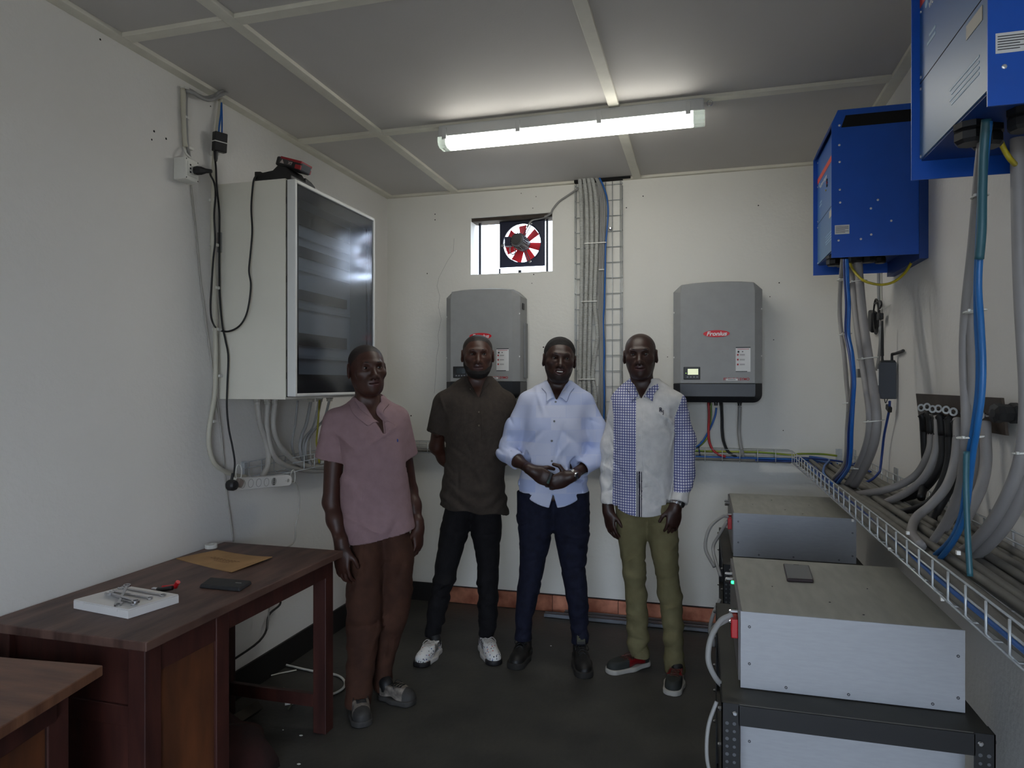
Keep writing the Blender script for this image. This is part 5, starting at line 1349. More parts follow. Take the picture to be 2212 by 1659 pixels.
# ================================================================== PEOPLE: signed-distance sculpting, meshed with surface nets
def smin(a, b, k):
    h = np.clip(0.5 + 0.5 * (b - a) / k, 0, 1)
    return b + (a - b) * h - k * h * (1 - h)
def smax(a, b, k):
    return -smin(-a, -b, k)
def rc(P, a, b, ra, rb):
    a = np.asarray(a, float); b = np.asarray(b, float); ba = b - a
    t = np.clip(((P - a) @ ba) / max(1e-9, ba @ ba), 0, 1)
    return np.linalg.norm(P - a - t[:, None] * ba, axis=1) - (ra + (rb - ra) * t)
def el(P, c, r, R=None):
    q = P - np.asarray(c, float)
    if R is not None: q = q @ R
    r = np.asarray(r, float)
    k0 = np.linalg.norm(q / r, axis=1); k1 = np.linalg.norm(q / (r * r), axis=1)
    return k0 * (k0 - 1) / np.maximum(k1, 1e-6)
def loft(P, keys, p=2.0, zlo=None, zhi=None, sub=5):
    K = np.array(sorted(keys), float)
    # smooth the key table
    zz = np.concatenate([np.linspace(K[i, 0], K[i + 1, 0], sub, endpoint=False) for i in range(len(K) - 1)] + [K[-1:, 0]])
    cols = []
    for c in range(1, K.shape[1]):
        m = np.gradient(K[:, c], K[:, 0])
        out = np.empty_like(zz)
        for j, z in enumerate(zz):
            i = min(max(np.searchsorted(K[:, 0], z) - 1, 0), len(K) - 2)
            h = K[i + 1, 0] - K[i, 0]; t = (z - K[i, 0]) / h
            out[j] = (2 * t**3 - 3 * t**2 + 1) * K[i, c] + (t**3 - 2 * t**2 + t) * h * m[i] * .7 + (-2 * t**3 + 3 * t**2) * K[i + 1, c] + (t**3 - t**2) * h * m[i + 1] * .7
        cols.append(np.interp(P[:, 2], zz, out))
    cx, cy, rx, ry = cols
    x = np.abs(P[:, 0] - cx) / rx; y = np.abs(P[:, 1] - cy) / ry
    n = (x ** p + y ** p) ** (1 / p)
    d = (n - 1) * np.minimum(rx, ry)
    d = np.maximum(d, P[:, 2] - (K[-1, 0] if zhi is None else zhi)); d = np.maximum(d, (K[0, 0] if zlo is None else zlo) - P[:, 2])
    return d
def sdf_mesh(fn, lo, hi, h):
    lo = np.array(lo, float); hi = np.array(hi, float)
    B = 4
    nb = np.ceil((hi - lo) / (h * B)).astype(int)
    n = nb * B + 1
    bc = np.stack(np.meshgrid(*[np.arange(k) for k in nb], indexing='ij'), -1).reshape(-1, 3)
    cen = lo + (bc + .5) * B * h
    dc = fn(cen)
    rad = B * h * .87 * 1.35 + .003
    V = np.empty(tuple(n), np.float32)
    S = np.where(dc < 0, -1.0, 1.0).reshape(tuple(nb))
    V[:-1, :-1, :-1] = np.repeat(np.repeat(np.repeat(S, B, 0), B, 1), B, 2)
    V[-1] = 1; V[:, -1] = 1; V[:, :, -1] = 1
    act = bc[np.abs(dc) < rad]
    off = np.stack(np.meshgrid(*[np.arange(B + 1)] * 3, indexing='ij'), -1).reshape(-1, 3)
    for s in range(0, len(act), 1000):
        idx = (act[s:s + 1000, None, :] * B + off[None]).reshape(-1, 3)
        d = fn(lo + idx * h)
        V[idx[:, 0], idx[:, 1], idx[:, 2]] = d
    V[0] = np.maximum(V[0], 1e-4); V[-1] = np.maximum(V[-1], 1e-4); V[:, 0] = np.maximum(V[:, 0], 1e-4); V[:, -1] = np.maximum(V[:, -1], 1e-4)
    V[:, :, 0] = np.maximum(V[:, :, 0], 1e-4); V[:, :, -1] = np.maximum(V[:, :, -1], 1e-4)
    I = V < 0
    cnt = np.zeros(tuple(n - 1), np.int8)
    for a in (0, 1):
        for b in (0, 1):
            for c in (0, 1):
                cnt += I[a:n[0] - 1 + a, b:n[1] - 1 + b, c:n[2] - 1 + c]
    cells = np.argwhere((cnt > 0) & (cnt < 8))
    vid = -np.ones(tuple(n - 1), np.int32)
    vid[cells[:, 0], cells[:, 1], cells[:, 2]] = np.arange(len(cells))
    cor = [(a, b, c) for a in (0, 1) for b in (0, 1) for c in (0, 1)]
    vals = np.stack([V[cells[:, 0] + a, cells[:, 1] + b, cells[:, 2] + c] for a, b, c in cor], 1)
    acc = np.zeros((len(cells), 3)); num = np.zeros(len(cells))
    for i, ca in enumerate(cor):
        for j, cb in enumerate(cor):
            if j > i and sum(abs(x - y) for x, y in zip(ca, cb)) == 1:
                va, vb = vals[:, i], vals[:, j]
                m = (va < 0) != (vb < 0)
                t = np.where(m, va / np.where(m, va - vb, 1), 0)
                pa = np.array(ca, float); pb = np.array(cb, float)
                acc += m[:, None] * (pa + t[:, None] * (pb - pa)); num += m
    verts = lo + (cells + acc / num[:, None]) * h
    faces = []
    for ax in range(3):
        o1, o2 = [(1, 2), (2, 0), (0, 1)][ax]
        sl = [slice(1, -1)] * 3; sl[ax] = slice(0, -1)
        s2 = [slice(1, -1)] * 3; s2[ax] = slice(1, None)
        A, Bq = I[tuple(sl)], I[tuple(s2)]
        e = np.argwhere(A != Bq)
        if len(e) == 0: continue
        flip = A[e[:, 0], e[:, 1], e[:, 2]]
        base = e.copy()
        for k in range(3):
            if k != ax: base[:, k] += 1
        def cid(d1, d2):
            q = base.copy(); q[:, o1] -= d1; q[:, o2] -= d2
            return vid[q[:, 0], q[:, 1], q[:, 2]]
        q = np.stack([cid(0, 0), cid(1, 0), cid(1, 1), cid(0, 1)], 1)
        q[~flip] = q[~flip][:, ::-1]
        faces.append(q)
    F = np.concatenate(faces)
    F = F[(F >= 0).all(1)]
    return verts, F
def np_obj(name, meshes, mats, parent, matfn=None, label=None, uvfn=None):
    vs, fs, o = [], [], 0
    for v, f in meshes:
        vs.append(v); fs.append(f + o); o += len(v)
    v = np.concatenate(vs); f = np.concatenate(fs)
    me = bpy.data.meshes.new(name)
    me.vertices.add(len(v)); me.vertices.foreach_set('co', v.astype(np.float32).ravel())
    me.loops.add(len(f) * 4); me.loops.foreach_set('vertex_index', f.astype(np.int32).ravel())
    me.polygons.add(len(f)); me.polygons.foreach_set('loop_start', np.arange(0, len(f) * 4, 4, dtype=np.int32))
    me.polygons.foreach_set('use_smooth', np.ones(len(f), bool))
    for m in (mats if isinstance(mats, (list, tuple)) else [mats]): me.materials.append(m)
    if matfn is not None:
        me.polygons.foreach_set('material_index', matfn(v[f].mean(1)).astype(np.int32))
    me.update(calc_edges=True)
    ob = bpy.data.objects.new(name, me); COL.objects.link(ob); ob.parent = parent
    if label: ob['label'] = label
    return ob
def rotm(yaw=0.0, pitch=0.0, roll=0.0):
    return np.array(Matrix.Rotation(yaw, 3, 'Z') @ Matrix.Rotation(pitch, 3, 'X') @ Matrix.Rotation(roll, 3, 'Y'))

# ------------------------------------------------------------------ head (own frame: origin under the chin, face towards -y)
def head_core(Q, wide=1.0, jaw=1.0):
    d = el(Q, (0, .018, .138), (.0755 * wide, .094, .088))
    d = smin(d, el(Q, (0, -.020, .082), (.064 * wide, .074, .082)), .035)
    d = smin(d, el(Q, (0, -.048, .036), (.044 * jaw, .046, .036)), .03)
    for s in (-1, 1):
        d = smin(d, rc(Q, (s * .052 * jaw, .012, .066), (s * .026 * jaw, -.058, .024), .016, .014), .025)
    return d
def face_parts(Q, d, S):
    wide, jaw = S.get('wide', 1), S.get('jaw', 1)
    ex, ez, ey = .0315, .110, -.0685
    for s in (-1, 1):
        d = smin(d, el(Q, (s * .046 * wide, -.056, .086), (.022, .020, .017)), .018)         # cheekbones
    d = smin(d, rc(Q, (-.034, -.076, .127), (.034, -.076, .127), .0105, .0105), .016)         # brow
    for s in (-1, 1):
        d = smax(d, -el(Q, (s * ex, ey - .024, ez - .001), (.0185, .0165, .0125)), .008)      # sockets
    for s in (-1, 1):
        lid = np.linalg.norm(Q - np.array((s * ex, ey, ez)), axis=1) - .0148
        lid = smax(lid, -el(Q, (s * ex, ey - .016, ez - .0005), (.0135, .0145, .0050)), .0015)
        d = smin(d, lid, .005)
    n = rc(Q, (0, -.080, .118), (0, -.106, .076), .0075, .0125)                               # nose
    n = smin(n, el(Q, (0, -.104, .0735), (.0145, .0125, .0115)), .008)
    for s in (-1, 1):
        n = smin(n, el(Q, (s * .0155, -.0935, .0695), (.0105, .0125, .0095)), .006)
    d = smin(d, n, .009)
    for s in (-1, 1):
        d = smax(d, -el(Q, (s * .0075, -.103, .0625), (.0045, .006, .004)), .003)             # nostrils
    d = smin(d, el(Q, (0, -.080, .047), (.034, .017, .026)), .014)                            # muzzle
    sm = S.get('smile', 0.0)
    w = .0255 + .004 * sm
    up = sm * .006
    lipx = np.clip(np.abs(Q[:, 0]) / w, 0, 1.2)
    Ql = Q.copy(); Ql[:, 2] -= up * lipx ** 2; Ql[:, 1] -= .010 * lipx ** 2
    d = smin(d, el(Ql, (0, -.0915, .0515 + .002 * sm), (w, .0105, .0068)), .004)
    d = smin(d, el(Ql, (0, -.0900, .0395 - .005 * sm), (w * .9, .0110, .0078)), .004)
    d = smax(d, -el(Ql, (0, -.101, .0458 - .001 * sm), (w * (1.0 if sm == 0 else .78), .009 + .006 * sm, .0016 + .0042 * sm)), .002)
    d = smin(d, el(Q, (0, -.078, .0165), (.021 * jaw, .0155, .0150)), .016)                   # chin
    for s in (-1, 1):                                                                         # ears
        R = rotm(s * .35, 0, 0)
        e = el(Q, (s * .0795 * wide, .016, .100), (.0085, .019, .032), R)
        e = smax(e, -el(Q, (s * .0875 * wide, .010, .104), (.006, .011, .019), R), .004)
        d = smin(d, e, .005)
    return d
def hairline(Q, lower=0.0):
    y = Q[:, 1]
    z0 = np.interp(y, (-.12, -.085, -.065, -.045, -.030, -.010, .012, .030, .060, .11), (.196, .195, .190, .172, .146, .118, .116, .100, .060, .045)) - lower
    side = np.abs(Q[:, 0])
    z0 = z0 - np.clip((side - .045) / .03, 0, 1) * .012 * (y < -.03)
    return (z0 - Q[:, 2]) * .7

# ------------------------------------------------------------------ hands
def hand_sdf(P, w, d, n, side, curl=(.35, .55, .45), spread=.02, s=1.0, thumb=(.62, .70, .28), curls=None):
    w, d, n = [np.asarray(x, float) for x in (w, d, n)]
    d = d / np.linalg.norm(d); n = n - d * (n @ d); n /= np.linalg.norm(n)
    l = np.cross(d, n) * side
    R = np.stack([l, n, d], 1)
    D = el(P, w + d * .052 * s, (.043 * s, .0175 * s, .058 * s), R)
    D = smin(D, el(P, w + d * .030 * s + l * .022 * s + n * .008 * s, (.018 * s, .014 * s, .030 * s), R), .012)
    D = smin(D, rc(P, w - d * .03, w + d * .02 * s, .026 * s, .026 * s), .02)
    F = None
    for k, (o, L) in enumerate(((.030, .073), (.0105, .081), (-.010, .075), (-.029, .058))):
        p = w + d * (.094 - .006 * abs(k - 1.2)) * s + l * o * s
        c = curls[k] if curls else curl
        ang = 0.0; r = (.0092, .0088, .0088, .0078)[k] * s
        for j, fr in enumerate((.46, .30, .24)):
            ang += c[j]
            dd = d * math.cos(ang) + n * math.sin(ang) + l * spread * (1.5 - k) * (1 if j == 0 else .4)
            dd /= np.linalg.norm(dd)
            q = p + dd * L * fr * s
            f = rc(P, p, q, r, r * .92); F = f if F is None else np.minimum(F, f)
            if j == 0:
                f = rc(P, p - d * .02 * s, p, r * .95, r * 1.05); F = np.minimum(F, f)
            p = q; r *= .92
    D = smin(D, F, .007)
    t0 = w + d * .022 * s + l * .026 * s + n * .006 * s
    t1d = d * thumb[0] + l * thumb[1] + n * thumb[2]; t1d /= np.linalg.norm(t1d)
    t1 = t0 + t1d * .046 * s
    t2d = d * (thumb[0] + .25) + l * (thumb[1] * .35) + n * (thumb[2] + .15); t2d /= np.linalg.norm(t2d)
    t2 = t1 + t2d * .033 * s
    T = np.minimum(rc(P, t0, t1, .0135 * s, .0108 * s), rc(P, t1, t2, .0108 * s, .0088 * s))
    return smin(D, T, .008)

# ------------------------------------------------------------------ person frame
class Man:
    def __init__(s, gu, gv, label):
        g = PZ(gu, gv, 0)
        s.g = Vector((g[0], g[1], 0)); s.D = math.hypot(g[0], g[1])
        s.yh = Vector((g[0] / s.D, g[1] / s.D, 0)); s.xh = Vector((s.yh.y, -s.yh.x, 0))
        s.t = thing('person', label, 'person', tuple(s.g), math.atan2(-s.yh.x, s.yh.y), group='men standing in a row')
    def L(s, u, v, yo=0.0):
        d = Vector(_ray(u, v)); t = (s.D + yo) / (d.x * s.yh.x + d.y * s.yh.y)
        return np.array((t * (d.x * s.xh.x + d.y * s.xh.y), yo, CZ + t * d.z))
    def G(s, u, v):
        p = Vector(PZ(u, v, 0)) - s.g
        return np.array((p.dot(s.xh), p.dot(s.yh), 0.0))
    def keys(s, rows, ry, cy=0.0):
        """rows (v, uL, uR[, ry[, cy]]) -> loft keys"""
        out = []
        for r in rows:
            a, b = s.L(r[1], r[0]), s.L(r[2], r[0])
            out.append((a[2], (a[0] + b[0]) / 2, r[4] if len(r) > 4 else cy, (b[0] - a[0]) / 2, r[3] if len(r) > 3 else ry))
        return out
def waves(P, amp, comps):
    d = 0
    for (fx, fy, fz, ph, wx, wz) in comps:
        d = d + np.sin(P[:, 0] * fx + P[:, 1] * fy + P[:, 2] * fz + ph + 1.3 * np.sin(P[:, 2] * wz + P[:, 0] * wx + ph * 2))
    return amp * d / len(comps)
def folds(seed, n, xr, zr, lmin=.08, lmax=.22, depth=.006, w=.010, slope=1.2, base=90):
    rng = random.Random(seed); out = []
    for _ in range(n):
        x = rng.uniform(*xr); z = rng.uniform(*zr); l = rng.uniform(lmin, lmax); a = math.radians(base) + rng.uniform(-slope, slope)
        out.append((x, z, x + l * math.cos(a), z + l * math.sin(a), rng.uniform(.4, 1) * depth * rng.choice((1, 1, -1)), w * rng.uniform(.6, 1.5), rng.choice((-1, 1, -1))))
    return out
def foldsum(P, fl):
    d = np.zeros(len(P))
    X, Z, F = P[:, 0], P[:, 2], P[:, 1] < .03
    for (x0, z0, x1, z1, dep, w, side) in fl:
        r = 2.2 * w
        k = np.nonzero((Z > min(z0, z1) - r) & (Z < max(z0, z1) + r) & (X > min(x0, x1) - r) & (X < max(x0, x1) + r) & (F == (side < 0)))[0]
        if len(k) == 0: continue
        x, z = X[k], Z[k]
        bx_, bz_ = x1 - x0, z1 - z0
        t = np.clip(((x - x0) * bx_ + (z - z0) * bz_) / (bx_ * bx_ + bz_ * bz_), 0, 1)
        q = ((x - x0 - t * bx_) ** 2 + (z - z0 - t * bz_) ** 2) / (w * w)
        d[k] += dep * np.exp(-q) * np.sin(math.pi * (.12 + .76 * t))
    return d
def vcut(P, top, bot, r0, r1):
    q = P.copy(); q[:, 1] = 0
    a = np.array((top[0], 0, top[2])); b = np.array((bot[0], 0, bot[2]))
    return np.maximum(rc(q, a, b, r0, r1), P[:, 1] - .02)
CLOTH = [(38, 10, 16, .3, 9, 11), (-30, 14, 22, 1.9, 14, 8), (16, -20, 30, 4.0, 18, 13), (52, 6, -9, 2.2, 7, 16)]
KNEE = [(14, 8, 62, .4, 22, 9), (-22, 6, 48, 2.0, 16, 12), (8, 20, 80, 3.6, 25, 7)]
M_skin1 = mat('skin_deep_brown', (66, 38, 29), .48, var=.10, scale=26, spec=.45, bump=.05, bscale=180)
M_skin2 = mat('skin_brown', (72, 42, 31), .46, var=.10, scale=26, spec=.5, bump=.05, bscale=180)
M_skin3 = mat('skin_dark_brown', (56, 33, 26), .45, var=.10, scale=26, spec=.5, bump=.05, bscale=180)
M_lip = mat('lip_tone', (74, 40, 38), .4, var=.08, scale=40)
M_hairb = mat('hair_black', (20, 16, 15), .75, var=.2, scale=120, bump=.6, bscale=260)
M_eyew = mat('eye_white', (186, 172, 160), .2, var=.04)
M_iris = mat('iris_dark', (28, 16, 12), .12)
M_teeth = mat('teeth', (232, 226, 214), .25, var=.02)

def make_head(man, chin, S):
    """returns the sdf of head+neck in person space and adds eyes / hair children after"""
    s = S['H'] / .226
    R = rotm(S.get('yaw', 0), S.get('pitch', 0), S.get('roll', 0))
    org = np.asarray(chin, float)
    ZN = (-.4, 0, .140, .226, .5); ZO = (-.4, 0, .1265, .226, .5)
    def toQ(P):
        q = (P - org) @ R / s
        q[:, 2] = np.interp(q[:, 2], ZN, ZO)
        return q
    def sd(P):
        Q = toQ(P)
        d = face_parts(Q, head_core(Q, S.get('wide', 1), S.get('jaw', 1)), S)
        return d * s
    return sd, toQ, R, org, s
def finish_head(man, S, toQ, R, org, s, mskin):
    def toP(q):
        q = np.array(q, float); q[2] = np.interp(q[2], (-.4, 0, .1265, .226, .5), (-.4, 0, .140, .226, .5))
        return org + R @ (q * s)
    for sg in (-1, 1):
        c = toP((sg * .0315, -.0685, .110))
        gz = S.get('gaze', (0, -1, 0))
        f = Vector(R @ np.array(gz, float)).normalized()
        b = MB(); n = 20; N = f.orthogonal().normalized(); B = f.cross(N); rr = .0131 * s
        rings = 10
        vs = [Vector(c) + f * rr]
        for i in range(1, rings):
            a = math.pi * i / rings
            for j in range(n):
                q = 2 * math.pi * j / n
                vs.append(Vector(c) + (f * math.cos(a) + (N * math.cos(q) + B * math.sin(q)) * math.sin(a)) * rr)
        vs.append(Vector(c) - f * rr)
        for j in range(n):
            b.f.append((0, 1 + j, 1 + (j + 1) % n)); b.m.append(1)
        for i in range(rings - 2):
            for j in range(n):
                p0 = 1 + i * n + j; p1 = 1 + i * n + (j + 1) % n
                b.f.append((p0, p0 + n, p1 + n, p1)); b.m.append(1 if i < 1 else 0)
        o_ = 1 + (rings - 2) * n
        for j in range(n):
            b.f.append((o_ + j, len(vs) - 1, o_ + (j + 1) % n)); b.m.append(0)
        b.v = [tuple(v) for v in vs]
        b.build('eye', [M_eyew, M_iris], parent=man.t, local=True, smooth=True)
    # hair cap
    off = S.get('hair', .0025)
    def hd(P):
        Q = toQ(P)
        m = hairline(Q, S.get('hair_low', 0))
        o = off * np.clip(-m / .035, .08, 1)
        tex = 0
        if off > .006:
            tex = .0012 * np.sin(Q[:, 0] * 420) * np.sin(Q[:, 1] * 390) * np.sin(Q[:, 2] * 400)
            o = o + .004 * np.clip((Q[:, 2] - .18) / .04, 0, 1) 
        d = head_core(Q, S.get('wide', 1), S.get('jaw', 1)) - o + tex
        d = np.maximum(d, m)
        d = np.maximum(d, -(head_core(Q, S.get('wide', 1), S.get('jaw', 1)) + .006))
        return d * s
    lo, hi = org - .13 * s + np.array((0, .02, .09)) * s, org + .15 * s + np.array((0, 0, .10)) * s
    ht = np_obj('hair', [sdf_mesh(hd, lo - .01, hi, .003)], S.get('hair_mat', M_hairb), man.t)
    if S.get('beard'):
        bo = S['beard']
        def bd(P):
            Q = toQ(P)
            y = Q[:, 1]
            ztop = np.interp(y, (-.12, -.088, -.070, -.050, -.030, -.010, .004), (.029, .031, .046, .050, .056, .072, .10))
            m = (Q[:, 2] - ztop) * .7
            m = np.maximum(m, y - .002)
            gap = el(Q, (0, -.10, .046), (.031, .03, .0185))
            m = np.maximum(m, -gap)
            core = smin(smin(head_core(Q, S.get('wide', 1), S.get('jaw', 1)), el(Q, (0, -.078, .0165), (.021 * S.get('jaw', 1), .0155, .0150)), .016), el(Q, (0, -.080, .047), (.034, .017, .026)), .014)
            o = bo * np.clip(-m / .012, .2, 1)
            d = np.maximum(core - o, m)
            if S.get('moustache'):
                Ql = Q.copy(); Ql[:, 1] -= .014 * np.clip(np.abs(Q[:, 0]) / .028, 0, 1.3) ** 2
                ms = el(Ql, (0, -.0945, .0605), (.028, .0080, .0052))
                d = np.minimum(d, ms)
                for sg in (-1, 1):
                    d = smin(d, rc(Q, (sg * .027, -.082, .057), (sg * .031, -.074, .030), .0045, .006), .004)
            return d * s
        np_obj('beard', [sdf_mesh(bd, org + np.array((-.09, -.12, -.035)) * s, org + np.array((.09, .03, .13)) * s, .003)], S.get('beard_mat', M_hairb), man.t)
    # brows
    for sg in (-1, 1):
        b = MB(); b.tube([Vector(toP(q)) for q in ((sg * .014, -.0858, .1285), (sg * .026, -.0872, .1325), (sg * .038, -.0825, .1325), (sg * .047, -.0725, .1285))], lambda t: .0032 * s * (1 - .5 * t), n=6, sub=4)
        b.build('eyebrow', M_hairb, parent=man.t, local=True, smooth=True)
    if S.get('smile'):
        b = MB()
        for k in range(-3, 4):
            x = k * .0062; yy = -.0895 + .010 * (abs(x) / .0255) ** 2
            c = toP((x, yy, .0478 + .0045 * (abs(x) / .0255) ** 2))
            b.obox(Vector(c), .0058 * s, .005 * s, .0088 * s, Matrix(R.tolist()))
        b.build('teeth', M_teeth, parent=man.t, local=True, bevel=.0008)

def build_body(man, S, head, shirt_d, arms, hands, neck_base, mskin, extra=None, arm_clip=None):
    """one body mesh: head, neck and chest fine, arms with hands, torso and legs inside the clothes"""
    sd, toQ, R, org, s = head
    org_ = np.asarray(org)
    nb = np.asarray(neck_base, float)
    def neck(P):
        top = org_ + R @ (np.array((0, .022, .055)) * s)
        d = rc(P, top, nb + np.array((0, .012, .0)), .054 * s, .060 * s)
        d = smin(d, rc(P, nb + np.array((-.07, .02, -.045)), nb + np.array((.07, .02, -.045)), .05, .05), .04)
        for sg in (-1, 1):  # neck tendons
            d = smin(d, rc(P, org_ + R @ (np.array((sg * .05, .02, .05)) * s), nb + np.array((sg * .014, -.048, -.035)), .010, .008), .02)
        return d
    def fhead(P):
        d = np.full(len(P), .3)
        hi_ = P[:, 2] > org_[2] - .045
        if hi_.any(): d[hi_] = sd(P[hi_])
        lw = P[:, 2] < org_[2] + .09
        if lw.any():
            e = neck(P[lw])
            e = smin(e, np.maximum(shirt_d(P[lw]) + .012, P[lw][:, 2] - nb[2] - .02), .03)
            d[lw] = smin(d[lw], e, .02)
        return np.maximum(d, (nb[2] - .16) - P[:, 2])
    lo = np.array((min(org_[0], nb[0]) - .13, min(org_[1], nb[1]) - .15, nb[2] - .17)); hi = np.array((max(org_[0], nb[0]) + .13, max(org_[1], nb[1]) + .16, org_[2] + .255 * s))
    ms = [sdf_mesh(fhead, lo, hi, .0029)]
    for A, Hn in zip(arms, hands):
        if A is None: continue
        def farm(P, A=A, Hn=Hn):
            sh, eb, wr = A['sh'], A['el'], A['wr']
            d = rc(P, sh, eb, A.get('r0', .034), A.get('r1', .030))
            rf = .040 if A.get('upper') else .030
            d = smin(d, rc(P, eb, wr, rf, .0265), .02)
            fm = np.asarray(eb) * .60 + np.asarray(wr) * .40
            d = smin(d, np.linalg.norm(P - fm, axis=1) - (.039 if A.get('upper') else A.get('bulge', .033)), .03)
            if Hn is not None:
                k = np.nonzero(np.linalg.norm(P - np.asarray(wr), axis=1) < .27)[0]
                if len(k): d[k] = smin(d[k], hand_sdf(P[k], wr, **Hn), .018)
            return d
        pts = np.array([A['el'], A['wr']] + ([np.asarray(A['wr']) + np.asarray(Hn['d']) / np.linalg.norm(Hn['d']) * .2] if Hn else []) + ([A['sh']] if A.get('upper') else []))
        lo, hi = pts.min(0) - .075, pts.max(0) + .075
        if Hn is None: hi, lo = pts.max(0) + .06, pts.min(0) - .06
        ms.append(sdf_mesh(farm, lo, hi, .0033))
    def fin(P):
        d = shirt_d(P) + .045
        if extra is not None: d = np.minimum(d, extra(P) + .030)
        return np.maximum(d, P[:, 2] - nb[2] + .06)
    kb = S['box']
    ms.append(sdf_mesh(fin, kb[0], kb[1], .012))
    def lipm(C):
        Q = toQ(C)
        w = .0255 + .004 * S.get('smile', 0)
        up = S.get('smile', 0) * .006 * np.clip(np.abs(Q[:, 0]) / w, 0, 1.2) ** 2
        m = (((Q[:, 0] / (w * .98)) ** 2 + ((Q[:, 2] - up - .0455) / .0135) ** 2) < 1) & (Q[:, 1] < -.078)
        return np.where(m, 1, 0)
    return np_obj('body', ms, [mskin, M_lip], man.t, matfn=lipm)

def collar(man, fn, c, rx, ry, z_side, z_back, vpt, m, name='collar', parent=None, leaf=.042, lap=.05, point=.02, stand=.03, vx=.010, thick=.0024):
    """open shirt collar: runs from the V at the front round the back of the neck; the leaf folds outwards"""
    vpt = np.asarray(vpt, float)
    def side(sg):
        return [(vpt[0] + sg * vx, vpt[1], vpt[2]), (c[0] + sg * (rx * .50), None, vpt[2] + (z_side - vpt[2]) * .50), (c[0] + sg * rx * .90, c[1] - ry * .55, z_side - .012),
                (c[0] + sg * rx, c[1] + ry * .05, z_side), (c[0] + sg * rx * .72, c[1] + ry * .74, (z_side + z_back) / 2)]
    pts = side(-1) + [(c[0], c[1] + ry * 1.02, z_back)] + side(1)[::-1]
    P = []
    for i, (x, y, z) in enumerate(pts):
        if y is None:
            y = .5 * (vpt[1] + c[1] - ry * .55) - .004
        P.append((x, y, z))
    P = catmull(P, 7)
    n = len(P); vs, fs = [], []
    zlow = vpt[2]
    for i, p in enumerate(P):
        e = min(i, n - 1 - i) / (n - 1) * 2           # 0 at the front ends, 1 at the back
        sg = -1 if i < n / 2 else 1
        o = Vector((p.x - c[0], (p.y - c[1]) * 1.0, 0)); o = o.normalized() if o.length > 1e-6 else Vector((0, 1, 0))
        fr = max(0, 1 - e / .62)                       # front share of the leaf
        latw = leaf * (1.0 - .35 * e)
        out = Vector((sg * (.35 + .65 * fr), -.25 * fr, 0)) * fr + o * (1 - fr)
        out.normalize()
        tip = p + out * (latw * (.55 + .45 * fr)) + Vector((0, 0, -(lap * (.75 - .45 * fr)) - point * max(0, 1 - e / .22)))
        mid = p + out * (latw * .45) + Vector((0, 0, .003 - .012 * (1 - fr)))
        for k_, q in enumerate((mid, tip)):
            if q.y < c[1] + .01:
                ys = surf_y(fn, q.x, q.z)
                q.y = min(q.y, ys - .0075) if fr > .12 else q.y
        low = p + Vector((0, 0, -stand * (1 - .8 * fr))) - o * .002
        prof = [low, p, p + out * .006 + Vector((0, 0, .002)), mid, tip]
        vs += [tuple(q) for q in prof]
    q = 5
    for i in range(n - 1):
        for j in range(q - 1):
            fs.append((i * q + j, (i + 1) * q + j, (i + 1) * q + j + 1, i * q + j + 1))
    b = MB(); b.add(vs, fs)
    o = b.build(name, m, parent=parent or man.t, local=True, smooth=True)
    sm = o.modifiers.new('s', 'SOLIDIFY'); sm.thickness = thick; sm.offset = 0
    sb = o.modifiers.new('ss', 'SUBSURF'); sb.levels = 1; sb.render_levels = 1
    return o
def button(c, m, par, r=.0055, nrm=(0, -1, 0)):
    b = MB(); b.lathe(c, nrm, [(r, 0), (r, .0018), (r * .75, .0026), (r * .6, .002)], n=12)
    return b.build('button', m, parent=par, local=True)
def surf_y(fn, x, z, y0=-.35, y1=.0):
    ys = np.linspace(y0, y1, 240)
    d = fn(np.stack([np.full_like(ys, x), ys, np.full_like(ys, z)], 1))
    k = np.argmax(d < 0)
    return ys[k] if (d < 0).any() else y1

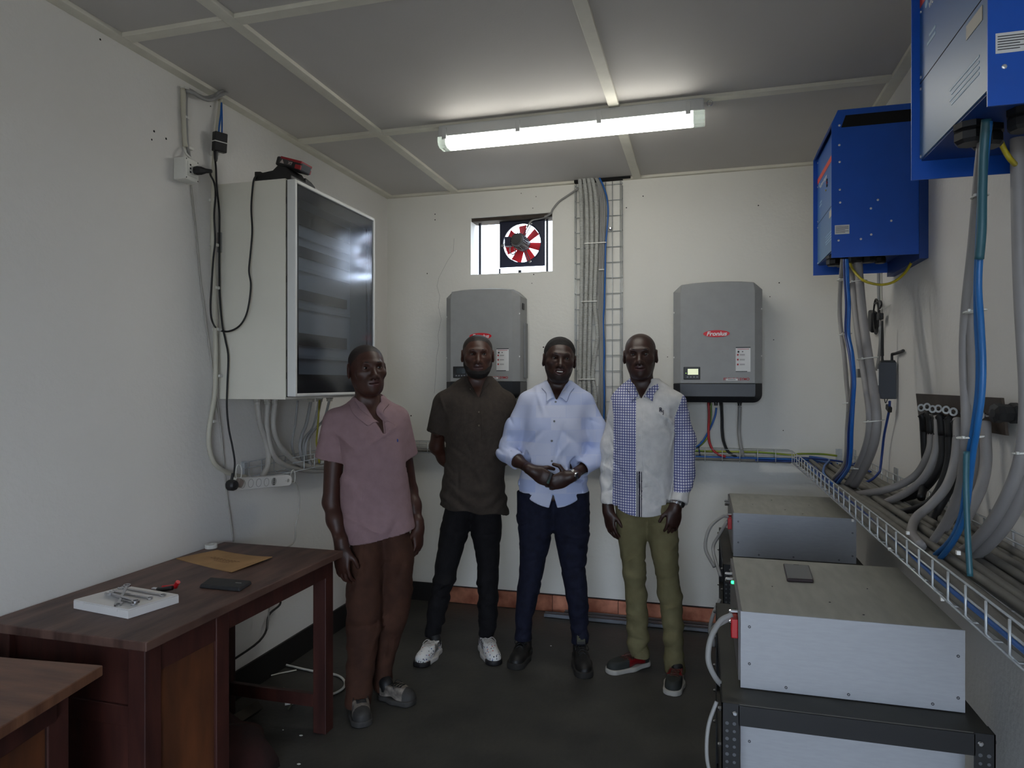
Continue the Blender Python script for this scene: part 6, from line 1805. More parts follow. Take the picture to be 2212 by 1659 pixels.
def shoe(man, heel, toe, m_up, m_sole, collar_h=.075, low=True, m_lace=None, m_toe=None, upfn=None, mats=None, name='shoe', wid=1.0, sole_h=.024, label=None, ankle=None, m_sock=None, solefn=None):
    heel = np.asarray(heel, float); toe = np.asarray(toe, float); heel[2] = toe[2] = 0
    f = toe - heel; L = np.linalg.norm(f); f /= L; r = np.array((f[1], -f[0], 0.0)); k = L / .285
    def Q(P):
        q = P - heel
        return np.stack([q @ f / k, q @ r, q[:, 2]], 1)
    def plan(q, g=0.0):
        a = q.copy(); a[:, 2] = 0
        d = smin(rc(a, (.040, 0, 0), (.12, .0, 0), .033 * wid, .034 * wid), rc(a, (.16, .002, 0), (.238, .004, 0), .044 * wid, .042 * wid), .05)
        return d - g
    def up(P):
        q = Q(P)
        d = el(q, (.205, .002, .030), (.080, .044 * wid, .043))
        d = smin(d, rc(q, (.052, 0, .045), (.15, 0, .062), .037 * wid, .034), .03)
        d = smin(d, rc(q, (.048, 0, .04), (.056, 0, collar_h), .036 * wid, .036), .02)
        d = smin(d, rc(q, (.12, 0, .070), (.19, .0, .052), .022, .020), .025)
        d = smax(d, plan(q, -.001), .008)
        d = np.maximum(d, q[:, 2] - collar_h)
        d = smax(d, -rc(q, (.056, 0, collar_h - .012), (.058, 0, collar_h + .06), .027, .03), .004)
        return np.maximum(d, sole_h - .006 - q[:, 2])
    def so(P):
        q = Q(P)
        d = plan(q, .004)
        spring = .010 * np.clip((q[:, 0] - .20) / .085, 0, 1) ** 2
        d = smax(d, q[:, 2] - sole_h - spring * .3, .004)
        return smax(d, -q[:, 2], .003)
    lo = np.minimum(heel, toe) - .09; hi = np.maximum(heel, toe) + .09; lo[2] = -.006; hi[2] = collar_h + .012
    sh = np_obj(name, [sdf_mesh(up, lo, hi, .0034)], mats or m_up, man.t, matfn=(None if upfn is None else (lambda C: upfn(Q(C)))), label=label)
    np_obj('sole', [sdf_mesh(so, lo, hi, .004)], m_sole, sh, matfn=(None if solefn is None else (lambda C: solefn(Q(C)))))
    if ankle is not None:
        b = MB(); b.tube([Vector(heel + f * .056 * k + np.array((0, 0, .045))), Vector(heel + f * .05 * k + np.array((0, 0, collar_h))), Vector((ankle[0], ankle[1], ankle[2] + .03))], .033, n=16, sub=4)
        b.build('sock', m_sock or M_blackm, parent=man.t, local=True, smooth=True)
    if m_lace:
        def W(x, y, z):
            return Vector(heel + f * x * k + r * y + np.array((0, 0, z)))
        def topz(x, y):
            zs = np.linspace(.02, .16, 120)
            P = np.stack([np.array(W(x, y, z)) for z in zs])
            d = up(P); kk = np.where(d < 0)[0]
            return zs[kk[-1]] if len(kk) else .05
        for i in range(4):
            x = .115 + .022 * i
            for sg in (-1, 1):
                b = MB(); b.tube([W(x - .006, -.022 * sg, topz(x - .006, -.022 * sg) + .001), W(x, 0, topz(x, 0) + .004), W(x + .006, .022 * sg, topz(x + .006, .022 * sg) + .001)], .0024, n=6, sub=4)
                b.build('lace', m_lace, parent=sh, local=True, smooth=True)
        for sg in (-1, 1):
            z0 = topz(.11, 0)
            b = MB(); b.tube([W(.112, 0, z0 + .004), W(.120, .022 * sg, z0 + .014), W(.145, .034 * sg, z0 + .002), W(.140, .030 * sg, z0 - .012), W(.118, .008 * sg, z0 + .003)], .0022, n=6, sub=5)
            b.build('lace_bow', m_lace, parent=sh, local=True, smooth=True)
    return sh
def watch(man, wr, el_, m, r=.030, face_dir=(0, -1, .3)):
    wr, el_ = Vector(wr), Vector(el_); ax = (wr - el_).normalized(); c = wr - ax * .016
    N = ax.orthogonal().normalized(); B = ax.cross(N)
    b = MB()
    b.tube([c + (N * math.cos(a) + B * math.sin(a)) * r for a in [2 * math.pi * i / 28 for i in range(28)]], .0035, n=6, closed=True)
    b.tube([c + ax * .006 + (N * math.cos(a) + B * math.sin(a)) * r for a in [2 * math.pi * i / 28 for i in range(28)]], .0035, n=6, closed=True)
    b.tube([c - ax * .006 + (N * math.cos(a) + B * math.sin(a)) * r for a in [2 * math.pi * i / 28 for i in range(28)]], .0035, n=6, closed=True)
    w = b.build('wristwatch', m, parent=man.t, local=True, smooth=True)
    f = Vector(face_dir); f = (f - ax * f.dot(ax)).normalized()
    b = MB(); b.lathe(c + f * (r - .002), f, [(.019, 0), (.020, .004), (.018, .009), (.015, .010)], n=24); b.build('watch_case', m, parent=w, local=True)
    b = MB(); b.lathe(c + f * (r + .0085), f, [(.0145, 0), (.0145, .0012)], n=20); b.build('watch_dial', mat('watch_dial_dark', (40, 44, 50), .2), parent=w, local=True)
    return w
# ================================================================== MAN 1: mauve polo shirt, loose brown trousers
def cloth_mat(name, rgb, rgb2=None, rough=.85, var=.08, scale=60, bump=.25, bscale=350):
    m = mat(name, rgb, rough, var=var, scale=scale, rgb2=rgb2, bump=bump, bscale=bscale, spec=.25)
    return m
m1 = Man(805, 1520, 'man in a mauve polo shirt and loose brown trousers beside the desk')
L = m1.L
tor = m1.keys([(851, 771, 826, .055, .02), (872, 748, 846, .075, .02), (893, 727, 866, .098, .01), (925, 727, 875, .118, .0), (960, 733, 877, .125, -.005), (996, 735, 879, .122, -.005), (1033, 734, 882, .118, -.005), (1080, 735, 887, .12, 0), (1112, 736, 891, .124, 0), (1140, 738, 898, .128, 0), (1178, 741, 904, .130, 0)], .12)
sh1 = {'L': (L(725, 912, .005), L(709, 992, .015)), 'R': (L(856, 905, .02), L(876, 985, .05))}
fl1 = folds(3, 26, (-.16, .16), (.72, 1.28), depth=.007, w=.013)
def hem1(P):   # the hem climbs towards the right of the picture
    a = L(750, 1173); b = L(900, 1136)
    return (a[2] + (P[:, 0] - a[0]) / (b[0] - a[0]) * (b[2] - a[2])) - P[:, 2]
nb1 = L(797, 872, .015)
ch1 = L(797, 855, -.05); 
def shirt1_core(P):
    d = loft(P, tor, 2.3)
    for k in ('L', 'R'):
        a, b = sh1[k]
        e = a + (b - a) * 1.05
        d = smin(d, rc(P, a, e, .060, .062), .05)
    return d
def shirt1(P):
    d = shirt1_core(P) + waves(P, .003, CLOTH) + foldsum(P, fl1) + .002 * np.sin(P[:, 2] * 55 + P[:, 0] * 30) * np.clip((1.0 - P[:, 2]) / .2, 0, 1)
    # side pull folds towards the waist
    d = d + .004 * np.sin((P[:, 2] + .5 * P[:, 0]) * 60) * np.exp(-((P[:, 0] + .11) / .05) ** 2 - ((P[:, 2] - .82) / .07) ** 2)
    d = np.maximum(d, hem1(P))
    for k in ('L', 'R'):   # sleeve mouths: flat cut and hollow
        a, b = sh1[k]; ax = (b - a) / np.linalg.norm(b - a)
        cut = (P - b) @ ax
        near = np.linalg.norm(P - b, axis=1) - .11
        d = np.where(near < 0, np.maximum(d, np.minimum(cut, -near + .0 * cut) if False else np.where(np.abs((P[:, 0] - b[0])) < .075, cut, -1)), d)
        d = smax(d, -rc(P, b - ax * .05, b + ax * .06, .052, .053), .004)
    # neck opening with the placket falling open
    d = smax(d, -rc(P, nb1 + np.array((0, .01, -.03)), nb1 + np.array((0, -.01, .10)), .062, .066), .004)
    d = smax(d, -vcut(P, L(803, 862), L(829, 932), .040, .004), .004)
    return d
leg1 = {'L': m1.keys([(1515, 744, 803, .060, -.05), (1480, 746, 806, .066, -.05), (1448, 747, 808, .068, -.045), (1394, 749, 816, .072, -.035), (1340, 747, 822, .082, -.03), (1258, 747, 828, .098, -.01), (1190, 755, 834, .108, 0), (1120, 762, 836, .10, 0)], .07),
        'R': m1.keys([(1512, 806, 847, .060, .10), (1448, 806, 853, .062, .09), (1394, 811, 866, .068, .07), (1340, 815, 884, .078, .05), (1258, 822, 893, .095, .03), (1190, 822, 893, .106, .01), (1120, 815, 876, .10, 0)], .07)}
flt1 = folds(41, 70, (-0.2, 0.2), (0.1, 0.8), lmin=.05, lmax=.13, depth=.0065, w=.010, slope=.55, base=70)
def trou1(P):
    d = smin(loft(P, leg1['L'], 2.1), loft(P, leg1['R'], 2.1), .03)
    d = d + foldsum(P, flt1) + waves(P, .004, CLOTH) + waves(P, .004, KNEE) * np.clip((.75 - P[:, 2]) / .3, .15, 1)
    d = d + .010 * np.exp(-((P[:, 2] - .40) / .018) ** 2) * np.clip((-P[:, 1] - .02) / .05, 0, 1) * (P[:, 0] < .02)
    for k in ('L', 'R'):
        z0, cx, cy, rx, ry = leg1[k][0]
        d = smax(d, -(el(P, (cx, cy, z0), (rx - .012, ry - .012, .06))), .004)
    return d
arm1 = [dict(sh=L(726, 915, .005), el=L(716, 1085, .0), wr=L(738, 1182, -.09), upper=True, r0=.048, r1=.040), dict(sh=L(858, 905, .02), el=L(884, 1060, .10), wr=L(903, 1140, .02), r0=.048, r1=.038, upper=True)]
hd1 = [dict(d=(.03, -.12, -1), n=(.62, .78, .0), side=1, curl=(.25, .45, .4), thumb=(.75, .6, .25), s=1.06), dict(d=(.0, -.15, -1), n=(-.80, .5, 0), side=-1, curl=(.45, .7, .5), s=1.0)]
S1 = dict(H=.232, yaw=.30, pitch=.0, roll=-.05, hair=.0008, jaw=1.0, wide=1.02, hair_mat=mat('cropped_hair_brown_black', (40, 29, 26), .6, var=.15, scale=90), box=((-.40, -.22, .0), (.40, .26, 1.5)))
hd_c = L(799, 853, -.055)
head1 = make_head(m1, (hd_c[0] - .006, -.035, hd_c[2]), S1)
M_polo = cloth_mat('mauve_pique', (146, 120, 123), (137, 112, 115), scale=25)
M_trb = cloth_mat('brown_trouser_cloth', (78, 50, 38), (60, 38, 30), scale=14)
build_body(m1, S1, head1, shirt1_core, arm1, hd1, nb1, M_skin1, extra=trou1)
finish_head(m1, S1, *head1[1:], M_skin1)
s1o = np_obj('polo_shirt', [sdf_mesh(shirt1, (-.34, -.24, .62), (.34, .26, 1.52), .0052)], M_polo, m1.t)
np_obj('trousers', [sdf_mesh(trou1, (-.34, -.24, .02), (.34, .28, .98), .0058)], M_trb, m1.t)
vp = L(826, 912, -.10); vp[1] = surf_y(shirt1_core, vp[0], vp[2]) - .004
collar(m1, shirt1_core, (nb1[0], nb1[1] - .002), .066, .068, nb1[2] + .030, nb1[2] + .052, vp, M_polo, parent=s1o, leaf=.052, lap=.045, point=.006, vx=.014)
for (u, v) in ((808, 901),):
    p = L(u, v); button((p[0], surf_y(shirt1, p[0], p[2]) - .001, p[2]), M_black, s1o)
p = L(857, 948); b = MB(); b.ell((p[0], surf_y(shirt1, p[0], p[2]) - .001, p[2]), .004, .002, .008, n=8); b.build('chest_emblem', M_blued, parent=s1o, local=True)
b = MB()   # placket edge
pts = [L(826, 882), L(827, 905), L(829, 925), L(830, 942)]
b.tube([(q[0], surf_y(shirt1, q[0] + .006, q[2]) - .001, q[2]) for q in pts], .003, n=6, sub=4); b.build('placket', M_polo, parent=s1o, local=True, smooth=True)
M_canv = mat('dirty_canvas', (150, 140, 130), .85, var=.35, scale=26, rgb2=(74, 68, 62))
M_toecap = mat('grimy_rubber', (62, 60, 58), .7, var=.2, scale=20)
up1 = lambda q: np.where(q[:, 0] > .215, 1, 0)
h1 = m1.G(772, 1522); t1 = m1.G(786, 1574)
shoe(m1, h1, t1, None, M_toecap, .075, m_lace=M_blackm, mats=[M_canv, M_toecap], upfn=up1, ankle=leg1['L'][0][1:3] + (leg1['L'][0][0],), label='grubby canvas shoe pointing at the camera')
h2 = m1.G(820, 1506); t2 = m1.G(897, 1523)
shoe(m1, h2, t2, None, M_toecap, .075, m_lace=M_blackm, mats=[M_canv, M_toecap], upfn=up1, ankle=leg1['R'][0][1:3] + (leg1['R'][0][0],), label='grubby canvas shoe turned to the right')

# ================================================================== MAN 2: dark brown tunic, black trousers, arms behind his back
m2 = Man(990, 1408, 'bearded man in a dark brown linen tunic and black trousers')
L = m2.L
tor = m2.keys([(812, 1001, 1063, .056, .02), (832, 975, 1082, .080, .02), (850, 955, 1098, .100, .01), (880, 955, 1100, .122, .0), (920, 960, 1096, .132, -.005), (960, 961, 1093, .130, -.005), (1000, 960, 1091, .128, -.005), (1040, 955, 1090, .130, 0), (1075, 951, 1094, .134, 0), (1115, 946, 1099, .138, 0)], .12)
sh2 = {'L': (L(957, 872, .01), L(946, 934, .03)), 'R': (L(1092, 872, .02), L(1106, 940, .05))}
fl2 = folds(8, 30, (-.16, .16), (.82, 1.36), depth=.006, w=.011)
nb2 = L(1031, 832, .015)
def shirt2_core(P):
    d = loft(P, tor, 2.3)
    for k in ('L', 'R'):
        a, b = sh2[k]
        d = smin(d, rc(P, a, a + (b - a) * 1.08, .056, .068), .05)
    return d
def shirt2(P):
    d = shirt2_core(P) + waves(P, .003, CLOTH) + foldsum(P, fl2)
    d = d + .004 * np.sin(P[:, 2] * 75 + 5 * np.sin(P[:, 0] * 14)) * np.exp(-((P[:, 2] - .86) / .08) ** 2)
    d = smin(d, np.maximum(el(P, (.165, .06, .88), (.055, .07, .17)), -(P[:, 2] - .76)), .03)       # loose back panel swinging out
    a = L(946, 1091); b_ = L(1062, 1104); zh = a[2] + (P[:, 0] - a[0]) / (b_[0] - a[0]) * (b_[2] - a[2]) + .006 * np.sin(P[:, 0] * 40)
    d = np.maximum(d, zh - P[:, 2])
    for k in ('L', 'R'):
        a, b_ = sh2[k]; ax = (b_ - a) / np.linalg.norm(b_ - a)
        cut = (P - b_) @ ax
        d = np.where((np.abs(P[:, 0] - b_[0]) < .082) & (np.abs((P - b_) @ ax) < .08) & ((P[:, 0] - b_[0]) * (1 if k == 'R' else -1) > -.035), np.maximum(d, cut), d)
        d = smax(d, -rc(P, b_ - ax * .06, b_ + ax * .06, .055, .060), .004)
    d = smax(d, -rc(P, nb2 + np.array((0, .01, -.03)), nb2 + np.array((0, -.01, .10)), .060, .064), .004)
    d = smax(d, -vcut(P, L(1030, 820), L(1033, 856), .044, .004), .004)
    return d
leg2 = {'L': m2.keys([(1377, 917, 951, .050, .02), (1340, 921, 960, .054, 0), (1286, 928, 974, .062, -.01), (1231, 938, 988, .072, -.01), (1191, 944, 1000, .082, -.005), (1150, 950, 1014, .095, 0), (1080, 965, 1020, .10, 0)], .06),
        'R': m2.keys([(1376, 1034, 1068, .050, .02), (1340, 1033, 1074, .054, 0), (1286, 1032, 1076, .062, -.01), (1231, 1030, 1077, .072, -.01), (1191, 1026, 1079, .082, -.005), (1150, 1016, 1084, .095, 0), (1080, 1012, 1080, .10, 0)], .06)}
flt2 = folds(42, 70, (-0.22, 0.2), (0.12, 0.75), lmin=.05, lmax=.13, depth=.0065, w=.010, slope=.55, base=20)
def trou2(P):
    d = smin(loft(P, leg2['L'], 2.1), loft(P, leg2['R'], 2.1), .025)
    d = d + foldsum(P, flt2) + waves(P, .0025, CLOTH) + waves(P, .0045, KNEE) * np.clip((.62 - P[:, 2]) / .3, .1, 1)
    for k in ('L', 'R'):
        z0, cx, cy, rx, ry = leg2[k][0]
        d = smax(d, -(el(P, (cx, cy, z0), (rx - .010, ry - .010, .05))), .004)
    return d
arm2 = [dict(sh=L(957, 876, .01), el=L(943, 965, .09), wr=L(985, 1025, .20), upper=True, r0=.048, r1=.040), dict(sh=L(1092, 876, .02), el=L(1108, 960, .12), wr=L(1060, 1030, .20), upper=True, r0=.048, r1=.040)]
hd2 = [dict(d=(.9, .2, -.35), n=(0, 1, 0), side=1, curl=(.4, .6, .4)), dict(d=(-.9, .1, -.30), n=(0, 1, 0), side=-1, curl=(.4, .6, .4))]
S2 = dict(H=.230, yaw=.0, pitch=.04, roll=0, hair=.0015, hair_low=.0, jaw=1.10, wide=1.06, beard=.0065, hair_mat=mat('cropped_hair_dark', (34, 26, 24), .6, var=.15, scale=90), beard_mat=mat('beard_black', (24, 18, 17), .8, var=.2, scale=90, bump=.5, bscale=240), moustache=True, box=((-.40, -.24, .0), (.40, .30, 1.6)))
hc = L(1032, 813, -.05)
head2 = make_head(m2, (hc[0], -.035, hc[2]), S2)
M_tun = cloth_mat('dark_brown_linen', (66, 58, 52), (56, 49, 44), scale=40, bump=.35)
M_blk = cloth_mat('black_jean_cloth', (24, 23, 26), (18, 17, 20), scale=30)
build_body(m2, S2, head2, shirt2_core, arm2, hd2, nb2, M_skin2, extra=trou2)
finish_head(m2, S2, *head2[1:], M_skin2)
s2o = np_obj('tunic', [sdf_mesh(shirt2, (-.34, -.26, .66), (.40, .26, 1.62), .0052)], M_tun, m2.t)
np_obj('trousers', [sdf_mesh(trou2, (-.30, -.22, .05), (.30, .22, 1.0), .0058)], M_blk, m2.t)
vp = L(1033, 856, -.10); vp[1] = surf_y(shirt2_core, vp[0], vp[2]) - .003
collar(m2, shirt2_core, (nb2[0], nb2[1] - .002), .062, .064, nb2[2] + .024, nb2[2] + .038, vp, M_tun, name='stand_collar', parent=s2o, leaf=.010, lap=.012, point=.0, stand=.034, vx=.008)
for (u, v) in ((1033, 888), (1033, 916), (1016, 840)):
    p = L(u, v); button((p[0], surf_y(shirt2, p[0], p[2]) - .001, p[2]), mat('button_bronze', (84, 74, 60), .3, metal=.4), s2o, .0045)
b = MB(); pts = [L(1034, 862), L(1034, 890), L(1034, 920), L(1034, 945)]
b.tube([(q[0] + .012, surf_y(shirt2, q[0] + .012, q[2]) - .0005, q[2]) for q in pts], .002, n=6, sub=4); b.build('placket', M_tun, parent=s2o, local=True, smooth=True)
# patterned white trainers with three dark stripes
M_sneak = bpy.data.materials.new('confetti_print_leather'); M_sneak.use_nodes = True
_nt = M_sneak.node_tree; _b = _nt.nodes['Principled BSDF']; _b.inputs['Roughness'].default_value = .5
_tc = _nt.nodes.new('ShaderNodeTexCoord'); _mp = _nt.nodes.new('ShaderNodeMapping'); _mp.inputs['Scale'].default_value = (1, 1, 1)
_nt.links.new(_tc.outputs['Object'], _mp.inputs['Vector'])
_v1 = _nt.nodes.new('ShaderNodeTexVoronoi'); _v1.inputs['Scale'].default_value = 80; _nt.links.new(_mp.outputs['Vector'], _v1.inputs['Vector'])
_r1 = _nt.nodes.new('ShaderNodeValToRGB'); _r1.color_ramp.interpolation = 'CONSTANT'
_r1.color_ramp.elements[0].color = (0, 0, 0, 1); _r1.color_ramp.elements[1].position = .30; _r1.color_ramp.elements[1].color = (1, 1, 1, 1)
_nt.links.new(_v1.outputs['Distance'], _r1.inputs['Fac'])
_r2 = _nt.nodes.new('ShaderNodeValToRGB'); _r2.color_ramp.interpolation = 'CONSTANT'
for k, (pos, c) in enumerate(((0, (.02, .02, .03)), (.35, (.03, .06, .22)), (.6, (.5, .08, .05)), (.8, (.7, .7, .7)))):
    e = _r2.color_ramp.elements[k] if k < 2 else _r2.color_ramp.elements.new(pos)
    e.position = pos; e.color = (*c, 1)
_sp = _nt.nodes.new('ShaderNodeSeparateColor'); _nt.links.new(_v1.outputs['Color'], _sp.inputs[0]); _nt.links.new(_sp.outputs[0], _r2.inputs['Fac'])
_mx = _nt.nodes.new('ShaderNodeMix'); _mx.data_type = 'RGBA'
_nt.links.new(_r1.outputs['Color'], _mx.inputs[0]); _nt.links.new(_r2.outputs['Color'], _mx.inputs[6]); _mx.inputs[7].default_value = (.72, .71, .69, 1)
_nt.links.new(_mx.outputs[2], _b.inputs['Base Color'])
M_solew = mat('white_sole', (196, 192, 188), .6)
M_soleb = mat('black_toe_rubber', (22, 20, 24), .6)
def stripes(q):
    s_ = q[:, 0] + .55 * q[:, 2]
    m = np.zeros(len(q))
    for c in (.118, .142, .166):
        m = np.where((np.abs(s_ - c) < .0075) & (np.abs(q[:, 1]) > .017) & (q[:, 2] < .075), 1, m)
    return m
hs = m2.G(947, 1405); ts = m2.G(905, 1444)
shoe(m2, hs, ts, None, [M_solew, M_soleb], .082, solefn=lambda q: np.where((q[:, 0] > .225) & (q[:, 2] < .03), 1, 0), m_lace=M_solew, mats=[M_sneak, M_soleb], upfn=stripes, ankle=leg2['L'][0][1:3] + (leg2['L'][0][0],), label='white print trainer with three black stripes, turned left')
hs = m2.G(1042, 1398); ts = m2.G(1074, 1440)
shoe(m2, hs, ts, None, [M_solew, M_soleb], .082, solefn=lambda q: np.where((q[:, 0] > .225) & (q[:, 2] < .03), 1, 0), m_lace=M_solew, mats=[M_sneak, M_soleb], upfn=stripes, ankle=leg2['R'][0][1:3] + (leg2['R'][0][0],), label='white print trainer with three black stripes, turned right')

# ================================================================== MAN 3: smiling man in a pale blue and white shirt, navy jeans
m3 = Man(1190, 1425, 'smiling man in a pale blue shirt with hands together and navy jeans')
L = m3.L
tor = m3.keys([(822, 1178, 1235, .056, .02), (838, 1150, 1255, .078, .02), (853, 1131, 1272, .100, .01), (885, 1132, 1268, .120, .0), (920, 1131, 1264, .130, -.005), (960, 1129, 1265, .130, -.005), (1000, 1126, 1267, .128, -.005), (1030, 1124, 1268, .128, 0), (1058, 1122, 1269, .130, 0), (1095, 1120, 1271, .132, 0)], .12)
nb3 = L(1205, 838, .015)
fl3 = folds(15, 34, (-.18, .18), (.86, 1.34), depth=.007, w=.011) + folds(16, 22, (-.29, -.15), (1.0, 1.3), lmin=.05, lmax=.12, depth=.006, w=.010) + folds(17, 22, (.15, .29), (.98, 1.3), lmin=.05, lmax=.12, depth=.006, w=.010)
sl3 = {'L': [(L(1143, 868, .01), .054), (L(1113, 925, .005), .056), (L(1094, 978, -.01), .054), (L(1107, 996, -.075), .047)],
       'R': [(L(1262, 872, .01), .054), (L(1287, 925, .01), .056), (L(1296, 982, .0), .054), (L(1264, 1018, -.085), .046)]}
_e, _w = L(1094, 980, -.01), L(1152, 1018, -.17); sl3['L'][-1] = (_e + .42 * (_w - _e), .047)
_e, _w = L(1296, 985, .0), L(1232, 1030, -.165); sl3['R'][-1] = (_e + .62 * (_w - _e), .046)
def sleeves(P, sl, k=.03):
    d = None
    for c in sl.values():
        for (a, ra), (b_, rb) in zip(c[:-1], c[1:]):
            e = rc(P, a, b_, ra, rb); d = e if d is None else smin(d, e, k)
    return d
def shirt3_core(P):
    return smin(loft(P, tor, 2.3), sleeves(P, {k: v[:2] for k, v in sl3.items()}), .05)
def shirt3(P):
    d = smin(loft(P, tor, 2.3), sleeves(P, {k: v[:3] for k, v in sl3.items()}), .04)
    d = smin(d, sleeves(P, {k: v[2:] for k, v in sl3.items()}), .010)
    d = d + waves(P, .0025, CLOTH) + foldsum(P, fl3) + .0035 * np.sin(P[:, 2] * 85 + 9 * P[:, 0]) * (np.abs(P[:, 0]) > .17) * np.clip((1.25 - P[:, 2]) / .2, 0, 1)
    for k in ('L', 'R'):
        (a, ra), (b_, rb) = sl3[k][-2:]
        ax = (b_ - a) / np.linalg.norm(b_ - a)
        near = np.linalg.norm(P - b_, axis=1) < .075
        d = np.where(near, np.maximum(d, (P - b_) @ ax), d)
        d = smax(d, -rc(P, b_ - ax * .05, b_ + ax * .08, .037, .039), .004)
    # shirt tail: rounded hem with the front split
    x = P[:, 0]; cx = L(1196, 1090)[0]
    zf = L(1196, 1090)[2] + .004; zs = L(1125, 1060)[2]
    zh = zf + (zs - zf) * np.clip(np.abs(x - cx) / .17, 0, 1) ** 2.0
    d = np.maximum(d, zh - P[:, 2])
    d = smax(d, -np.maximum(np.abs(x - (cx - .003)) - np.clip((L(1190, 1058)[2] - P[:, 2]) * .28, -.01, .03), P[:, 1] + .02), .003)
    d = smax(d, -rc(P, nb3 + np.array((0, .01, -.03)), nb3 + np.array((0, -.01, .10)), .060, .064), .004)
    d = smax(d, -vcut(P, L(1204, 826), L(1202, 861), .048, .004), .004)
    return d
leg3 = {'L': m3.keys([(1380, 1112, 1149, .052, .0), (1345, 1113, 1150, .054, 0), (1286, 1116, 1163, .063, -.01), (1227, 1122, 1176, .074, -.01), (1168, 1122, 1189, .088, -.005), (1120, 1117, 1200, .102, 0), (1060, 1116, 1205, .112, 0)], .06),
        'R': m3.keys([(1388, 1234, 1271, .052, .0), (1345, 1231, 1272, .054, 0), (1286, 1222, 1270, .063, -.01), (1227, 1211, 1266, .074, -.01), (1168, 1200, 1272, .088, -.005), (1120, 1190, 1274, .102, 0), (1060, 1186, 1273, .112, 0)], .06)}
flt3 = folds(43, 70, (-0.22, 0.22), (0.1, 0.85), lmin=.05, lmax=.13, depth=.0065, w=.010, slope=.55, base=15)
def trou3(P):
    d = smin(loft(P, leg3['L'], 2.1), loft(P, leg3['R'], 2.1), .025)
    d = d + foldsum(P, flt3) + waves(P, .002, CLOTH) + waves(P, .0045, KNEE) * np.clip((.60 - P[:, 2]) / .3, .1, 1)
    for k in ('L', 'R'):
        z0, cx, cy, rx, ry = leg3[k][0]
        d = smax(d, -(el(P, (cx, cy, z0), (rx - .010, ry - .010, .05))), .004)
    return d
e3l, e3r = L(1094, 980, -.01), L(1296, 985, .0)
w3l, w3r = L(1152, 1018, -.17), L(1232, 1030, -.165)
arm3 = [dict(sh=L(1140, 872, .01), el=e3l, wr=w3l), dict(sh=L(1264, 876, .01), el=e3r, wr=w3r)]
hd3 = [dict(d=(.78, -.10, -.42), n=(.25, .92, -.1), side=1, curl=(.55, .85, .6), thumb=(.75, .55, .35)),
       dict(d=(-.82, -.12, -.30), n=(-.22, .95, .05), side=-1, curl=(.45, .65, .45), thumb=(.25, .95, .1))]
S3 = dict(H=.234, yaw=.06, pitch=.0, roll=.07, hair=.0065, hair_low=.002, jaw=1.02, wide=1.02, smile=1.0, beard=.0012, moustache=False, beard_mat=mat('stubble_dark', (46, 31, 27), .7, var=.2, scale=90), box=((-.42, -.26, .0), (.42, .26, 1.6)))
hc = L(1206, 825, -.05)
head3 = make_head(m3, (hc[0] - .002, -.035, hc[2]), S3)
# pale shirt woven in broad soft blocks
M_sh3 = bpy.data.materials.new('pale_blue_block_weave'); M_sh3.use_nodes = True
_nt = M_sh3.node_tree; _b = _nt.nodes['Principled BSDF']; _b.inputs['Roughness'].default_value = .8; _b.inputs['Specular IOR Level'].default_value = .25
_tc = _nt.nodes.new('ShaderNodeTexCoord'); _sx = _nt.nodes.new('ShaderNodeSeparateXYZ'); _nt.links.new(_tc.outputs['Object'], _sx.inputs[0])
_bk = _nt.nodes.new('ShaderNodeTexBrick'); _cx = _nt.nodes.new('ShaderNodeCombineXYZ')
_nt.links.new(_sx.outputs['X'], _cx.inputs[0]); _nt.links.new(_sx.outputs['Z'], _cx.inputs[1]); _nt.links.new(_cx.outputs[0], _bk.inputs['Vector'])
_bk.inputs['Scale'].default_value = 1; _bk.inputs['Brick Width'].default_value = .16; _bk.inputs['Row Height'].default_value = .066; _bk.inputs['Mortar Size'].default_value = .004
_bk.inputs['Mortar Smooth'].default_value = 1
_bk.inputs['Color1'].default_value = (*lin((206, 210, 230)), 1); _bk.inputs['Color2'].default_value = (*lin((178, 190, 226)), 1); _bk.inputs['Mortar'].default_value = (*lin((196, 202, 228)), 1)
_nt.links.new(_bk.outputs['Color'], _b.inputs['Base Color'])
M_jean = cloth_mat('navy_denim', (30, 33, 52), (20, 22, 36), scale=30)
build_body(m3, S3, head3, shirt3_core, arm3, hd3, nb3, M_skin3, extra=trou3)
finish_head(m3, S3, *head3[1:], M_skin3)
s3o = np_obj('shirt', [sdf_mesh(shirt3, (-.36, -.28, .72), (.36, .24, 1.60), .0050)], M_sh3, m3.t)
np_obj('trousers', [sdf_mesh(trou3, (-.30, -.22, .03), (.30, .22, 1.02), .0058)], M_jean, m3.t)
vp = L(1202, 860, -.10); vp[1] = surf_y(shirt3_core, vp[0], vp[2]) - .004
collar(m3, shirt3_core, (nb3[0], nb3[1] - .002), .064, .066, nb3[2] + .034, nb3[2] + .056, vp, M_sh3, parent=s3o, leaf=.046, lap=.05, point=.010)
for (u, v) in ((1200, 867), (1197, 907), (1192, 948), (1192, 990)):
    p = L(u, v); button((p[0], surf_y(shirt3, p[0], p[2]) - .001, p[2]), mat('button_slate', (84, 86, 92), .3), s3o)
b = MB(); pts = [L(1206, 868), L(1203, 905), L(1199, 950), L(1198, 995), L(1197, 1050), L(1197, 1078)]
b.tube([(q[0] + .010, surf_y(shirt3, q[0] + .010, q[2]) - .0004, q[2]) for q in pts], .0016, n=6, sub=4); b.build('placket', M_sh3, parent=s3o, local=True, smooth=True)
watch(m3, w3r, e3r, M_steel, r=.0315, face_dir=(.35, -1, -.15))
kc = m3.g + m3.xh * L(1189, 1030, -.20)[0] + m3.yh * (-.225) + Vector((0, 0, L(1189, 1028, -.20)[2]))
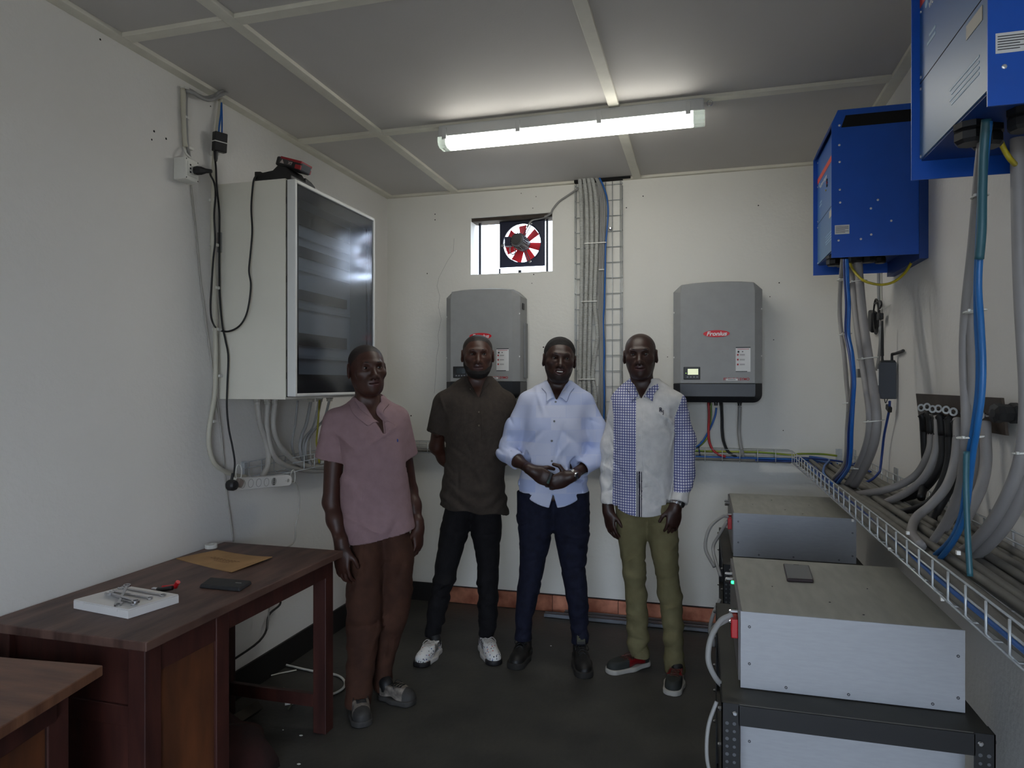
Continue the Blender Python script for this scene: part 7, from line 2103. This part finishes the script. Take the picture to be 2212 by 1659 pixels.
ky = thing('key_fob', 'small dark key fob held between the smiling man\'s fingers', 'key fob', tuple(kc))
Rk = Matrix.Rotation(.35, 3, 'Y')
b = MB(); b.obox(kc, .016, .008, .042, Rk); b.build('case', M_black, parent=ky, bevel=.003)
b = MB(); b.obox(kc + Rk @ Vector((0, -.001, -.028)), .012, .006, .022, Rk); b.build('tag', mat('dark_green_tag', (30, 66, 54), .4), parent=ky, bevel=.002)
M_boot = mat('black_work_boot', (20, 19, 19), .55, var=.15, scale=30)
M_bsole = mat('boot_sole_dark', (34, 32, 30), .8)
M_tab = mat('tongue_tab_olive', (126, 124, 60), .6)
def boottab(sh, heel, toe, man):
    heel, toe = np.asarray(heel), np.asarray(toe); f = (toe - heel) / np.linalg.norm(toe - heel)
    c = Vector(heel + f * .118 + np.array((0, 0, .128)))
    Rt = Matrix.Rotation(math.atan2(f[0], -f[1]), 3, 'Z') @ Matrix.Rotation(-.45, 3, 'X')
    b = MB(); b.obox(c, .050, .010, .050, Rt); b.build('tongue', M_boot, parent=sh, local=True, bevel=.004)
    b = MB(); b.obox(c + Rt @ Vector((0, -.006, .006)), .040, .002, .032, Rt); tb = b.build('tongue_tab', mat('tab_dark_olive', (60, 60, 42), .6), parent=sh, local=True)
    for k in range(2):
        b = MB(); b.obox(c + Rt @ Vector((0, -.0075, .014 - .010 * k)), .028, .001, .0035, Rt); b.build('tab_print', M_tab, parent=sh, local=True)
hs, ts = m3.G(1139, 1405), m3.G(1112, 1449)
o = shoe(m3, hs, ts, M_boot, M_bsole, .125, m_lace=M_blackm, name='boot', wid=1.08, sole_h=.030, ankle=leg3['L'][0][1:3] + (leg3['L'][0][0],), label='black work boot turned slightly left'); boottab(o, hs, ts, m3)
hs, ts = m3.G(1249, 1415), m3.G(1266, 1468)
o = shoe(m3, hs, ts, M_boot, M_bsole, .125, m_lace=M_blackm, name='boot', wid=1.08, sole_h=.030, ankle=leg3['R'][0][1:3] + (leg3['R'][0][0],), label='black work boot pointing at the camera'); boottab(o, hs, ts, m3)

# ================================================================== MAN 4: half checked half white shirt, olive trousers
m4 = Man(1425, 1450, 'shaven-headed man in a half checked half white shirt and olive trousers')
L = m4.L
tor = m4.keys([(818, 1359, 1424, .056, .02), (836, 1338, 1448, .078, .02), (856, 1320, 1474, .100, .01), (885, 1325, 1463, .118, .0), (920, 1327, 1457, .125, -.005), (960, 1326, 1454, .124, -.005), (1000, 1325, 1453, .122, -.005), (1050, 1324, 1452, .122, 0), (1085, 1324, 1450, .124, 0), (1118, 1323, 1448, .126, 0)], .12)
nb4 = L(1388, 838, .015)
fl4 = folds(25, 34, (-.24, .10), (.82, 1.32), depth=.006, w=.011) + folds(26, 20, (.02, .22), (.90, 1.3), lmin=.05, lmax=.12, depth=.006, w=.010) + folds(27, 16, (-.34, -.22), (.90, 1.2), lmin=.05, lmax=.12, depth=.005, w=.010)
sl4 = {'L': [(L(1337, 884, .01), .049), (L(1319, 960, .02), .050), (L(1314, 1030, .005), .044), (L(1313, 1093, -.04), .036)],
       'R': [(L(1460, 876, .01), .054), (L(1478, 950, .02), .057), (L(1480, 1020, .0), .052), (L(1467, 1087, -.075), .040)]}
def shirt4_core(P):
    return smin(loft(P, tor, 2.3), sleeves(P, {k: v[:2] for k, v in sl4.items()}), .05)
def shirt4(P):
    d = smin(loft(P, tor, 2.3), sleeves(P, {k: v[:3] for k, v in sl4.items()}), .04)
    d = smin(d, sleeves(P, {k: v[2:] for k, v in sl4.items()}), .010)
    d = d + waves(P, .0025, CLOTH) + foldsum(P, fl4) + .003 * np.sin(P[:, 2] * 80 + 14 * P[:, 0]) * (np.abs(P[:, 0] - nb4[0]) > .16) * np.clip((1.2 - P[:, 2]) / .2, 0, 1)
    for k in ('L', 'R'):
        (a, ra), (b_, rb) = sl4[k][-2:]
        ax = (b_ - a) / np.linalg.norm(b_ - a)
        near = np.linalg.norm(P - b_, axis=1) < .065
        d = np.where(near, np.maximum(d, (P - b_) @ ax), d)
        d = smax(d, -rc(P, b_ - ax * .05, b_ + ax * .08, .0315, .033), .003)
    x = P[:, 0]; cx = L(1392, 1105)[0]
    zf = L(1392, 1108)[2]; zs = L(1326, 1085)[2]
    zh = zf + (zs - zf) * np.clip(np.abs(x - cx) / .165, 0, 1) ** 2.2
    d = np.maximum(d, zh - P[:, 2])
    d = smax(d, -rc(P, nb4 + np.array((0, .01, -.03)), nb4 + np.array((0, -.01, .10)), .058, .062), .004)
    d = smax(d, -vcut(P, L(1387, 824), L(1386, 858), .046, .004), .004)
    return d
leg4 = {'L': m4.keys([(1420, 1362, 1402, .056, .02), (1390, 1355, 1403, .060, .01), (1345, 1354, 1401, .062, 0), (1286, 1351, 1398, .066, -.01), (1227, 1345, 1396, .076, -.01), (1168, 1336, 1396, .088, -.005), (1130, 1331, 1402, .098, 0), (1080, 1328, 1405, .105, 0)], .06),
        'R': m4.keys([(1447, 1434, 1482, .060, -.04), (1390, 1433, 1477, .062, -.035), (1345, 1431, 1476, .064, -.03), (1286, 1422, 1473, .068, -.025), (1227, 1413, 1466, .078, -.02), (1168, 1402, 1466, .090, -.01), (1130, 1394, 1464, .098, 0), (1080, 1388, 1456, .105, 0)], .06)}
flt4 = folds(44, 70, (-0.25, 0.15), (0.08, 0.85), lmin=.05, lmax=.13, depth=.0065, w=.010, slope=.55, base=25)
def trou4(P):
    d = smin(loft(P, leg4['L'], 2.1), loft(P, leg4['R'], 2.1), .025)
    d = d + foldsum(P, flt4) + waves(P, .003, CLOTH) + waves(P, .0060, KNEE) * np.clip((.70 - P[:, 2]) / .3, .15, 1)
    for k in ('L', 'R'):
        z0, cx, cy, rx, ry = leg4[k][0]
        d = smax(d, -(el(P, (cx, cy, z0), (rx - .010, ry - .010, .05))), .004)
    return d
w4l, w4r = L(1314, 1104, -.045), L(1459, 1096, -.085)
arm4 = [dict(sh=L(1337, 884, .01), el=L(1314, 1030, .005), wr=w4l, bulge=.026), dict(sh=L(1462, 876, .01), el=L(1480, 1020, .0), wr=w4r, bulge=.026)]
hd4 = [dict(d=(.16, -.10, -1), n=(.75, .65, 0), side=1, curl=(.25, .45, .4), thumb=(.75, .6, .25), s=.97), dict(d=(-.14, -.12, -1), n=(-.45, .88, 0), side=-1, curl=(.35, .50, .4), thumb=(.7, .65, .2), s=.97)]
S4 = dict(H=.234, yaw=-.02, pitch=.02, roll=-.02, hair=.0006, jaw=.98, wide=1.0, hair_mat=mat('shaven_scalp', (52, 36, 31), .4, var=.08, scale=30), box=((-.40, -.24, .0), (.40, .26, 1.6)))
hc = L(1384, 818, -.05)
head4 = make_head(m4, (hc[0], -.035, hc[2]), S4)
M_wsh = cloth_mat('white_cotton', (214, 212, 210), (200, 199, 198), scale=30)
# blue check woven on white
M_chk = bpy.data.materials.new('blue_check_cotton'); M_chk.use_nodes = True
_nt = M_chk.node_tree; _b = _nt.nodes['Principled BSDF']; _b.inputs['Roughness'].default_value = .8; _b.inputs['Specular IOR Level'].default_value = .25
_tc = _nt.nodes.new('ShaderNodeTexCoord'); _sx = _nt.nodes.new('ShaderNodeSeparateXYZ'); _nt.links.new(_tc.outputs['Object'], _sx.inputs[0])
_geo = _nt.nodes.new('ShaderNodeNewGeometry')
def stripe(sock, per, wid):
    a = _nt.nodes.new('ShaderNodeMath'); a.operation = 'PINGPONG'; a.inputs[1].default_value = per / 2; _nt.links.new(sock, a.inputs[0])
    c = _nt.nodes.new('ShaderNodeMath'); c.operation = 'LESS_THAN'; c.inputs[1].default_value = wid / 2; _nt.links.new(a.outputs[0], c.inputs[0]); return c.outputs[0]
_h = stripe(_sx.outputs['Z'], .0135, .0040); _v = stripe(_sx.outputs['X'], .0125, .0038)
_mxm = _nt.nodes.new('ShaderNodeMath'); _mxm.operation = 'MAXIMUM'; _nt.links.new(_h, _mxm.inputs[0]); _nt.links.new(_v, _mxm.inputs[1])
_mx = _nt.nodes.new('ShaderNodeMix'); _mx.data_type = 'RGBA'; _nt.links.new(_mxm.outputs[0], _mx.inputs[0])
_mx.inputs[6].default_value = (*lin((206, 208, 222)), 1); _mx.inputs[7].default_value = (*lin((66, 72, 134)), 1); _nt.links.new(_mx.outputs[2], _b.inputs['Base Color'])
M_nvy = cloth_mat('navy_tape', (30, 30, 52), scale=40)
xpl, xpr = L(1376, 950)[0], L(1389, 950)[0]      # placket edges
cuffL, cuffR = L(1310, 1066)[2], L(1468, 1058)[2]
armL, armR = L(1326, 960)[0], L(1455, 960)[0]
zstr = L(1382, 1012)[2]
def mat4(C):
    x, y, z = C[:, 0], C[:, 1], C[:, 2]
    m = np.zeros(len(C), int)
    front = y < .04
    sleeveL = x < np.interp(z, (L(1325, 1090)[2], L(1325, 900)[2], L(1320, 868)[2], L(1330, 850)[2]), (armL - .002, armL + .002, armL - .006, armL - .03))
    sleeveR = x > np.interp(z, (L(1325, 1090)[2], L(1325, 900)[2], L(1475, 855)[2]), (armR - .002, armR + .004, armR + .045))
    m = np.where(~sleeveL & ~sleeveR & (x < xpl) & front, 1, m)
    m = np.where(sleeveR & (z > cuffR), 1, m)
    strip = (x >= xpl) & (x <= xpr) & front & (z < zstr)
    fx = (x - xpl) / (xpr - xpl)
    m = np.where(strip & (((fx > .08) & (fx < .26)) | ((fx > .40) & (fx < .62)) | ((fx > .78) & (fx < .94))), 2, m)
    return m
M_olive = cloth_mat('olive_chino', (120, 113, 82), (108, 101, 72), scale=16)
build_body(m4, S4, head4, shirt4_core, arm4, hd4, nb4, M_skin3, extra=trou4)
finish_head(m4, S4, *head4[1:], M_skin3)
s4o = np_obj('shirt', [sdf_mesh(shirt4, (-.38, -.26, .70), (.34, .24, 1.60), .0042)], [M_wsh, M_chk, M_nvy], m4.t, matfn=mat4)
np_obj('trousers', [sdf_mesh(trou4, (-.32, -.22, .02), (.26, .22, .98), .0058)], M_olive, m4.t)
vp = L(1386, 858, -.10); vp[1] = surf_y(shirt4_core, vp[0], vp[2]) - .004
collar(m4, shirt4_core, (nb4[0], nb4[1] - .002), .062, .064, nb4[2] + .034, nb4[2] + .056, vp, M_chk, parent=s4o, leaf=.046, lap=.05, point=.010)
for (u, v) in ((1384, 902), (1382, 1003), (1383, 936), (1382, 968)):
    p = L(u, v); button((p[0], surf_y(shirt4, p[0], p[2]) - .001, p[2]), mat('button_pearl', (220, 220, 224), .2), s4o, .005)
for xx in (xpl, xpr):
    b = MB(); zs = [L(1382, v)[2] for v in (862, 900, 950, 1000, 1050, 1100)]
    b.tube([(xx, surf_y(shirt4, xx, z) - .0004, z) for z in zs], .0014, n=6, sub=4); b.build('placket_seam', M_wsh, parent=s4o, local=True, smooth=True)
p = L(1429, 885); yy = surf_y(shirt4, p[0], p[2])
text_mesh('monogram', 'R', .030, M_nvy, (p[0] - .004, yy - .004, p[2] + .003), (math.pi / 2, 0, 0), parent=None, extrude=.003, bold=.0003).parent = s4o
text_mesh('monogram', 'J', .026, M_nvy, (p[0] + .009, surf_y(shirt4, p[0] + .012, p[2] - .012) - .005, p[2] - .008), (math.pi / 2, 0, 0), parent=None, extrude=.003, bold=.0003).parent = s4o
watch(m4, w4r + np.array((0, 0, .004)), L(1480, 1020, .0), M_steel, r=.0315, face_dir=(.9, -.6, 0))
M_boat = mat('dark_green_suede', (40, 44, 42), .75, var=.12, scale=30)
M_boatr = mat('oxblood_patent', (120, 16, 24), .3, var=.1, scale=14)
M_boatl = mat('brown_lace', (70, 44, 34), .7)
M_soleg = mat('pale_rubber_sole', (170, 166, 158), .6)
boat = lambda q: np.where((q[:, 0] < .165) & (q[:, 0] > .055) & (q[:, 2] > .026), 1, 0)
hs, ts = m4.G(1403, 1434), m4.G(1312, 1457)
shoe(m4, hs, ts, None, M_soleg, .062, m_lace=M_boatl, mats=[M_boat, M_boatr], upfn=boat, ankle=leg4['L'][0][1:3] + (leg4['L'][0][0],), label='dark deck shoe with oxblood quarter pointing left')
hs, ts = m4.G(1463, 1458), m4.G(1453, 1506)
shoe(m4, hs, ts, None, M_soleg, .062, m_lace=M_boatl, mats=[M_boat, M_boatr], upfn=boat, ankle=leg4['R'][0][1:3] + (leg4['R'][0][0],), label='dark deck shoe pointing at the camera')
# ------------------------------------------------------------------ tidy helper properties
for _o in bpy.data.objects:
    if '_w' in _o:
        del _o['_w']
